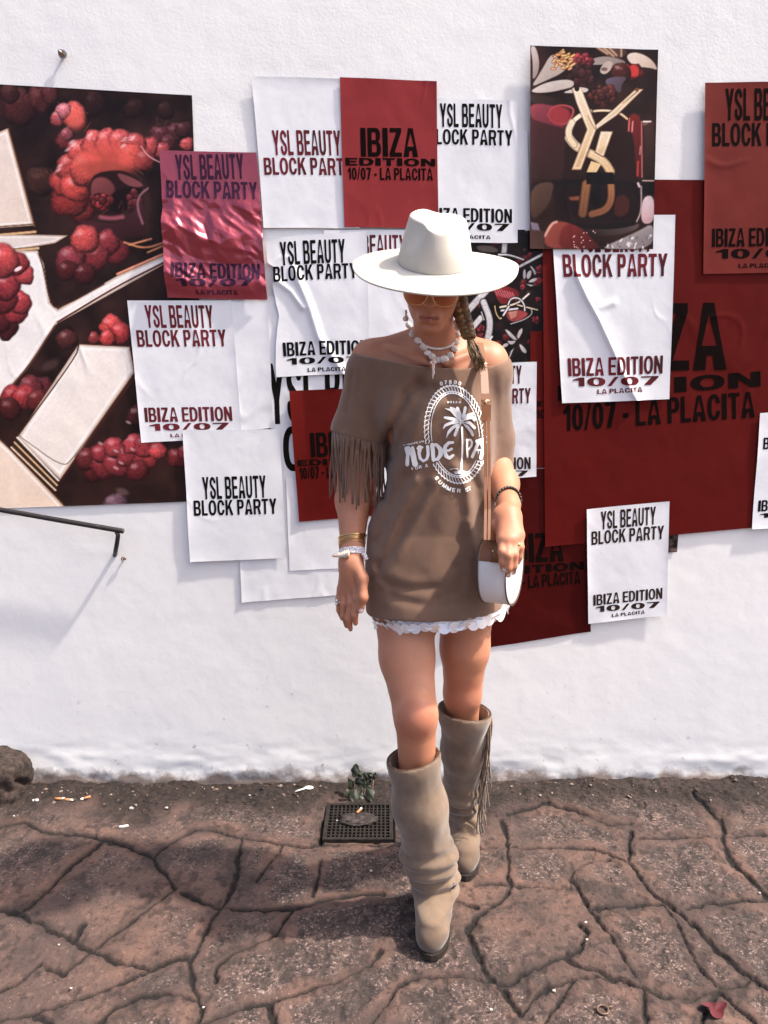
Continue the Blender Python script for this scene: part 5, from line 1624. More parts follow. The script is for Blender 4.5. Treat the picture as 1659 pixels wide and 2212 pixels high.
wedge([(1320, 1110), (1330, 1160)], (60, 40)); wedge([(1360, 1100), (1300, 1230), (1245, 1365)], (64, 50, 50)); wedge([(1400, 1100), (1420, 1220), (1385, 1385)], (90, 66, 60)); wedge([(1310, 1250), (1400, 1260)], (30, 34)); wedge([(1405, 1075), (1445, 1050)], (44, 24))
D = np.minimum(D, np.abs(np.hypot(PX - zc(1402, 1468)[0], PY - zc(1402, 1468)[1]) - 2.8) - .9)
# palm tree
wedge([(1075, 880), (1083, 1100), (1078, 1350), (1062, 1600)], (34, 26, 28, 44))
for fr in ([(1060, 790), (990, 700), (900, 600), (800, 575)], [(1060, 780), (1010, 660), (950, 590), (890, 560)], [(1065, 780), (1040, 660), (1000, 570)], [(1070, 780), (1110, 660), (1130, 560)],
           [(1060, 790), (940, 750), (790, 720)], [(1060, 800), (900, 810), (800, 850), (770, 900)], [(1060, 810), (920, 890), (850, 970), (820, 1050)], [(1065, 820), (1000, 900), (960, 1010)],
           [(1075, 790), (1160, 690), (1260, 660)], [(1080, 790), (1180, 730), (1270, 720), (1275, 760)], [(1080, 800), (1200, 810), (1280, 890)], [(1080, 810), (1170, 880), (1230, 960), (1255, 1015)]):
    q = [zc(*p) for p in fr]
    d = poly_dist(PX, PY, q)
    along = np.hypot(PX - q[0][0], PY - q[0][1])
    frond = d - (.8 + 3.3 * smooth(4, 14, along) * smooth(44, 30, along)) + 1.5 * np.abs(np.sin((PX * .8 + PY * 1.3) * 1.6)) * smooth(1.2, 3.5, d)
    D = np.minimum(D, frond)
for i in range(-7, 8):
    D_q = poly_dist(PX, PY, [zc(1060 + i * 11, 1635), zc(1060 + i * 17, 1575 + abs(i) * 5)]) - .55
    D = np.minimum(D, D_q)
blob([(880, 1570), (940, 1558), (1010, 1562)], 12); blob([(960, 1640), (1130, 1640)], 10)
D = np.maximum(D, -(PX - 866)); D[0] = D[-1] = 9; D[:, 0] = D[:, -1] = 9
pts, faces = field_polys(gxp, gyp, D)
Vp = on_shirt(pts[:, 0], pts[:, 1], .0022)
m_print = mat("white_screen_print", (.86, .85, .83), .7)
o = py_mesh("printed_motif", Vp, [f[::-1] for f in faces], m_print)
o.parent = shirt_o

# ---- fringes of the sleeves
def fringe(name, tops, lengths, par, mt, r_=.0022, sway=.012):
    A = Acc()
    for (tp, ln) in zip(tops, lengths):
        ax, ay = random.uniform(-1, 1) * sway, random.uniform(-1, 1) * sway * .7
        pts = [Vector(tp) + Vector((ax * (t ** 1.5) + .003 * math.sin(t * 5 + ax * 900), ay * t, -ln * t)) for t in (0, .2, .4, .6, .8, 1)]
        A.tube(pts, [r_ * 1.6, r_ * 1.25, r_, r_, r_ * .95, r_ * .8], 6)
    o = A.build(name, mt)
    o.parent = par
    return o
tops, lens = [], []
for i in range(30):
    t = i / 29
    a = math.pi * (1.02 - 1.10 * t)
    cx, cy = 774, 945
    p = P(774 + 54 * math.cos(a), 936 + 20 * t + random.uniform(-3, 6), -.63 - .055 * math.sin(a))
    tops.append(p); lens.append(mm(random.uniform(118, 158), -.64) * (1.0 if random.random() > .15 else .8))
for i in range(14):
    t = i / 13
    tops.append(P(722 + 100 * t, 945 + 18 * t, -.575)); lens.append(mm(random.uniform(100, 150), -.6))
fringe("sleeve_fringe", tops, lens, shirt_o, m_shirt)
tops, lens = [], []
for i in range(16):
    t = i / 15
    tops.append(P(1062 + 44 * t, 1026 - 20 * t, -.66 + .07 * abs(t - .4))); lens.append(mm(random.uniform(14, 40) + (30 if t > .8 else 0), -.64))
fringe("sleeve_fringe", tops, lens, shirt_o, m_shirt, .0024, .008)
# short tongues where the fringe is cut out of the cloth
A = Acc()
for i in range(16):
    t = (i + .5) / 16
    a = math.pi * (1.02 - 1.10 * t)
    p = P(774 + 55 * math.cos(a), 930 + 24 * t, -.63 - .056 * math.sin(a)); q = p + Vector((random.uniform(-.003, .003), 0, -mm(random.uniform(26, 40), -.64)))
    s = Vector((-math.sin(a), -math.cos(a) * .9, 0)).normalized() * mm(6.2, -.64)
    nrm = Vector((math.cos(a), -math.sin(a), 0)) * .0025
    A.add([p - s - nrm, p + s - nrm, q + s * .25 - nrm, q - s * .25 - nrm, p - s + nrm, p + s + nrm, q + s * .25 + nrm, q - s * .25 + nrm],
          [(3, 2, 1, 0), (4, 5, 6, 7), (0, 1, 5, 4), (2, 3, 7, 6), (1, 2, 6, 5), (0, 4, 7, 3)])
o = A.build("fringe_edge", m_shirt); o.parent = shirt_o

# ------------------------------------------------------------------ skirt of pearly discs under the hem
m_pearl = mat("pearly_paillette", (.80, .78, .78), .28)
n = N(m_pearl)
n.colour(n.ramp(n.noise(26, 1), [(.38, (.80, .83, .90)), (.5, (.86, .84, .83)), (.62, (.86, .76, .72))]))
n.b.inputs["Coat Weight"].default_value = .5
A = Acc()
skc = [( .5 * (P(796, 1345, -.64).x + P(1106, 1325, -.64).x)), -.642]
sa = .5 * (P(1106, 1325, -.64).x - P(796, 1345, -.64).x); sb = .139
def skirt_z(x):
    return np.interp(x, hx_, hz_)
for row in range(3):
    for k in range(44):
        a = 2 * math.pi * (k + .5 * (row % 2)) / 44
        x = skc[0] + (sa - .014 - row * .003) * math.cos(a); y = skc[1] + (sb - .006 - row * .003) * math.sin(a)
        z = float(skirt_z(x)) - .013 * float(smooth(skc[0] - .03, skc[0] - .13, x)) - mm((13, 7, 0)[row], -.7) + random.uniform(-.0015, .0015)
        nrm = Vector((math.cos(a) * sb, math.sin(a) * sa, random.uniform(-.12, .08))).normalized()
        nrm = (nrm + Vector((random.uniform(-.14, .14), random.uniform(-.14, .14), 0))).normalized()
        rot = nrm.to_track_quat('Z', 'Y').to_matrix()
        rr = .0148 * random.uniform(.92, 1.1)
        m_ = 14
        Vd = [Vector((x, y, z)) + rot @ Vector((rr * math.cos(2 * math.pi * i / m_), rr * math.sin(2 * math.pi * i / m_), s * .0006)) for s in (-1, 1) for i in range(m_)]
        A.add(Vd, [tuple(range(m_))[::-1], tuple(range(m_, 2 * m_))] + [(i, (i + 1) % m_, m_ + (i + 1) % m_, m_ + i) for i in range(m_)])
o = A.build("paillette_skirt", m_pearl, None, False); adopt(o, ROOT)
# ------------------------------------------------------------------ boots
m_suede_l = mat("beige_suede", (.20, .14, .095), .9)
n = N(m_suede_l)
n.colour(n.mix(n.grey(n.noise(11, 5, .6), .35, .68), (.24, .165, .112), (.145, .096, .063)))
sep = n.new("ShaderNodeSeparateXYZ"); n.lk(n.co(), sep.inputs[0])
dust = n.math('MULTIPLY', n.grey(n.math('ADD', sep.outputs[2], n.math('MULTIPLY', n.noise(30, 5, .65), .10)), .06, .15, 1, 0), .65)
n.colour(n.mix(dust, n.mix(n.grey(n.noise(11, 6, .65), .35, .68), (.225, .158, .108), (.125, .083, .056)), (.085, .058, .043)))
n.bump(n.noise(500, 2), .3, .0012); n.bump(n.noise(16, 3), .15, .008)
n.b.inputs["Sheen Weight"].default_value = .3
n.b.inputs["Specular IOR Level"].default_value = .2
m_sole = mat("dark_boot_sole", (.020, .014, .011), .6)
m_brown = mat("brown_leather_edge", (.07, .036, .020), .55)

def make_boot(axis, radii, foot, rim, seed, label):
    f = Field()
    f.chain(axis, radii, .03)
    for a, b, ra, rb in foot:
        f.cone(a, b, ra, rb, .022)
    top = rim[0]
    ax_ = np.array(axis, float)
    zz = ax_[::-1, 2]
    def post(q, d):
        z = q[:, 2]
        an = np.arctan2(q[:, 1] - np.interp(z, zz, ax_[::-1, 1]), q[:, 0] - np.interp(z, zz, ax_[::-1, 0]))
        slouch = smooth(.30, .16, z) * smooth(.055, .10, z)
        w_ = (.0050 * slouch) * np.sin(z * 150 + 1.1 * np.sin(an * 2 + seed) + seed * 2) + .007 * slouch * np.exp(-((z - .205 - .012 * np.sin(an + seed)) / .018) ** 2)
        w_ = w_ + .0030 * fbm(an * 1.6 + seed, z * 7, 300 + seed, 3) * smooth(.05, .12, z)
        d = d - w_
        inner = d + .0100
        up = z - (top.z + (q[:, 0] - top.x) * rim[1] + (q[:, 1] - top.y) * rim[2])
        hollow = np.where(z > .30, np.maximum(d, -inner), d)
        return np.maximum(np.maximum(hollow, up), .0135 - z)
    lo = np.minimum(ax_.min(0), np.min([np.minimum(a, b) for a, b, _, _ in [(np.array(a), np.array(b), 0, 0) for a, b, _, _ in foot]], 0)) - .085
    hi = np.maximum(ax_.max(0), np.max([np.maximum(np.array(a), np.array(b)) for a, b, _, _ in foot], 0)) + .085
    lo[2] = 0
    Vb, Fb = skin(f, lo, hi, .0036, post, .04)
    Vb = relax(Vb, Fb, 2, .45)
    o = np_mesh("boot", Vb, Fb, m_suede_l)
    tag(o, label)
    adopt(o, ROOT)
    # stitched rim round the opening, following the top edge of the leather
    m_ = Vb[:, 2] > top.z + (Vb[:, 0] - top.x) * rim[1] + (Vb[:, 1] - top.y) * rim[2] - .0028
    c_ = Vb[m_].mean(0); an = np.arctan2(Vb[m_][:, 1] - c_[1], Vb[m_][:, 0] - c_[0]); rr = np.hypot(Vb[m_][:, 1] - c_[1], Vb[m_][:, 0] - c_[0])
    ring = []
    for k in range(48):
        a = -math.pi + 2 * math.pi * k / 48
        dlt = np.abs(np.angle(np.exp(1j * (an - a))))
        r_ = rr[np.argsort(dlt)[:14]].mean()
        x, y = c_[0] + r_ * math.cos(a), c_[1] + r_ * math.sin(a)
        ring.append((x, y, top.z + (x - top.x) * rim[1] + (y - top.y) * rim[2] - .002))
    A = Acc(); A.tube(ring, .0034, 6, True)
    t = A.build("boot_rim", m_brown); t.parent = o
    return o, f, post

def make_sole(boot, toe, heel, hw, hh):
    """dark sole with a block heel from toe and heel points on the ground"""
    toe, heel = Vector(toe), Vector(heel)
    d = (toe - heel); L = d.length; d.normalize(); s = Vector((d.y, -d.x, 0))
    prof = [(0, .55), (.04, .72), (.12, .80), (.25, .74), (.42, .70), (.58, .88), (.70, 1.0), (.82, .92), (.92, .66), (.98, .36), (1.0, .0)]
    ptsL = [heel + d * (t * L) + s * (w_ * hw) for t, w_ in prof]; ptsR = [heel + d * (t * L) - s * (w_ * hw) for t, w_ in prof[:-1]]
    loop = ptsL + ptsR[::-1]
    A = Acc()
    m_ = len(loop)
    z0, z1 = toe.z, toe.z + .0145
    A.add([(p.x, p.y, z0) for p in loop] + [(p.x, p.y, z1) for p in loop],
          [tuple(range(m_)), tuple(range(2 * m_ - 1, m_ - 1, -1))] + [(i, m_ + i, m_ + (i + 1) % m_, (i + 1) % m_) for i in range(m_)])
    o = A.build("sole", m_sole, None, False); o.parent = boot
    B = Acc()
    lp = [heel + d * (t * L) + s * (w_ * hw) for t, w_ in ((0, .5), (.05, .7), (.14, .76), (.26, .7))]
    lp = lp + [heel + d * (t * L) - s * (w_ * hw) for t, w_ in ((.26, .7), (.14, .76), (.05, .7), (0, .5))]
    k = len(lp)
    B.add([(p.x, p.y, z0 - .0005) for p in lp] + [(p.x, p.y, z0 + hh) for p in lp], [tuple(range(k)), tuple(range(2 * k - 1, k - 1, -1))] + [(i, k + i, k + (i + 1) % k, (i + 1) % k) for i in range(k)])
    o = B.build("heel_block", m_sole, None, False); o.parent = boot

TOE_F = Vector(at_ground(931, 2076)); 
hx = P(947, 1960, -.60).x
bootF, fF, postF = make_boot(
    [P(893, 1600, -.765), P(893, 1640, -.765), P(908, 1740, -.745), P(928, 1850, -.705), P(940, 1905, -.675), Vector((P(942, 1930, -.66).x, -.655, .075))],
    [mm(53, -.765, 1640), mm(53, -.765, 1640), mm(56, -.745, 1740), mm(52, -.705, 1850), mm(47, -.675, 1905), .047],
    [(Vector((P(940, 1930, -.66).x, -.672, .082)), Vector((P(936, 1985, -.74).x, -.745, .066)), .047, .042),
     (Vector((P(936, 1985, -.74).x, -.745, .066)), Vector((P(933, 2030, -.79).x, -.795, .046)), .043, .037),
     (Vector((P(933, 2030, -.79).x, -.795, .046)), Vector((TOE_F.x, TOE_F.y + .030, .034)), .037, .0265),
     (Vector((P(943, 1950, -.64).x, -.645, .070)), Vector((P(946, 1960, -.62).x, -.622, .048)), .042, .038),
     (Vector((P(943, 1950, -.64).x, -.640, .034)), Vector((TOE_F.x, TOE_F.y + .050, .024)), .032, .028)],
    (P(893, 1634, -.765), .20, 0.0), 1, "front beige boot with crumpled ankle")
make_sole(bootF, Vector((TOE_F.x, TOE_F.y - .004, .002)), Vector((P(946, 1960, -.62).x, -.585, .002)), .043, .038)
TOE_B = Vector(at_ground(1006, 1903))
bootB, fB, postB = make_boot(
    [P(1003, 1490, -.60), P(1003, 1535, -.585), P(1001, 1620, -.515), P(998, 1700, -.435), P(999, 1763, -.375), Vector((P(1003, 1780, -.36).x, -.360, .080))],
    [mm(53, -.585, 1535), mm(53, -.585, 1535), mm(46, -.52, 1620), mm(37, -.44, 1700), mm(31, -.37, 1763), .038],
    [(Vector((P(1003, 1780, -.36).x, -.365, .088)), Vector((P(1004, 1820, -.44).x, -.435, .068)), .044, .040),
     (Vector((P(1004, 1820, -.44).x, -.435, .068)), Vector((P(1005, 1860, -.48).x, -.485, .046)), .040, .036),
     (Vector((P(1005, 1860, -.48).x, -.485, .046)), Vector((TOE_B.x, TOE_B.y + .030, .034)), .036, .026),
     (Vector((P(1003, 1790, -.33).x, -.340, .070)), Vector((P(1003, 1790, -.31).x, -.315, .048)), .041, .037),
     (Vector((P(1003, 1790, -.33).x, -.330, .034)), Vector((TOE_B.x, TOE_B.y + .050, .024)), .031, .027)],
    (P(1003, 1538, -.60), -.12, 0.0), 2, "rear beige boot with long fringe down its side")
make_sole(bootB, Vector((TOE_B.x, TOE_B.y - .004, .002)), Vector((P(1003, 1790, -.31).x, -.278, .002)), .041, .038)
# fringe along the outer seam of the rear boot
tops, lens = [], []
for i in range(46):
    t = i / 45
    py = 1548 + 165 * t + random.uniform(-5, 5)
    px = np.interp(py, [1540, 1560, 1620, 1700, 1763], [1058, 1058, 1050, 1039, 1034])
    tops.append(P(px + random.uniform(-3, 3), py, np.interp(py, [1540, 1620, 1700, 1763], [-.595, -.53, -.45, -.39]))); lens.append(mm(random.uniform(84, 128), -.5))
fr = fringe("boot_fringe", tops, lens, bootB, m_brown if False else m_suede_l, .0021, .012)
# ankle ornaments
m_orn = mat("dark_metal_ornament", (.10, .095, .11), .35, .8)
for bo, (px, py, y_) in ((bootF, (972, 1912, -.725)), (bootB, (997, 1790, -.42))):
    A = Acc(); c_ = P(px, py, y_)
    for k in range(7):
        a = 2 * math.pi * k / 7
        A.ball(c_ + Vector((.009 * math.cos(a), -.002, .006 * math.sin(a))), (.0055, .004, .0050), 8, 6)
    A.ball(c_ + Vector((0, -.004, 0)), .0055, 8, 6)
    o = A.build("ankle_ornament", m_orn); o.parent = bo

# ------------------------------------------------------------------ hair
m_hair = mat("dark_blond_hair", (.085, .046, .020), .5)
n = N(m_hair)
n.colour(n.mix(n.grey(n.noise(60, 4, .6), .38, .66), (.23, .125, .050), (.065, .034, .015)))
n.bump(n.noise(220, 3), .5, .002)
hf = Field()
hf.ell(H(0, .024, .010), (.0695, .084, .076), .01, HROT)
hf.ell(H(0, .050, -.030), (.066, .055, .055), .02, HROT)
hf.cone(H(.060, .000, .02), H(.066, .005, -.030), .016, .012, .02)
hf.cone(H(-.062, .005, .03), H(-.066, .020, -.010), .013, .009, .02)
def hair_post(q, d):
    l = ((q - np.array(HC)) @ Minv) / HS
    an = np.arctan2(l[:, 0], l[:, 1])
    d = d - .0016 * np.sin(an * 46 + 3 * fbm(l[:, 2] * 20, an * 2, 5, 2))
    return np.maximum(d, (-.020 - l[:, 1]) - .45 * np.clip(l[:, 2], 0, .1) * 0)
Vh, Fh = skin(hf, (-.06, -.85, 1.45), (.24, -.52, 1.75), .0034, hair_post, .02)
hair_o = np_mesh("hair", Vh, Fh, m_hair); adopt(hair_o, ROOT)
bz = lambda a, b: (740.5 + .248 * a, 427.9 + .248 * b)
bp = [(*bz(1005, 860), -.690), (*bz(1016, 930), -.705), (*bz(1036, 1010), -.722), (*bz(1060, 1080), -.732), (*bz(1082, 1150), -.738), (*bz(1096, 1205), -.742)]
BP = [P(*q) for q in bp]
def along(path, t):
    s = t * (len(path) - 1); i = min(int(s), len(path) - 2); f_ = s - i
    return path[i].lerp(path[i + 1], f_)
A = Acc()
for k in range(3):
    pts, rs = [], []
    for i in range(64):
        t = i / 63
        c_ = along(BP, t); ph_ = t * 2 * math.pi * 2.6 + k * 2 * math.pi / 3
        w_ = .0125 * (1.0 - .25 * t)
        pts.append(c_ + Vector((w_ * math.sin(ph_), -.007 * math.sin(2 * ph_), .0)))
        rs.append(.0105 * (1.0 - .22 * t) * (.9 + .15 * abs(math.cos(ph_))))
    A.tube(pts, rs, 10)
tail0 = BP[-1]
for i in range(150):
    e = P(*bz(1205 + random.uniform(-60, 40), 1470 + random.uniform(-60, 50)), -.775 + random.uniform(-.006, .006))
    m1 = tail0.lerp(e, .5) + Vector((random.uniform(-.010, .008), random.uniform(-.006, .004), .004))
    s0 = tail0 + Vector((random.uniform(-.006, .006), random.uniform(-.005, .005), .004))
    A.tube([s0, s0.lerp(m1, .55), m1, m1.lerp(e, .55) , e], [.0011, .0012, .0011, .0009, .0003], 5)
for i in range(34):                                     # loose hairs over the plait
    t = random.uniform(0, .9); c_ = along(BP, t); d_ = along(BP, min(1, t + .12))
    o1 = Vector((random.uniform(-.017, .017), -.013 + random.uniform(-.004, .006), 0)); o2 = Vector((random.uniform(-.016, .016), -.012, 0))
    A.tube([c_ + o1, (c_ + d_) / 2 + (o1 + o2) * .58, d_ + o2], .00045, 4)
o = A.build("braid", m_hair); adopt(o, ROOT)
A = Acc(); tb = BP[-1]
A.tube([tb + Vector((.0105 * math.cos(a), .0105 * math.sin(a), -.002 * math.cos(a))) for a in np.linspace(0, 2 * math.pi, 16, False)], .0028, 6, True)
o2_ = A.build("hair_tie", m_hair); o2_.parent = o; o2_.matrix_parent_inverse = Matrix.Identity(4)

# ------------------------------------------------------------------ hat
m_felt = mat("cream_wool_felt", (.52, .485, .42), .95)
n = N(m_felt)
n.colour(n.mix(n.grey(n.noise(5, 3), .4, .7), (.535, .50, .435), (.49, .455, .39)))
n.bump(n.noise(380, 2), .2, .001)
n.b.inputs["Sheen Weight"].default_value = .15
n.b.inputs["Specular IOR Level"].default_value = .1
HATC = P(940, 566, -.752)
HATR = (Matrix.Rotation(R(-1.5), 4, 'Z') @ Matrix.Rotation(R(1.5), 4, 'Y') @ Matrix.Rotation(R(23.5), 4, 'X')).to_3x3()
def hat_xyz(x, y, z):
    v = np.stack([x, y, z], -1) @ np.array(HATR).T
    return v + np.array(HATC)
NT = 120
TH = np.linspace(0, 2 * math.pi, NT, False)
RB = .1795
def brim_z(th, rho):
    side = np.abs(np.cos(th))
    fr_ = np.clip(-np.sin(th), 0, 1)
    return -.011 * rho * side ** 2 + .007 * smooth(.55, 1, rho) * (.5 + .5 * side) - .020 * fr_ * rho ** 1.4 - .024 * rho * np.clip(np.sin(th), 0, 1) + .0015 * np.sin(3 * th + 1) * rho
rows = []
def brim_row(rho, dz, grow=0.0):
    rx = .077 + (RB - .077) * rho + grow; ry = .097 + (RB * 1.01 - .097) * rho + grow
    rows.append(hat_xyz(rx * np.cos(TH), ry * np.sin(TH), brim_z(TH, np.full(NT, rho)) + dz))
T2 = .0022
for rho in np.linspace(0, 1, 22):
    brim_row(rho, T2)
brim_row(1.0, T2 * .5, .0016); brim_row(1.0, -T2 * .5, .0016)
for rho in np.linspace(1, 0, 16):
    brim_row(rho, -T2)
G_ = np.stack(rows, 0).reshape(-1, 3)
Fb = []
for i in range(len(rows) - 1):
    for k in range(NT):
        k2 = (k + 1) % NT
        Fb.append((i * NT + k, (i + 1) * NT + k, (i + 1) * NT + k2, i * NT + k2))
hat_o = np_mesh("hat", G_, np.array(Fb), m_felt, None, True)
tag(hat_o, "wide-brimmed cream felt hat with pinched crown")
adopt(hat_o, ROOT)
rows = []
CH = .089
NS = 46
for i in range(NS):
    s = i / (NS - 1)
    if s < .62:
        u = s / .62
        rr = 1.0 - .235 * u ** 1.3; z = CH * u * .92
    else:
        u = (s - .62) / .38
        a = u * math.pi / 2
        rr = .765 * math.cos(min(a, 1.545)) ** .55
        z = CH * (.92 + .08 * math.sin(min(a * 1.9, math.pi / 2)))
    x = .0815 * rr * np.cos(TH); y = .1050 * rr * np.sin(TH)
    zz_ = np.full(NT, z)
    hgt = smooth(.25, .95, zz_ / CH)
    # pinches at both sides of the front, crease along the top, front edge lower than the back
    for sx in (-1, 1):
        dx_, dy_ = x - sx * .058, y + .062
        pin = np.exp(-(dx_ / .026) ** 2 - (dy_ / .034) ** 2) * hgt
        x = x - sx * .020 * pin; y = y + .010 * pin
        zz_ = zz_ - .006 * pin * smooth(.8, 1, zz_ / CH)
    crease = np.exp(-((x + .004) / .021) ** 2) * smooth(.86, 1.0, zz_ / CH)
    zz_ = zz_ - .012 * crease * smooth(.085, .0, np.abs(y) - .03)
    zz_ = zz_ - .008 * smooth(.02, -.09, y) * hgt + .009 * smooth(.02, -.03, x) * hgt
    x = x + .002 * hgt
    rows.append(hat_xyz(x, y, zz_ + T2 * .5))
G_ = np.stack(rows, 0).reshape(-1, 3)
Fb = []
for i in range(NS - 1):
    for k in range(NT):
        k2 = (k + 1) % NT
        Fb.append((i * NT + k, i * NT + k2, (i + 1) * NT + k2, (i + 1) * NT + k))
NV_ = len(G_)
G_ = np.concatenate([relax(G_, np.array(Fb), 3, .4), [G_[-NT:].mean(0)]])
Fb += [((NS - 1) * NT + k, (NS - 1) * NT + (k + 1) % NT, NV_, NV_) for k in range(NT)]
Fb = [f for f in Fb]
crown = py_mesh("crown", G_, [f if f[2] != f[3] else f[:3] for f in Fb], m_felt)
crown.parent = hat_o; crown.matrix_parent_inverse = Matrix.Identity(4)

# ------------------------------------------------------------------ sunglasses
m_gold = mat("gold_metal", (.78, .52, .24), .25, 1.0)
m_silver = mat("silver_metal", (.75, .73, .70), .25, 1.0)
m_lens = bpy.data.materials.new("amber_lens"); m_lens.use_nodes = True
lt = m_lens.node_tree; lt.nodes.clear()
lo_ = lt.nodes.new("ShaderNodeOutputMaterial"); mx = lt.nodes.new("ShaderNodeMixShader"); tr = lt.nodes.new("ShaderNodeBsdfTransparent")
gl = lt.nodes.new("ShaderNodeBsdfPrincipled"); gl.inputs["Base Color"].default_value = (.40, .13, .05, 1); gl.inputs["Roughness"].default_value = .12
tr.inputs[0].default_value = (.97, .80, .66, 1); mx.inputs[0].default_value = .14
lt.links.new(tr.outputs[0], mx.inputs[1]); lt.links.new(gl.outputs[0], mx.inputs[2]); lt.links.new(mx.outputs[0], lo_.inputs[0])
def lens_pt(s, a, k=1.0, dy=0.0):
    c_, s_ = math.cos(a), math.sin(a)
    p_ = 2.6
    r_ = (abs(c_) ** p_ + abs(s_) ** p_) ** (-1 / p_)
    x = .0275 * r_ * c_ * k; z = .0255 * r_ * s_ * k
    x = x * (1 - .10 * (z < 0) * abs(z) / .0255)
    return H(s * .0335 + x * s, -.1185 + .35 * max(0, (abs(.0335 + x) - .03)) ** 1.2 + dy + .0 * z, -.003 + z)
A = Acc()
for s in (-1, 1):
    A.tube([lens_pt(s, 2 * math.pi * i / 40) for i in range(40)], .0011, 6, True)
    A.tube([H(s * .0605, -.1080, .016), H(s * .071, -.085, .018), H(s * .074, -.02, .012), H(s * .072, .01, .006)], .0014, 6)
A.tube([H(-.0075, -.1195, .012), H(0, -.1225, .015), H(.0075, -.1195, .012)], .0013, 6)
A.tube([H(-.012, -.1195, .026), H(0, -.1215, .027), H(.012, -.1195, .026)], .0011, 6)
glasses = A.build("sunglasses", m_gold); adopt(glasses, ROOT)
for s in (-1, 1):
    A = Acc(); m_ = 40
    Vl = [lens_pt(s, 2 * math.pi * i / m_) for i in range(m_)] + [lens_pt(s, 2 * math.pi * i / m_, .5, -.0010) for i in range(m_)] + [lens_pt(s, 0, 0, -.0014)]
    Fl = [(i, (i + 1) % m_, m_ + (i + 1) % m_, m_ + i) for i in range(m_)] + [(m_ + i, m_ + (i + 1) % m_, 2 * m_) for i in range(m_)]
    A.add(Vl, Fl)
    o = A.build("lens", m_lens); o.parent = glasses; o.matrix_parent_inverse = Matrix.Identity(4)

# ------------------------------------------------------------------ jewellery
def on_body(px, py, off=.003):
    px = np.asarray(px, float); py = np.asarray(py, float)
    dx, dy, dz = ray(px, py)
    dirs = np.stack([dx, np.broadcast_to(dy, dx.shape), np.broadcast_to(dz, dx.shape)], -1)
    dirs = dirs / np.linalg.norm(dirs, axis=-1, keepdims=True)
    o = np.array([0, CAM_Y, CAM_H]); t = np.full(len(dirs), 1.45)
    for _ in range(80):
        t = t + np.clip(body.value(o + dirs * t[:, None]), -.02, .05) * .7
    t = np.minimum(t, 2.0)
    return o + dirs * (t - off)[:, None]
m_shell = mat("white_shell", (.80, .74, .68), .35)
n = N(m_shell); n.colour(n.mix(n.grey(n.noise(90, 3), .4, .65), (.84, .79, .74), (.62, .50, .42)))
nk = [bz(a, b) for a, b in ((548, 1050), (574, 1108), (606, 1184), (655, 1240), (705, 1300), (738, 1350), (782, 1385), (832, 1412), (886, 1410), (940, 1370), (975, 1312), (990, 1255), (1002, 1190), (996, 1130), (990, 1085))]
pts_ = on_body([q[0] for q in nk], [q[1] for q in nk], .006)
pts_[0] = P(*nk[0], -.700); pts_[-1] = P(*nk[-1], -.715); pts_[-2] = P(*nk[-2], -.72)
A = Acc()
for i, p in enumerate(pts_):
    sz = 1.14 * (.0062, .0075, .0066, .0068, .0080, .0058, .0076, .0060, .0086, .0080, .0066, .0068, .0062, .0058, .0055)[i]
    A.ball(p, (sz * random.uniform(.9, 1.35), sz * .7, sz * random.uniform(.8, 1.15)), 14, 10, Matrix.Rotation(random.uniform(-.9, .9), 3, 'Y'), .07)
A.tube([Vector(p) for p in pts_], .0006, 5)
neck_o = A.build("shell_necklace", m_shell); adopt(neck_o, ROOT)
ck = [bz(a, b) for a, b in ((662, 1238), (690, 1266), (725, 1290), (765, 1306), (810, 1314), (855, 1313), (900, 1304), (940, 1288), (968, 1265), (986, 1232))]
cx_k = np.interp(np.linspace(0, 9, 26), range(10), [q[0] for q in ck]); cy_k = np.interp(np.linspace(0, 9, 26), range(10), [q[1] for q in ck])
pk = on_body(cx_k, cy_k, .003)
A = Acc()
for p in pk:
    A.ball(p, .0030, 7, 5, None, .05)
o = A.build("pearl_choker", m_shell); adopt(o, ROOT)
A = Acc(); t0 = Vector(pts_[6])
for i in range(5):
    e = P(*bz(788 + random.uniform(-10, 10), 1545 + random.uniform(-24, 26)), -.785)
    A.tube([t0 + Vector((random.uniform(-.004, .004), -.006, 0)), t0.lerp(e, .4) + Vector((random.uniform(-.003, .003), -.008, 0)), e], [.0018, .0020, .0012], 6)
for i in range(16):
    A.ball(t0.lerp(P(*bz(785, 1450), -.785), random.uniform(0, .9)) + Vector((random.uniform(-.006, .006), -.009, 0)), .0026, 6, 5, None, .1)
m_tassel = mat("pinkish_bead_tassel", (.66, .50, .44), .4)
o = A.build("tassel_pendant", m_tassel); o.parent = neck_o; o.matrix_parent_inverse = Matrix.Identity(4)
for px, py in ((878, 672), (1000, 700)):
    A = Acc()
    for k in range(4):
        A.ball(P(px + random.uniform(-2, 2), py + k * 3.2, -.695 if px < 900 else -.70), .0030, 7, 5, None, .1)
    o = A.build("earring", m_shell); adopt(o, ROOT)

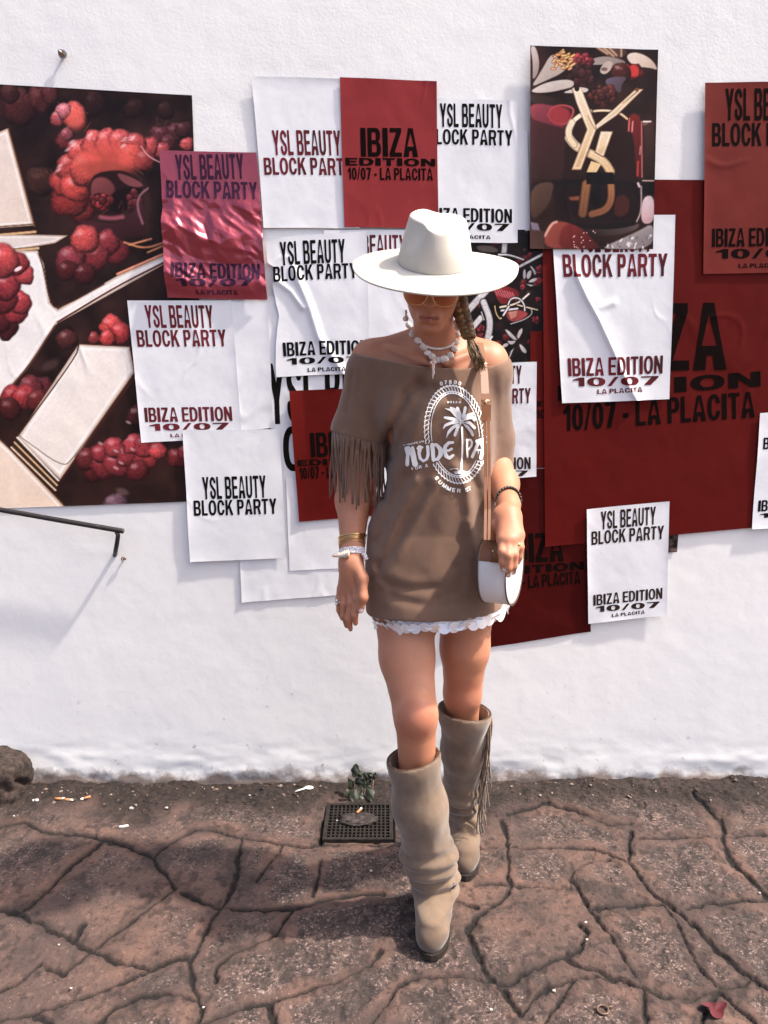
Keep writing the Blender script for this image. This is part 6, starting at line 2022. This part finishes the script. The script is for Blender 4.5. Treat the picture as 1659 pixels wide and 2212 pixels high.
def wrist_ring(c, axis, r, tilt=(0, 0), squash=.86, k=36):
    axis = Vector(axis).normalized()
    q = axis.to_track_quat('Z', 'X').to_matrix() @ Matrix.Rotation(tilt[0], 3, 'X') @ Matrix.Rotation(tilt[1], 3, 'Y')
    return [Vector(c) + q @ Vector((r * math.cos(2 * math.pi * i / k), r * squash * math.sin(2 * math.pi * i / k), 0)) for i in range(k)]
arm_ax = P(764, 1080, -.625) - WRL
def arm_at(py):
    t = (py - 1080) / (1192 - 1080)
    return P(764, 1080, -.625).lerp(WRL, t)
def arm_r(py):
    t = (py - 1080) / (1192 - 1080)
    return .0425 + (.0265 - .0425) * min(t, 1)
for i, (py, tl, th_) in enumerate(((1160, .10, .0019), (1165, .04, .0015), (1170, -.06, .0013), (1175, -.16, .0014), (1181, -.22, .0012))):
    A = Acc(); A.tube(wrist_ring(arm_at(py), arm_ax, arm_r(py) + .0030, (.12, tl), 1.0), th_, 6, True)
    o = A.build("gold_bracelet", m_gold); adopt(o, ROOT)
m_lace = mat("white_lace", (.80, .78, .82), .9)
n = N(m_lace); n.colour(n.mix(n.grey(n.noise(260, 2), .5, .62), (.84, .82, .86), (.45, .40, .44)))
A = Acc()
for dz in (-5.5, -2, 1.5, 5):
    A.tube(wrist_ring(arm_at(1194 + dz), arm_ax, .0292 + random.uniform(0, .001), (.10, .05), 1.0), .0022, 6, True)
A.tube([P(782, 1196, -.715), P(788, 1199, -.722), P(791, 1206, -.722), P(786, 1210, -.720)], [.003, .005, .0055, .002], 8)
lace = A.build("lace_wristband", m_lace); adopt(lace, ROOT)
A = Acc()
c_ = P(741, 1197, -.725)
for k in range(9):
    t = k / 8
    A.ball(c_ + Vector((.012 - .034 * t, 0, .001 - .005 * t)), (.0045, .0105 * (1 - .8 * t) + .001, .0105 * (1 - .8 * t) + .001), 12, 8, None, .05)
m_snail = mat("speckled_sea_shell", (.55, .40, .28), .4)
n = N(m_snail); n.colour(n.mix(n.grey(n.noise(70, 4), .42, .6), (.70, .60, .50), (.36, .22, .13)))
o = A.build("sea_shell", m_snail); o.parent = lace; o.matrix_parent_inverse = Matrix.Identity(4)
A = Acc()
ringp = wrist_ring(P(759, 1229, -.702), arm_ax, .0315, (.12, -.22), .9, 26)
for p in ringp:
    A.ball(p, (.0034, .0034, .0026), 8, 6)
A.tube(ringp, .0008, 4, True)
o = A.build("pearl_bracelet", m_shell); adopt(o, ROOT)
m_chain = mat("dark_chain", (.05, .042, .04), .35, .6)
A = Acc()
ringp = wrist_ring(P(1099, 1082, -.760), (WRR - P(1094, 1045, -.68)), .0315, (.30, .36), .92, 26)
for i, p in enumerate(ringp):
    q = (ringp[(i + 1) % 26] - p).to_track_quat('X', 'Z').to_matrix()
    A.ball(p, (.0052, .0036, .0036), 8, 6, q)
o = A.build("chain_bracelet", m_chain); adopt(o, ROOT)
A = Acc()
A.tube(wrist_ring(P(733, 1299, -.697), (.0, .1, 1), .0092, (0, .1), 1.0, 20), .0016, 6, True)
A.ball(P(727, 1298, -.703), (.0045, .0040, .0050), 8, 6); A.ball(P(727, 1305, -.703), (.0042, .004, .004), 8, 6)
o = A.build("silver_ring", m_silver); adopt(o, ROOT)
A = Acc()
A.tube(wrist_ring(P(1122, 1178, -.894), (.0, .5, 1), .0092, (0, .1), 1.0, 20), .0014, 6, True)
A.ball(P(1120, 1177, -.906), (.004, .003, .0045), 8, 6)
o = A.build("gold_ring", m_gold); adopt(o, ROOT)

# ================================================================== handbag
BC = P(1082, 1230, -.800)
bn = Vector((.906, -.423, 0)).normalized(); bw = Vector((.423, .906, 0)).normalized(); bu = Vector((0, 0, 1))
BAG = empty("handbag", BC - bu * .075)
tag(BAG, "small white half-moon handbag with tan leather trim, held under the person's hand", "handbag")
m_wleather = mat("white_leather", (.78, .755, .73), .42)
n = N(m_wleather); n.bump(n.noise(180, 3), .15, .0015); n.colour(n.mix(n.grey(n.noise(9, 3), .4, .7), (.80, .775, .75), (.74, .71, .68)))
m_tan = mat("tan_leather", (.24, .095, .036), .5)
n = N(m_tan); n.bump(n.noise(160, 3), .15, .0015); n.colour(n.mix(n.grey(n.noise(14, 4), .4, .7), (.215, .080, .029), (.150, .054, .019)))
BT, BHW = .066, .075
def d_loop(k=64, grow=0.0):
    pts = []
    for i in range(k):
        a = 2 * math.pi * i / k
        c_, s_ = math.cos(a), math.sin(a)
        p_ = 2.1 if s_ < 0 else 2.9
        r_ = (abs(c_) ** p_ + abs(s_) ** p_) ** (-1 / p_)
        hz = .090 if s_ < 0 else .066
        pts.append(((BHW + grow) * r_ * c_, (hz + grow) * r_ * s_ + .012))
    return pts
def bag_pt(a, z, t):
    return BC + bw * a + bu * z + bn * t
A = Acc()
rings = [(-BT / 2, -.006), (-BT / 2 + .0015, -.002), (-BT / 2 + .005, 0), (BT / 2 - .005, 0), (BT / 2 - .0015, -.002), (BT / 2, -.006)]
K = 64
Vb_ = []
for t, g in rings:
    Vb_ += [bag_pt(a, z, t) for a, z in d_loop(K, g)]
Fb_ = [(r * K + i, r * K + (i + 1) % K, (r + 1) * K + (i + 1) % K, (r + 1) * K + i) for r in range(len(rings) - 1) for i in range(K)]
for r, sgn in ((0, -1), (len(rings) - 1, 1)):               # gently domed faces
    base = len(Vb_); prev = [r * K + i for i in range(K)]
    for g, bul in ((-.02, .003), (-.04, .005)):
        ring_ = [bag_pt(a * (1 + g / BHW) , (z - .0) * (1 + g / .075), rings[r][0] + sgn * bul) for a, z in d_loop(K, 0)]
        st = len(Vb_); Vb_ += ring_
        for i in range(K):
            f_ = (prev[i], prev[(i + 1) % K], st + (i + 1) % K, st + i)
            Fb_.append(f_ if sgn > 0 else f_[::-1])
        prev = [st + i for i in range(K)]
    ce = len(Vb_); Vb_.append(bag_pt(0, .01, rings[r][0] + sgn * .006))
    for i in range(K):
        Fb_.append((prev[i], prev[(i + 1) % K], ce) if sgn > 0 else (prev[(i + 1) % K], prev[i], ce))
A.add(Vb_, Fb_)
o = A.build("bag_body", m_wleather); adopt(o, BAG); bag_body = o
# tan panel over the top of the gusset
zsplit = P(1055, 1212, -.86).z - BC.z
A = Acc()
lp = [(a, z) for a, z in d_loop(128, .0018) if z > zsplit]
lp.sort(key=lambda q: math.atan2(q[1] - zsplit - .0, q[0]))
lp = [(lp[0][0], zsplit)] + lp + [(lp[-1][0], zsplit)]
h_ = BT / 2 - .0045
Vt_ = []
for a, z in lp:
    Vt_ += [bag_pt(a, z, -h_), bag_pt(a, z, h_), bag_pt(a * .985, z - .0016 if z > zsplit + .03 else z, h_), bag_pt(a * .985, z - .0016 if z > zsplit + .03 else z, -h_)]
Ft_ = []
for i in range(len(lp) - 1):
    for k in range(4):
        k2 = (k + 1) % 4
        Ft_.append((i * 4 + k, (i + 1) * 4 + k, (i + 1) * 4 + k2, i * 4 + k2))
Ft_ += [(0, 1, 2, 3), tuple((len(lp) - 1) * 4 + k for k in (3, 2, 1, 0))]
A.add(Vt_, Ft_)
o = A.build("tan_gusset_panel", m_tan, None, False); adopt(o, BAG)
# rounded tab on the gusset
A = Acc()
tabw = .0125
cen_t = .014
outl = [(cen_t + tabw * math.cos(a), .058 + tabw * math.sin(a)) for a in np.linspace(0, math.pi, 14)] + [(cen_t - tabw, zsplit + .002), (cen_t + tabw, zsplit + .002)]
nO = len(outl)
def gus(t, z, out):
    # the gusset's near side, pushed out towards the camera
    hz = .090 if z < .012 else .066
    p_ = 2.1 if z < .012 else 2.9
    zz = min(abs(z - .012) / hz, .999)
    a = -(BHW) * (1 - zz ** p_) ** (1 / p_)
    return bag_pt(min(a, -.062) - out, z, t)
Vq = [gus(t, z, .003) for t, z in outl] + [gus(t, z, .0075) for t, z in outl] + [gus(cen_t + (t - cen_t) * .8, .03 + (z - .03) * .9, .0095) for t, z in outl]
A.add(Vq, [(i, (i + 1) % nO, nO + (i + 1) % nO, nO + i) for i in range(nO)] + [(nO + i, nO + (i + 1) % nO, 2 * nO + (i + 1) % nO, 2 * nO + i) for i in range(nO)] + [tuple(2 * nO + i for i in range(nO))])
o = A.build("leather_tab", m_tan); adopt(o, BAG)
A = Acc(); A.tube([gus(t, z, .0060) for t, z in outl[:14]] + [gus(outl[14][0], zsplit, .006)], .0016, 6)
o = A.build("tab_edge", m_brown); adopt(o, BAG)
A = Acc(); A.ball(gus(cen_t - tabw * .9, .058, .008), .0032, 10, 8)
o = A.build("gold_stud", m_gold); adopt(o, BAG)
for t in (-BT / 2 + .001, BT / 2 - .001):
    A = Acc(); A.tube([bag_pt(a, z, t) for a, z in d_loop(64, .0006)], .0017, 6, True)
    o = A.build("seam_piping", m_brown); adopt(o, BAG)
# strap
sp = [(1034, 733, -.600), (1036, 741, -.640), (1039, 760, -.702), (1043, 785, -.742), (1046, 810, -.765), (1048, 850, -.790), (1050, 880, -.800), (1052, 950, -.808), (1053, 1030, -.820), (1053, 1100, -.840), (1052, 1166, -.872)]
SPW = []
for px, py, y_ in sp:
    if py > 800:
        y_ = min(y_, float(on_shirt(np.array([px * 1.0]), np.array([py * 1.0]), .004)[0, 1]))
    elif py > 740:
        y_ = min(y_, float(on_body([px], [py], .004)[0, 1]))
    SPW.append(P(px, py, y_))
def ribbon(acc, pts, hw, th, shift=0.0):
    """flat strap: width along the picture's x, thin towards the camera"""
    V_ = []
    for p in pts:
        for sx, sy in ((-1, -1), (1, -1), (1, 1), (-1, 1)):
            V_.append(p + Vector((shift + sx * hw, sy * th + sx * hw * .25, 0)))
    F_ = [(i * 4 + k, i * 4 + (k + 1) % 4, (i + 1) * 4 + (k + 1) % 4, (i + 1) * 4 + k) for i in range(len(pts) - 1) for k in range(4)]
    m_ = len(pts) - 1
    acc.add(V_, F_ + [(3, 2, 1, 0), (m_ * 4, m_ * 4 + 1, m_ * 4 + 2, m_ * 4 + 3)])
def dens(pts, k=5):
    return [pts[i].lerp(pts[i + 1], j / k) for i in range(len(pts) - 1) for j in range(k)] + [pts[-1]]
A = Acc()
ribbon(A, dens(SPW[:7]), .0088, .0016)
low = dens(SPW[6:])
ribbon(A, low, .0031, .0015, -.0042); ribbon(A, low, .0031, .0015, .0042)
strap_o = A.build("shoulder_strap", m_tan, None, False); adopt(strap_o, BAG)
for c_, w_ in ((SPW[3].lerp(SPW[4], .25), .0125), (SPW[6].lerp(SPW[5], .3), .0105)):
    A = Acc(); y_ = Vector((0, -.0035, 0))
    fr_ = [c_ + y_ + Vector((sx * w_, -abs(0) , sz * .0065)) for sx, sz in ((-1, -1), (1, -1), (1, 1), (-1, 1))]
    A.tube(fr_, .0013, 6, True); A.tube([c_ + y_ + Vector((0, -.001, -.0065)), c_ + y_ + Vector((0, -.001, .0065))], .0010, 6)
    o = A.build("buckle", m_gold, None); o.parent = strap_o; o.matrix_parent_inverse = Matrix.Identity(4)
A = Acc(); ribbon(A, [SPW[6] + Vector((0, -.003, .006)), SPW[6] + Vector((0, -.003, -.030))], .0105, .0022)
o = A.build("strap_tab", m_tan, None, False); o.parent = strap_o; o.matrix_parent_inverse = Matrix.Identity(4)
# ================================================================== small things on the wall and on the ground
m_iron = mat("black_painted_iron", (.014, .011, .010), .5)
n = N(m_iron); n.colour(n.mix(n.grey(n.noise(60, 4, .6), .66, .72), (.016, .012, .011), (.40, .36, .34))); n.bump(n.noise(90, 3), .2, .003)
RAIL = empty("wall_rail", P(150, 1125, -.02))
tag(RAIL, "chipped black iron rail on the wall under the raspberry picture", "rail")
A = Acc(); A.tube([P(-160, 1063, -.055), P(0, 1101, -.055), P(130, 1124, -.055), P(264, 1147, -.055), P(267, 1147.5, -.055)], [.0085, .0085, .0085, .0085, .0078], 14)
o = A.build("rail_bar", m_iron); adopt(o, RAIL)
A = Acc(); A.tube([P(252, 1149, -.055), P(255, 1156, -.056), P(253, 1172, -.050), P(250, 1188, -.030), P(248, 1200, .004)], .0072, 12)
o = A.build("rail_bracket", m_iron); adopt(o, RAIL)
m_rust = mat("rusty_steel", (.16, .10, .07), .6, .5)
A = Acc(); c_ = P(268, 1207, -.006)
A.tube([c_ + Vector((.0065 * math.cos(a), -.004 * abs(math.sin(a)) - .004, .0065 * math.sin(a))) for a in np.linspace(-.4, 4.4, 14)], .0020, 7)
A.tube([c_ + Vector((0, .012, 0)), c_ + Vector((0, -.004, 0))], .003, 8)
tag(A.build("screw_eye", m_rust), "small rusty screw eye in the plaster below the black rail's end", "hook")
BOLT = empty("anchor_bolt", P(136, 118, 0))
tag(BOLT, "short steel anchor bolt sticking out of bare plaster, top left", "bolt")
m_steel = mat("dull_steel", (.42, .40, .38), .45, .8)
A = Acc(); c_ = P(136, 118, -.010); A.tube([c_ + Vector((0, .02, 0)), c_ + Vector((0, -.026, 0))], .0042, 10)
o = A.build("shaft", m_steel); adopt(o, BOLT)
A = Acc(); A.tube([c_ + Vector((0, -.008, 0)), c_ + Vector((0, -.017, 0))], .0095, 6)
o = A.build("nut", m_rust, None, False); adopt(o, BOLT)
A = Acc(); A.tube([c_ + Vector((0, -.001, 0)), c_ + Vector((0, -.0035, 0))], .013, 18)
o = A.build("washer", m_steel, None, False); adopt(o, BOLT)

def rock(name, c, size, seed, material, p_=3.2, amp=.10, k=40):
    th = np.linspace(0, 2 * math.pi, k, False); ph = np.linspace(.001, math.pi - .001, k // 2)
    T, Ph = np.meshgrid(th, ph, indexing='ij')
    dx, dy, dz = np.sin(Ph) * np.cos(T), np.sin(Ph) * np.sin(T), np.cos(Ph)
    r = (np.abs(dx) ** p_ + np.abs(dy) ** p_ + np.abs(dz) ** p_) ** (-1 / p_)
    r = r * (1 + amp * fbm(dx * 3 + seed, dz * 3 + dy * 2.3, seed, 5))
    V = np.stack([dx * r * size[0], dy * r * size[1], dz * r * size[2]], -1).reshape(-1, 3) + np.array(c)
    return np_mesh(name, V, grid_faces(k, k // 2, True)[:, ::-1], material)
m_stone = mat("rough_brown_stone", (.12, .08, .06), .95)
n = N(m_stone)
n.colour(n.mix(n.grey(n.noise(50, 6, .7), .4, .65), n.mix(n.grey(n.noise(14, 5), .4, .6), (.030, .017, .012), (.009, .006, .005)), (.075, .05, .04)))
n.bump(n.noise(60, 6, .7), .8, .012)
o = rock("stone_block", (P(-66, 1690, -.10).x, -.060, .035), (.165, .105, .100), 5, m_stone, 7.0, .24, 90)
tag(o, "rough brown stone block jutting from the wall's foot, left frame edge", "stone")

# drain grate
GRT = empty("drain_grate", (float(GR[:, 0].mean()), float(GR[:, 1].mean()), 0))
tag(GRT, "dirty square metal drain grate with small holes, below the weed", "drain grate")
m_grate = mat("dirty_shaded_cast_iron", (.045, .035, .030), .7, .3)  # dirt brown, darkened further to paint in the shade of the legs
n = N(m_grate); n.colour(n.mix(n.grey(n.noise(40, 5, .65), .40, .62), (.024, .017, .013), (.008, .0055, .0045))); n.bump(n.noise(150, 4), .4, .003)
x0, x1, y0, y1 = gr0[0], gr1[0], gr0[1], gr1[1]
A = Acc(); zt = .004
for (cx, cy, sx, sy) in (((x0 + x1) / 2, y0 + .006, x1 - x0, .012), ((x0 + x1) / 2, y1 - .006, x1 - x0, .012), (x0 + .006, (y0 + y1) / 2, .012, y1 - y0 - .024), (x1 - .006, (y0 + y1) / 2, .012, y1 - y0 - .024)):
    A.box((cx, cy, zt - .006), (sx, sy, .013))
o = A.build("frame", m_grate, None, False); adopt(o, GRT)
A = Acc()
for i in range(1, 15):
    A.box((x0 + .012 + (x1 - x0 - .024) * i / 15, (y0 + y1) / 2, zt - .006), (.0048, y1 - y0 - .024, .009))
for i in range(1, 11):
    A.box(((x0 + x1) / 2, y0 + .012 + (y1 - y0 - .024) * i / 11, zt - .0066), (x1 - x0 - .024, .0048, .0085))
o = A.build("lattice", m_grate, None, False); adopt(o, GRT)
m_mud = mat("dark_mud", (.022, .014, .012), .8)
n = N(m_mud); n.colour(n.mix(n.grey(n.noise(50, 5), .45, .65), (.016, .010, .009), (.075, .055, .048))); n.bump(n.noise(80, 5), .6, .006)
g_ = at_ground(775, 1773)
o = rock("mud_clump", (g_[0], g_[1], .006), (.060, .036, .008), 8, m_mud, 2.2, .22, 40)
tag(o, "flat dark clump of dried mud lying on the drain grate", "mud")

# weed by the grate
WEED = empty("weed", P(786, 1745, -.075))
tag(WEED, "small dark green weed growing out of dirt beside the drain grate", "plant")
m_leaf = mat("dark_green_leaf", (.030, .040, .014), .5)
n = N(m_leaf); n.colour(n.mix(n.grey(n.noise(40, 3), .4, .6), (.018, .022, .008), (.010, .013, .005))); n.bump(n.noise(120, 3), .3, .003)
m_stem = mat("pale_brown_stem", (.20, .13, .075), .7)
wz = lambda a, b: (647.3 + .1719 * a, 1618.2 + .1719 * b)
base = P(*wz(800, 770), -.110)
A = Acc()
for q in ([(800, 690), (790, 560), (760, 430), (710, 300)], [(830, 690), (900, 600), (920, 480), (930, 350)], [(790, 680), (700, 640), (660, 560), (640, 430)], [(800, 640), (820, 520), (840, 400), (840, 340)],
          [(810, 700), (870, 770), (830, 790)], [(790, 700), (760, 780), (800, 790)]):
    A.tube([base] + [P(*wz(*p), -.105 + .012 * i) for i, p in enumerate(q)], [.0022] + [.0018, .0016, .0014, .001][:len(q)], 6)
o = A.build("stem", m_stem); adopt(o, WEED)
def leaf(c, w_, h_, ang, tilt, par, material):
    Vl, Fl = [], []
    nu, nv_ = 9, 12
    for j in range(nv_):
        t = j / (nv_ - 1)
        ww = w_ * (math.sin(math.pi * min(1, t * 1.02)) ** .6 + .02) * (1 + .12 * math.sin(t * 16))
        for i in range(nu):
            s = (i / (nu - 1) * 2 - 1)
            x, z = s * ww / 2, (t - .5) * h_
            y = -.15 * w_ * (1 - s * s) + tilt * z + .0018 * math.sin(9 * t + 3 * s)
            Vl.append(Vector(c) + Matrix.Rotation(ang, 3, 'Y') @ Vector((x, y, z)))
    m_ = len(Vl); Vl += [v + Vector((0, .0006, 0)) for v in Vl]
    for j in range(nv_ - 1):
        for i in range(nu - 1):
            a = j * nu + i
            Fl.append((a, a + 1, a + nu + 1, a + nu)); Fl.append((m_ + a + nu, m_ + a + nu + 1, m_ + a + 1, m_ + a))
    o = py_mesh("leaf", Vl, Fl, material); adopt(o, par)
for (a, b), w_, h_, ang, tilt in (((700, 270), .028, .046, .15, .3), ((745, 310), .020, .032, -.3, .2), ((835, 335), .026, .026, .5, .3), ((890, 335), .018, .026, -.3, .2), ((938, 340), .015, .028, .3, .2),
                                  ((740, 410), .026, .030, -.7, .5), ((860, 410), .026, .024, 1.0, .5), ((640, 440), .040, .022, 1.2, .7), ((800, 430), .030, .030, .1, .6), ((700, 590), .034, .040, .4, .8), ((880, 550), .030, .042, -.3, .8),
                                  ((770, 620), .030, .030, .0, .7), ((600, 560), .030, .022, 1.3, .8)):
    leaf(P(*wz(a, b), -.085 - .03 * (b > 500)), w_, h_, ang, tilt, WEED, m_leaf)

# cigarette ends
m_filter = mat("orange_filter_paper", (.46, .20, .085), .8)
m_cig = mat("white_cigarette_paper", (.72, .68, .63), .8)
lz = lambda a, b: (.529 * a, 1536 + .529 * b)
BUTTS = [((240, 366), .1, "orange cigarette end nearest the stone block", 1), ((275, 368), -.1, "orange cigarette end in the middle of three by the wall, left", 1), ((355, 362), .5, "orange cigarette end leaning upwards, rightmost of three by the wall", 1),
         ((148, 366), .0, "short white cigarette stub left of the orange ends, by the wall", .6), ((500, 470), .35, "lone tan cigarette end in front of the white pebble", .9), ((1465, 430), 1.1, "burnt cigarette end lying on the mud on the drain grate", 1)]
proto = None
for (q, ang, lab, ln) in BUTTS:
    g_ = at_ground(*lz(*q)); z_ = ground_z(g_[0], g_[1]) + .0042
    if "grate" in lab: z_ = .019
    if proto is None:
        r0 = empty("cigarette_end", (0, 0, 0))
        A = Acc(); A.tube([(-.012, 0, 0), (.011, 0, 0)], .0040, 12); f_ = A.build("filter", m_filter, r0, True)
        A = Acc(); A.tube([(.0112, 0, 0), (.017, .0006, 0), (.020, .001, .0004)], [.0040, .0038, .0030], 12); t_ = A.build("paper_tip", m_cig, r0, True)
        proto = r0; r = r0
    else:
        r = proto.copy(); COL.objects.link(r)
        for ch in (f_, t_):
            c2 = ch.copy(); COL.objects.link(c2); c2.parent = r
            if "white" in lab and ch is f_:
                c2.data = ch.data.copy(); c2.data.materials[0] = m_cig
    r.location = (g_[0], g_[1], z_); r.rotation_euler = (0, .05, ang + (math.pi if random.random() < .5 else 0)); r.scale = (ln, 1, 1)
    tag(r, lab, "cigarette end", "cigarette ends on the pavement")

# pebbles and paper scraps
m_peb = mat("white_pebble", (.66, .62, .58), .8)
n = N(m_peb); n.colour(n.mix(n.grey(n.noise(60, 3), .4, .7), (.56, .51, .47), (.30, .25, .22)))
rz = lambda a, b: (781.1 + .529 * a, 1536 + .529 * b)
PEB = [(lz(537, 404), .016, "largest pale pebble lying near the wall on the left"), (lz(680, 398), .010, "white pebble between the largest pale pebble and the plastic spoon"), (lz(57, 430), .007, "tiny white pebble near the stone block"),
       (lz(1020, 346), .007, "tiny white pebble under the wall left of the plastic spoon"), (lz(1515, 655), .008, "white pebble lying left of the front boot"), (lz(1376, 449), .006, "white crumb on the drain grate's left side"),
       (lz(240, 956), .006, "tiny white pebble on the cracked slab, far left"), (lz(290, 1134), .006, "white crumb near the bottom left corner of the pavement"), (lz(830, 1212), .006, "white crumb on the pavement, bottom edge left of the boots"),
       (rz(915, 865), .008, "white chip on the crack right of the front boot"), (rz(920, 935), .007, "small pale chip just below the white chip, right of the front boot"), (rz(785, 1145), .009, "white chip near the bottom edge, right of the front boot"),
       (rz(528, 1222), .008, "white crumb at the bottom edge below the front boot"), (rz(1625, 745), .007, "white crumb at the right frame edge on the pavement"), (rz(1520, 540), .006, "tiny pale crumb on the far right slabs near the wall")]
for (q, s, lab) in PEB:
    g_ = at_ground(*q)
    o = rock("pebble", (g_[0], g_[1], max(0.0, ground_z(g_[0], g_[1])) + s * .28), (s * .46, s * .36, s * .24), int(s * 9000) + len(lab), m_peb, 2.6, .6, 20)
    tag(o, lab, "pebble", "pale pebbles and crumbs on the pavement")
g_ = at_ground(*lz(1262, 328)); z_ = ground_z(g_[0], g_[1]) + .008
A = Acc(); A.ball((g_[0], g_[1], z_), (.016, .011, .004), 14, 8); A.tube([(g_[0] - .012, g_[1] - .004, z_), (g_[0] - .045, g_[1] - .022, z_ - .002)], [.0032, .0022], 8)
tag(A.build("plastic_spoon", m_cig), "small white plastic spoon lying in the dirt under the wall", "spoon")
m_petal = mat("dark_red_petal", (.085, .008, .012), .55)
g_ = at_ground(*rz(1442, 1218)); z_ = ground_z(g_[0], g_[1])
Vl, Fl = [], []
for j in range(8):
    for i in range(24):
        a = 2 * math.pi * i / 24; rr = (j / 7) * .024 * (1 + .22 * math.sin(3 * a + .6) + .10 * math.sin(5 * a))
        Vl.append((g_[0] + rr * math.cos(a), g_[1] + rr * math.sin(a) * .95, z_ + .004 + .010 * (j / 7) ** 2 * (.6 + .5 * math.sin(2 * a + 1))))
for j in range(7):
    for i in range(24):
        Fl.append((j * 24 + i, j * 24 + (i + 1) % 24, (j + 1) * 24 + (i + 1) % 24, (j + 1) * 24 + i))
o = py_mesh("flower_petal", Vl, Fl, m_petal)
tag(o, "crumpled dark red flower petal on the pavement, bottom right", "petal")
g_ = at_ground(*rz(985, 1225)); z_ = ground_z(g_[0], g_[1]) + .005
A = Acc(); A.tube([(g_[0] + .0125 * math.cos(a), g_[1] + .0125 * math.sin(a), z_) for a in np.linspace(0, 2 * math.pi, 24, False)], .0026, 7, True); A.tube([(g_[0] + .010, g_[1] + .006, z_), (g_[0] + .026, g_[1] + .010, z_)], .0022, 6)
tag(A.build("ring_pull", m_rust), "dark metal ring pull lying near the bottom edge, right of the boots", "ring pull")

# loose grit and crumbled plaster swept along the foot of the wall
A = Acc()
for i in range(420):
    x = random.uniform(-1.35, 1.4); y = -abs(random.gauss(.0, .07)) - .012
    if gr0[0] - .01 < x < gr1[0] + .01 and gr0[1] - .01 < y: continue
    s_ = random.choice((.0022, .003, .004, .0055)) * random.uniform(.7, 1.3)
    A.ball((x, y, ground_z(x, y) + s_ * .3), (s_, s_ * random.uniform(.6, 1), s_ * random.uniform(.45, .8)), 6, 4, Matrix.Rotation(random.uniform(0, 3), 3, 'Z'), .3)
m_grit = mat("grit", (.10, .07, .055), .9)
n = N(m_grit); n.colour(n.ramp(n.noise(38, 2), [(.36, (.03, .02, .016)), (.52, (.10, .062, .046)), (.66, (.30, .24, .20))]))
o = A.build("grit", m_grit, None, False)
tag(o, "loose brown grit swept along the wall's foot", None, None, "stuff")
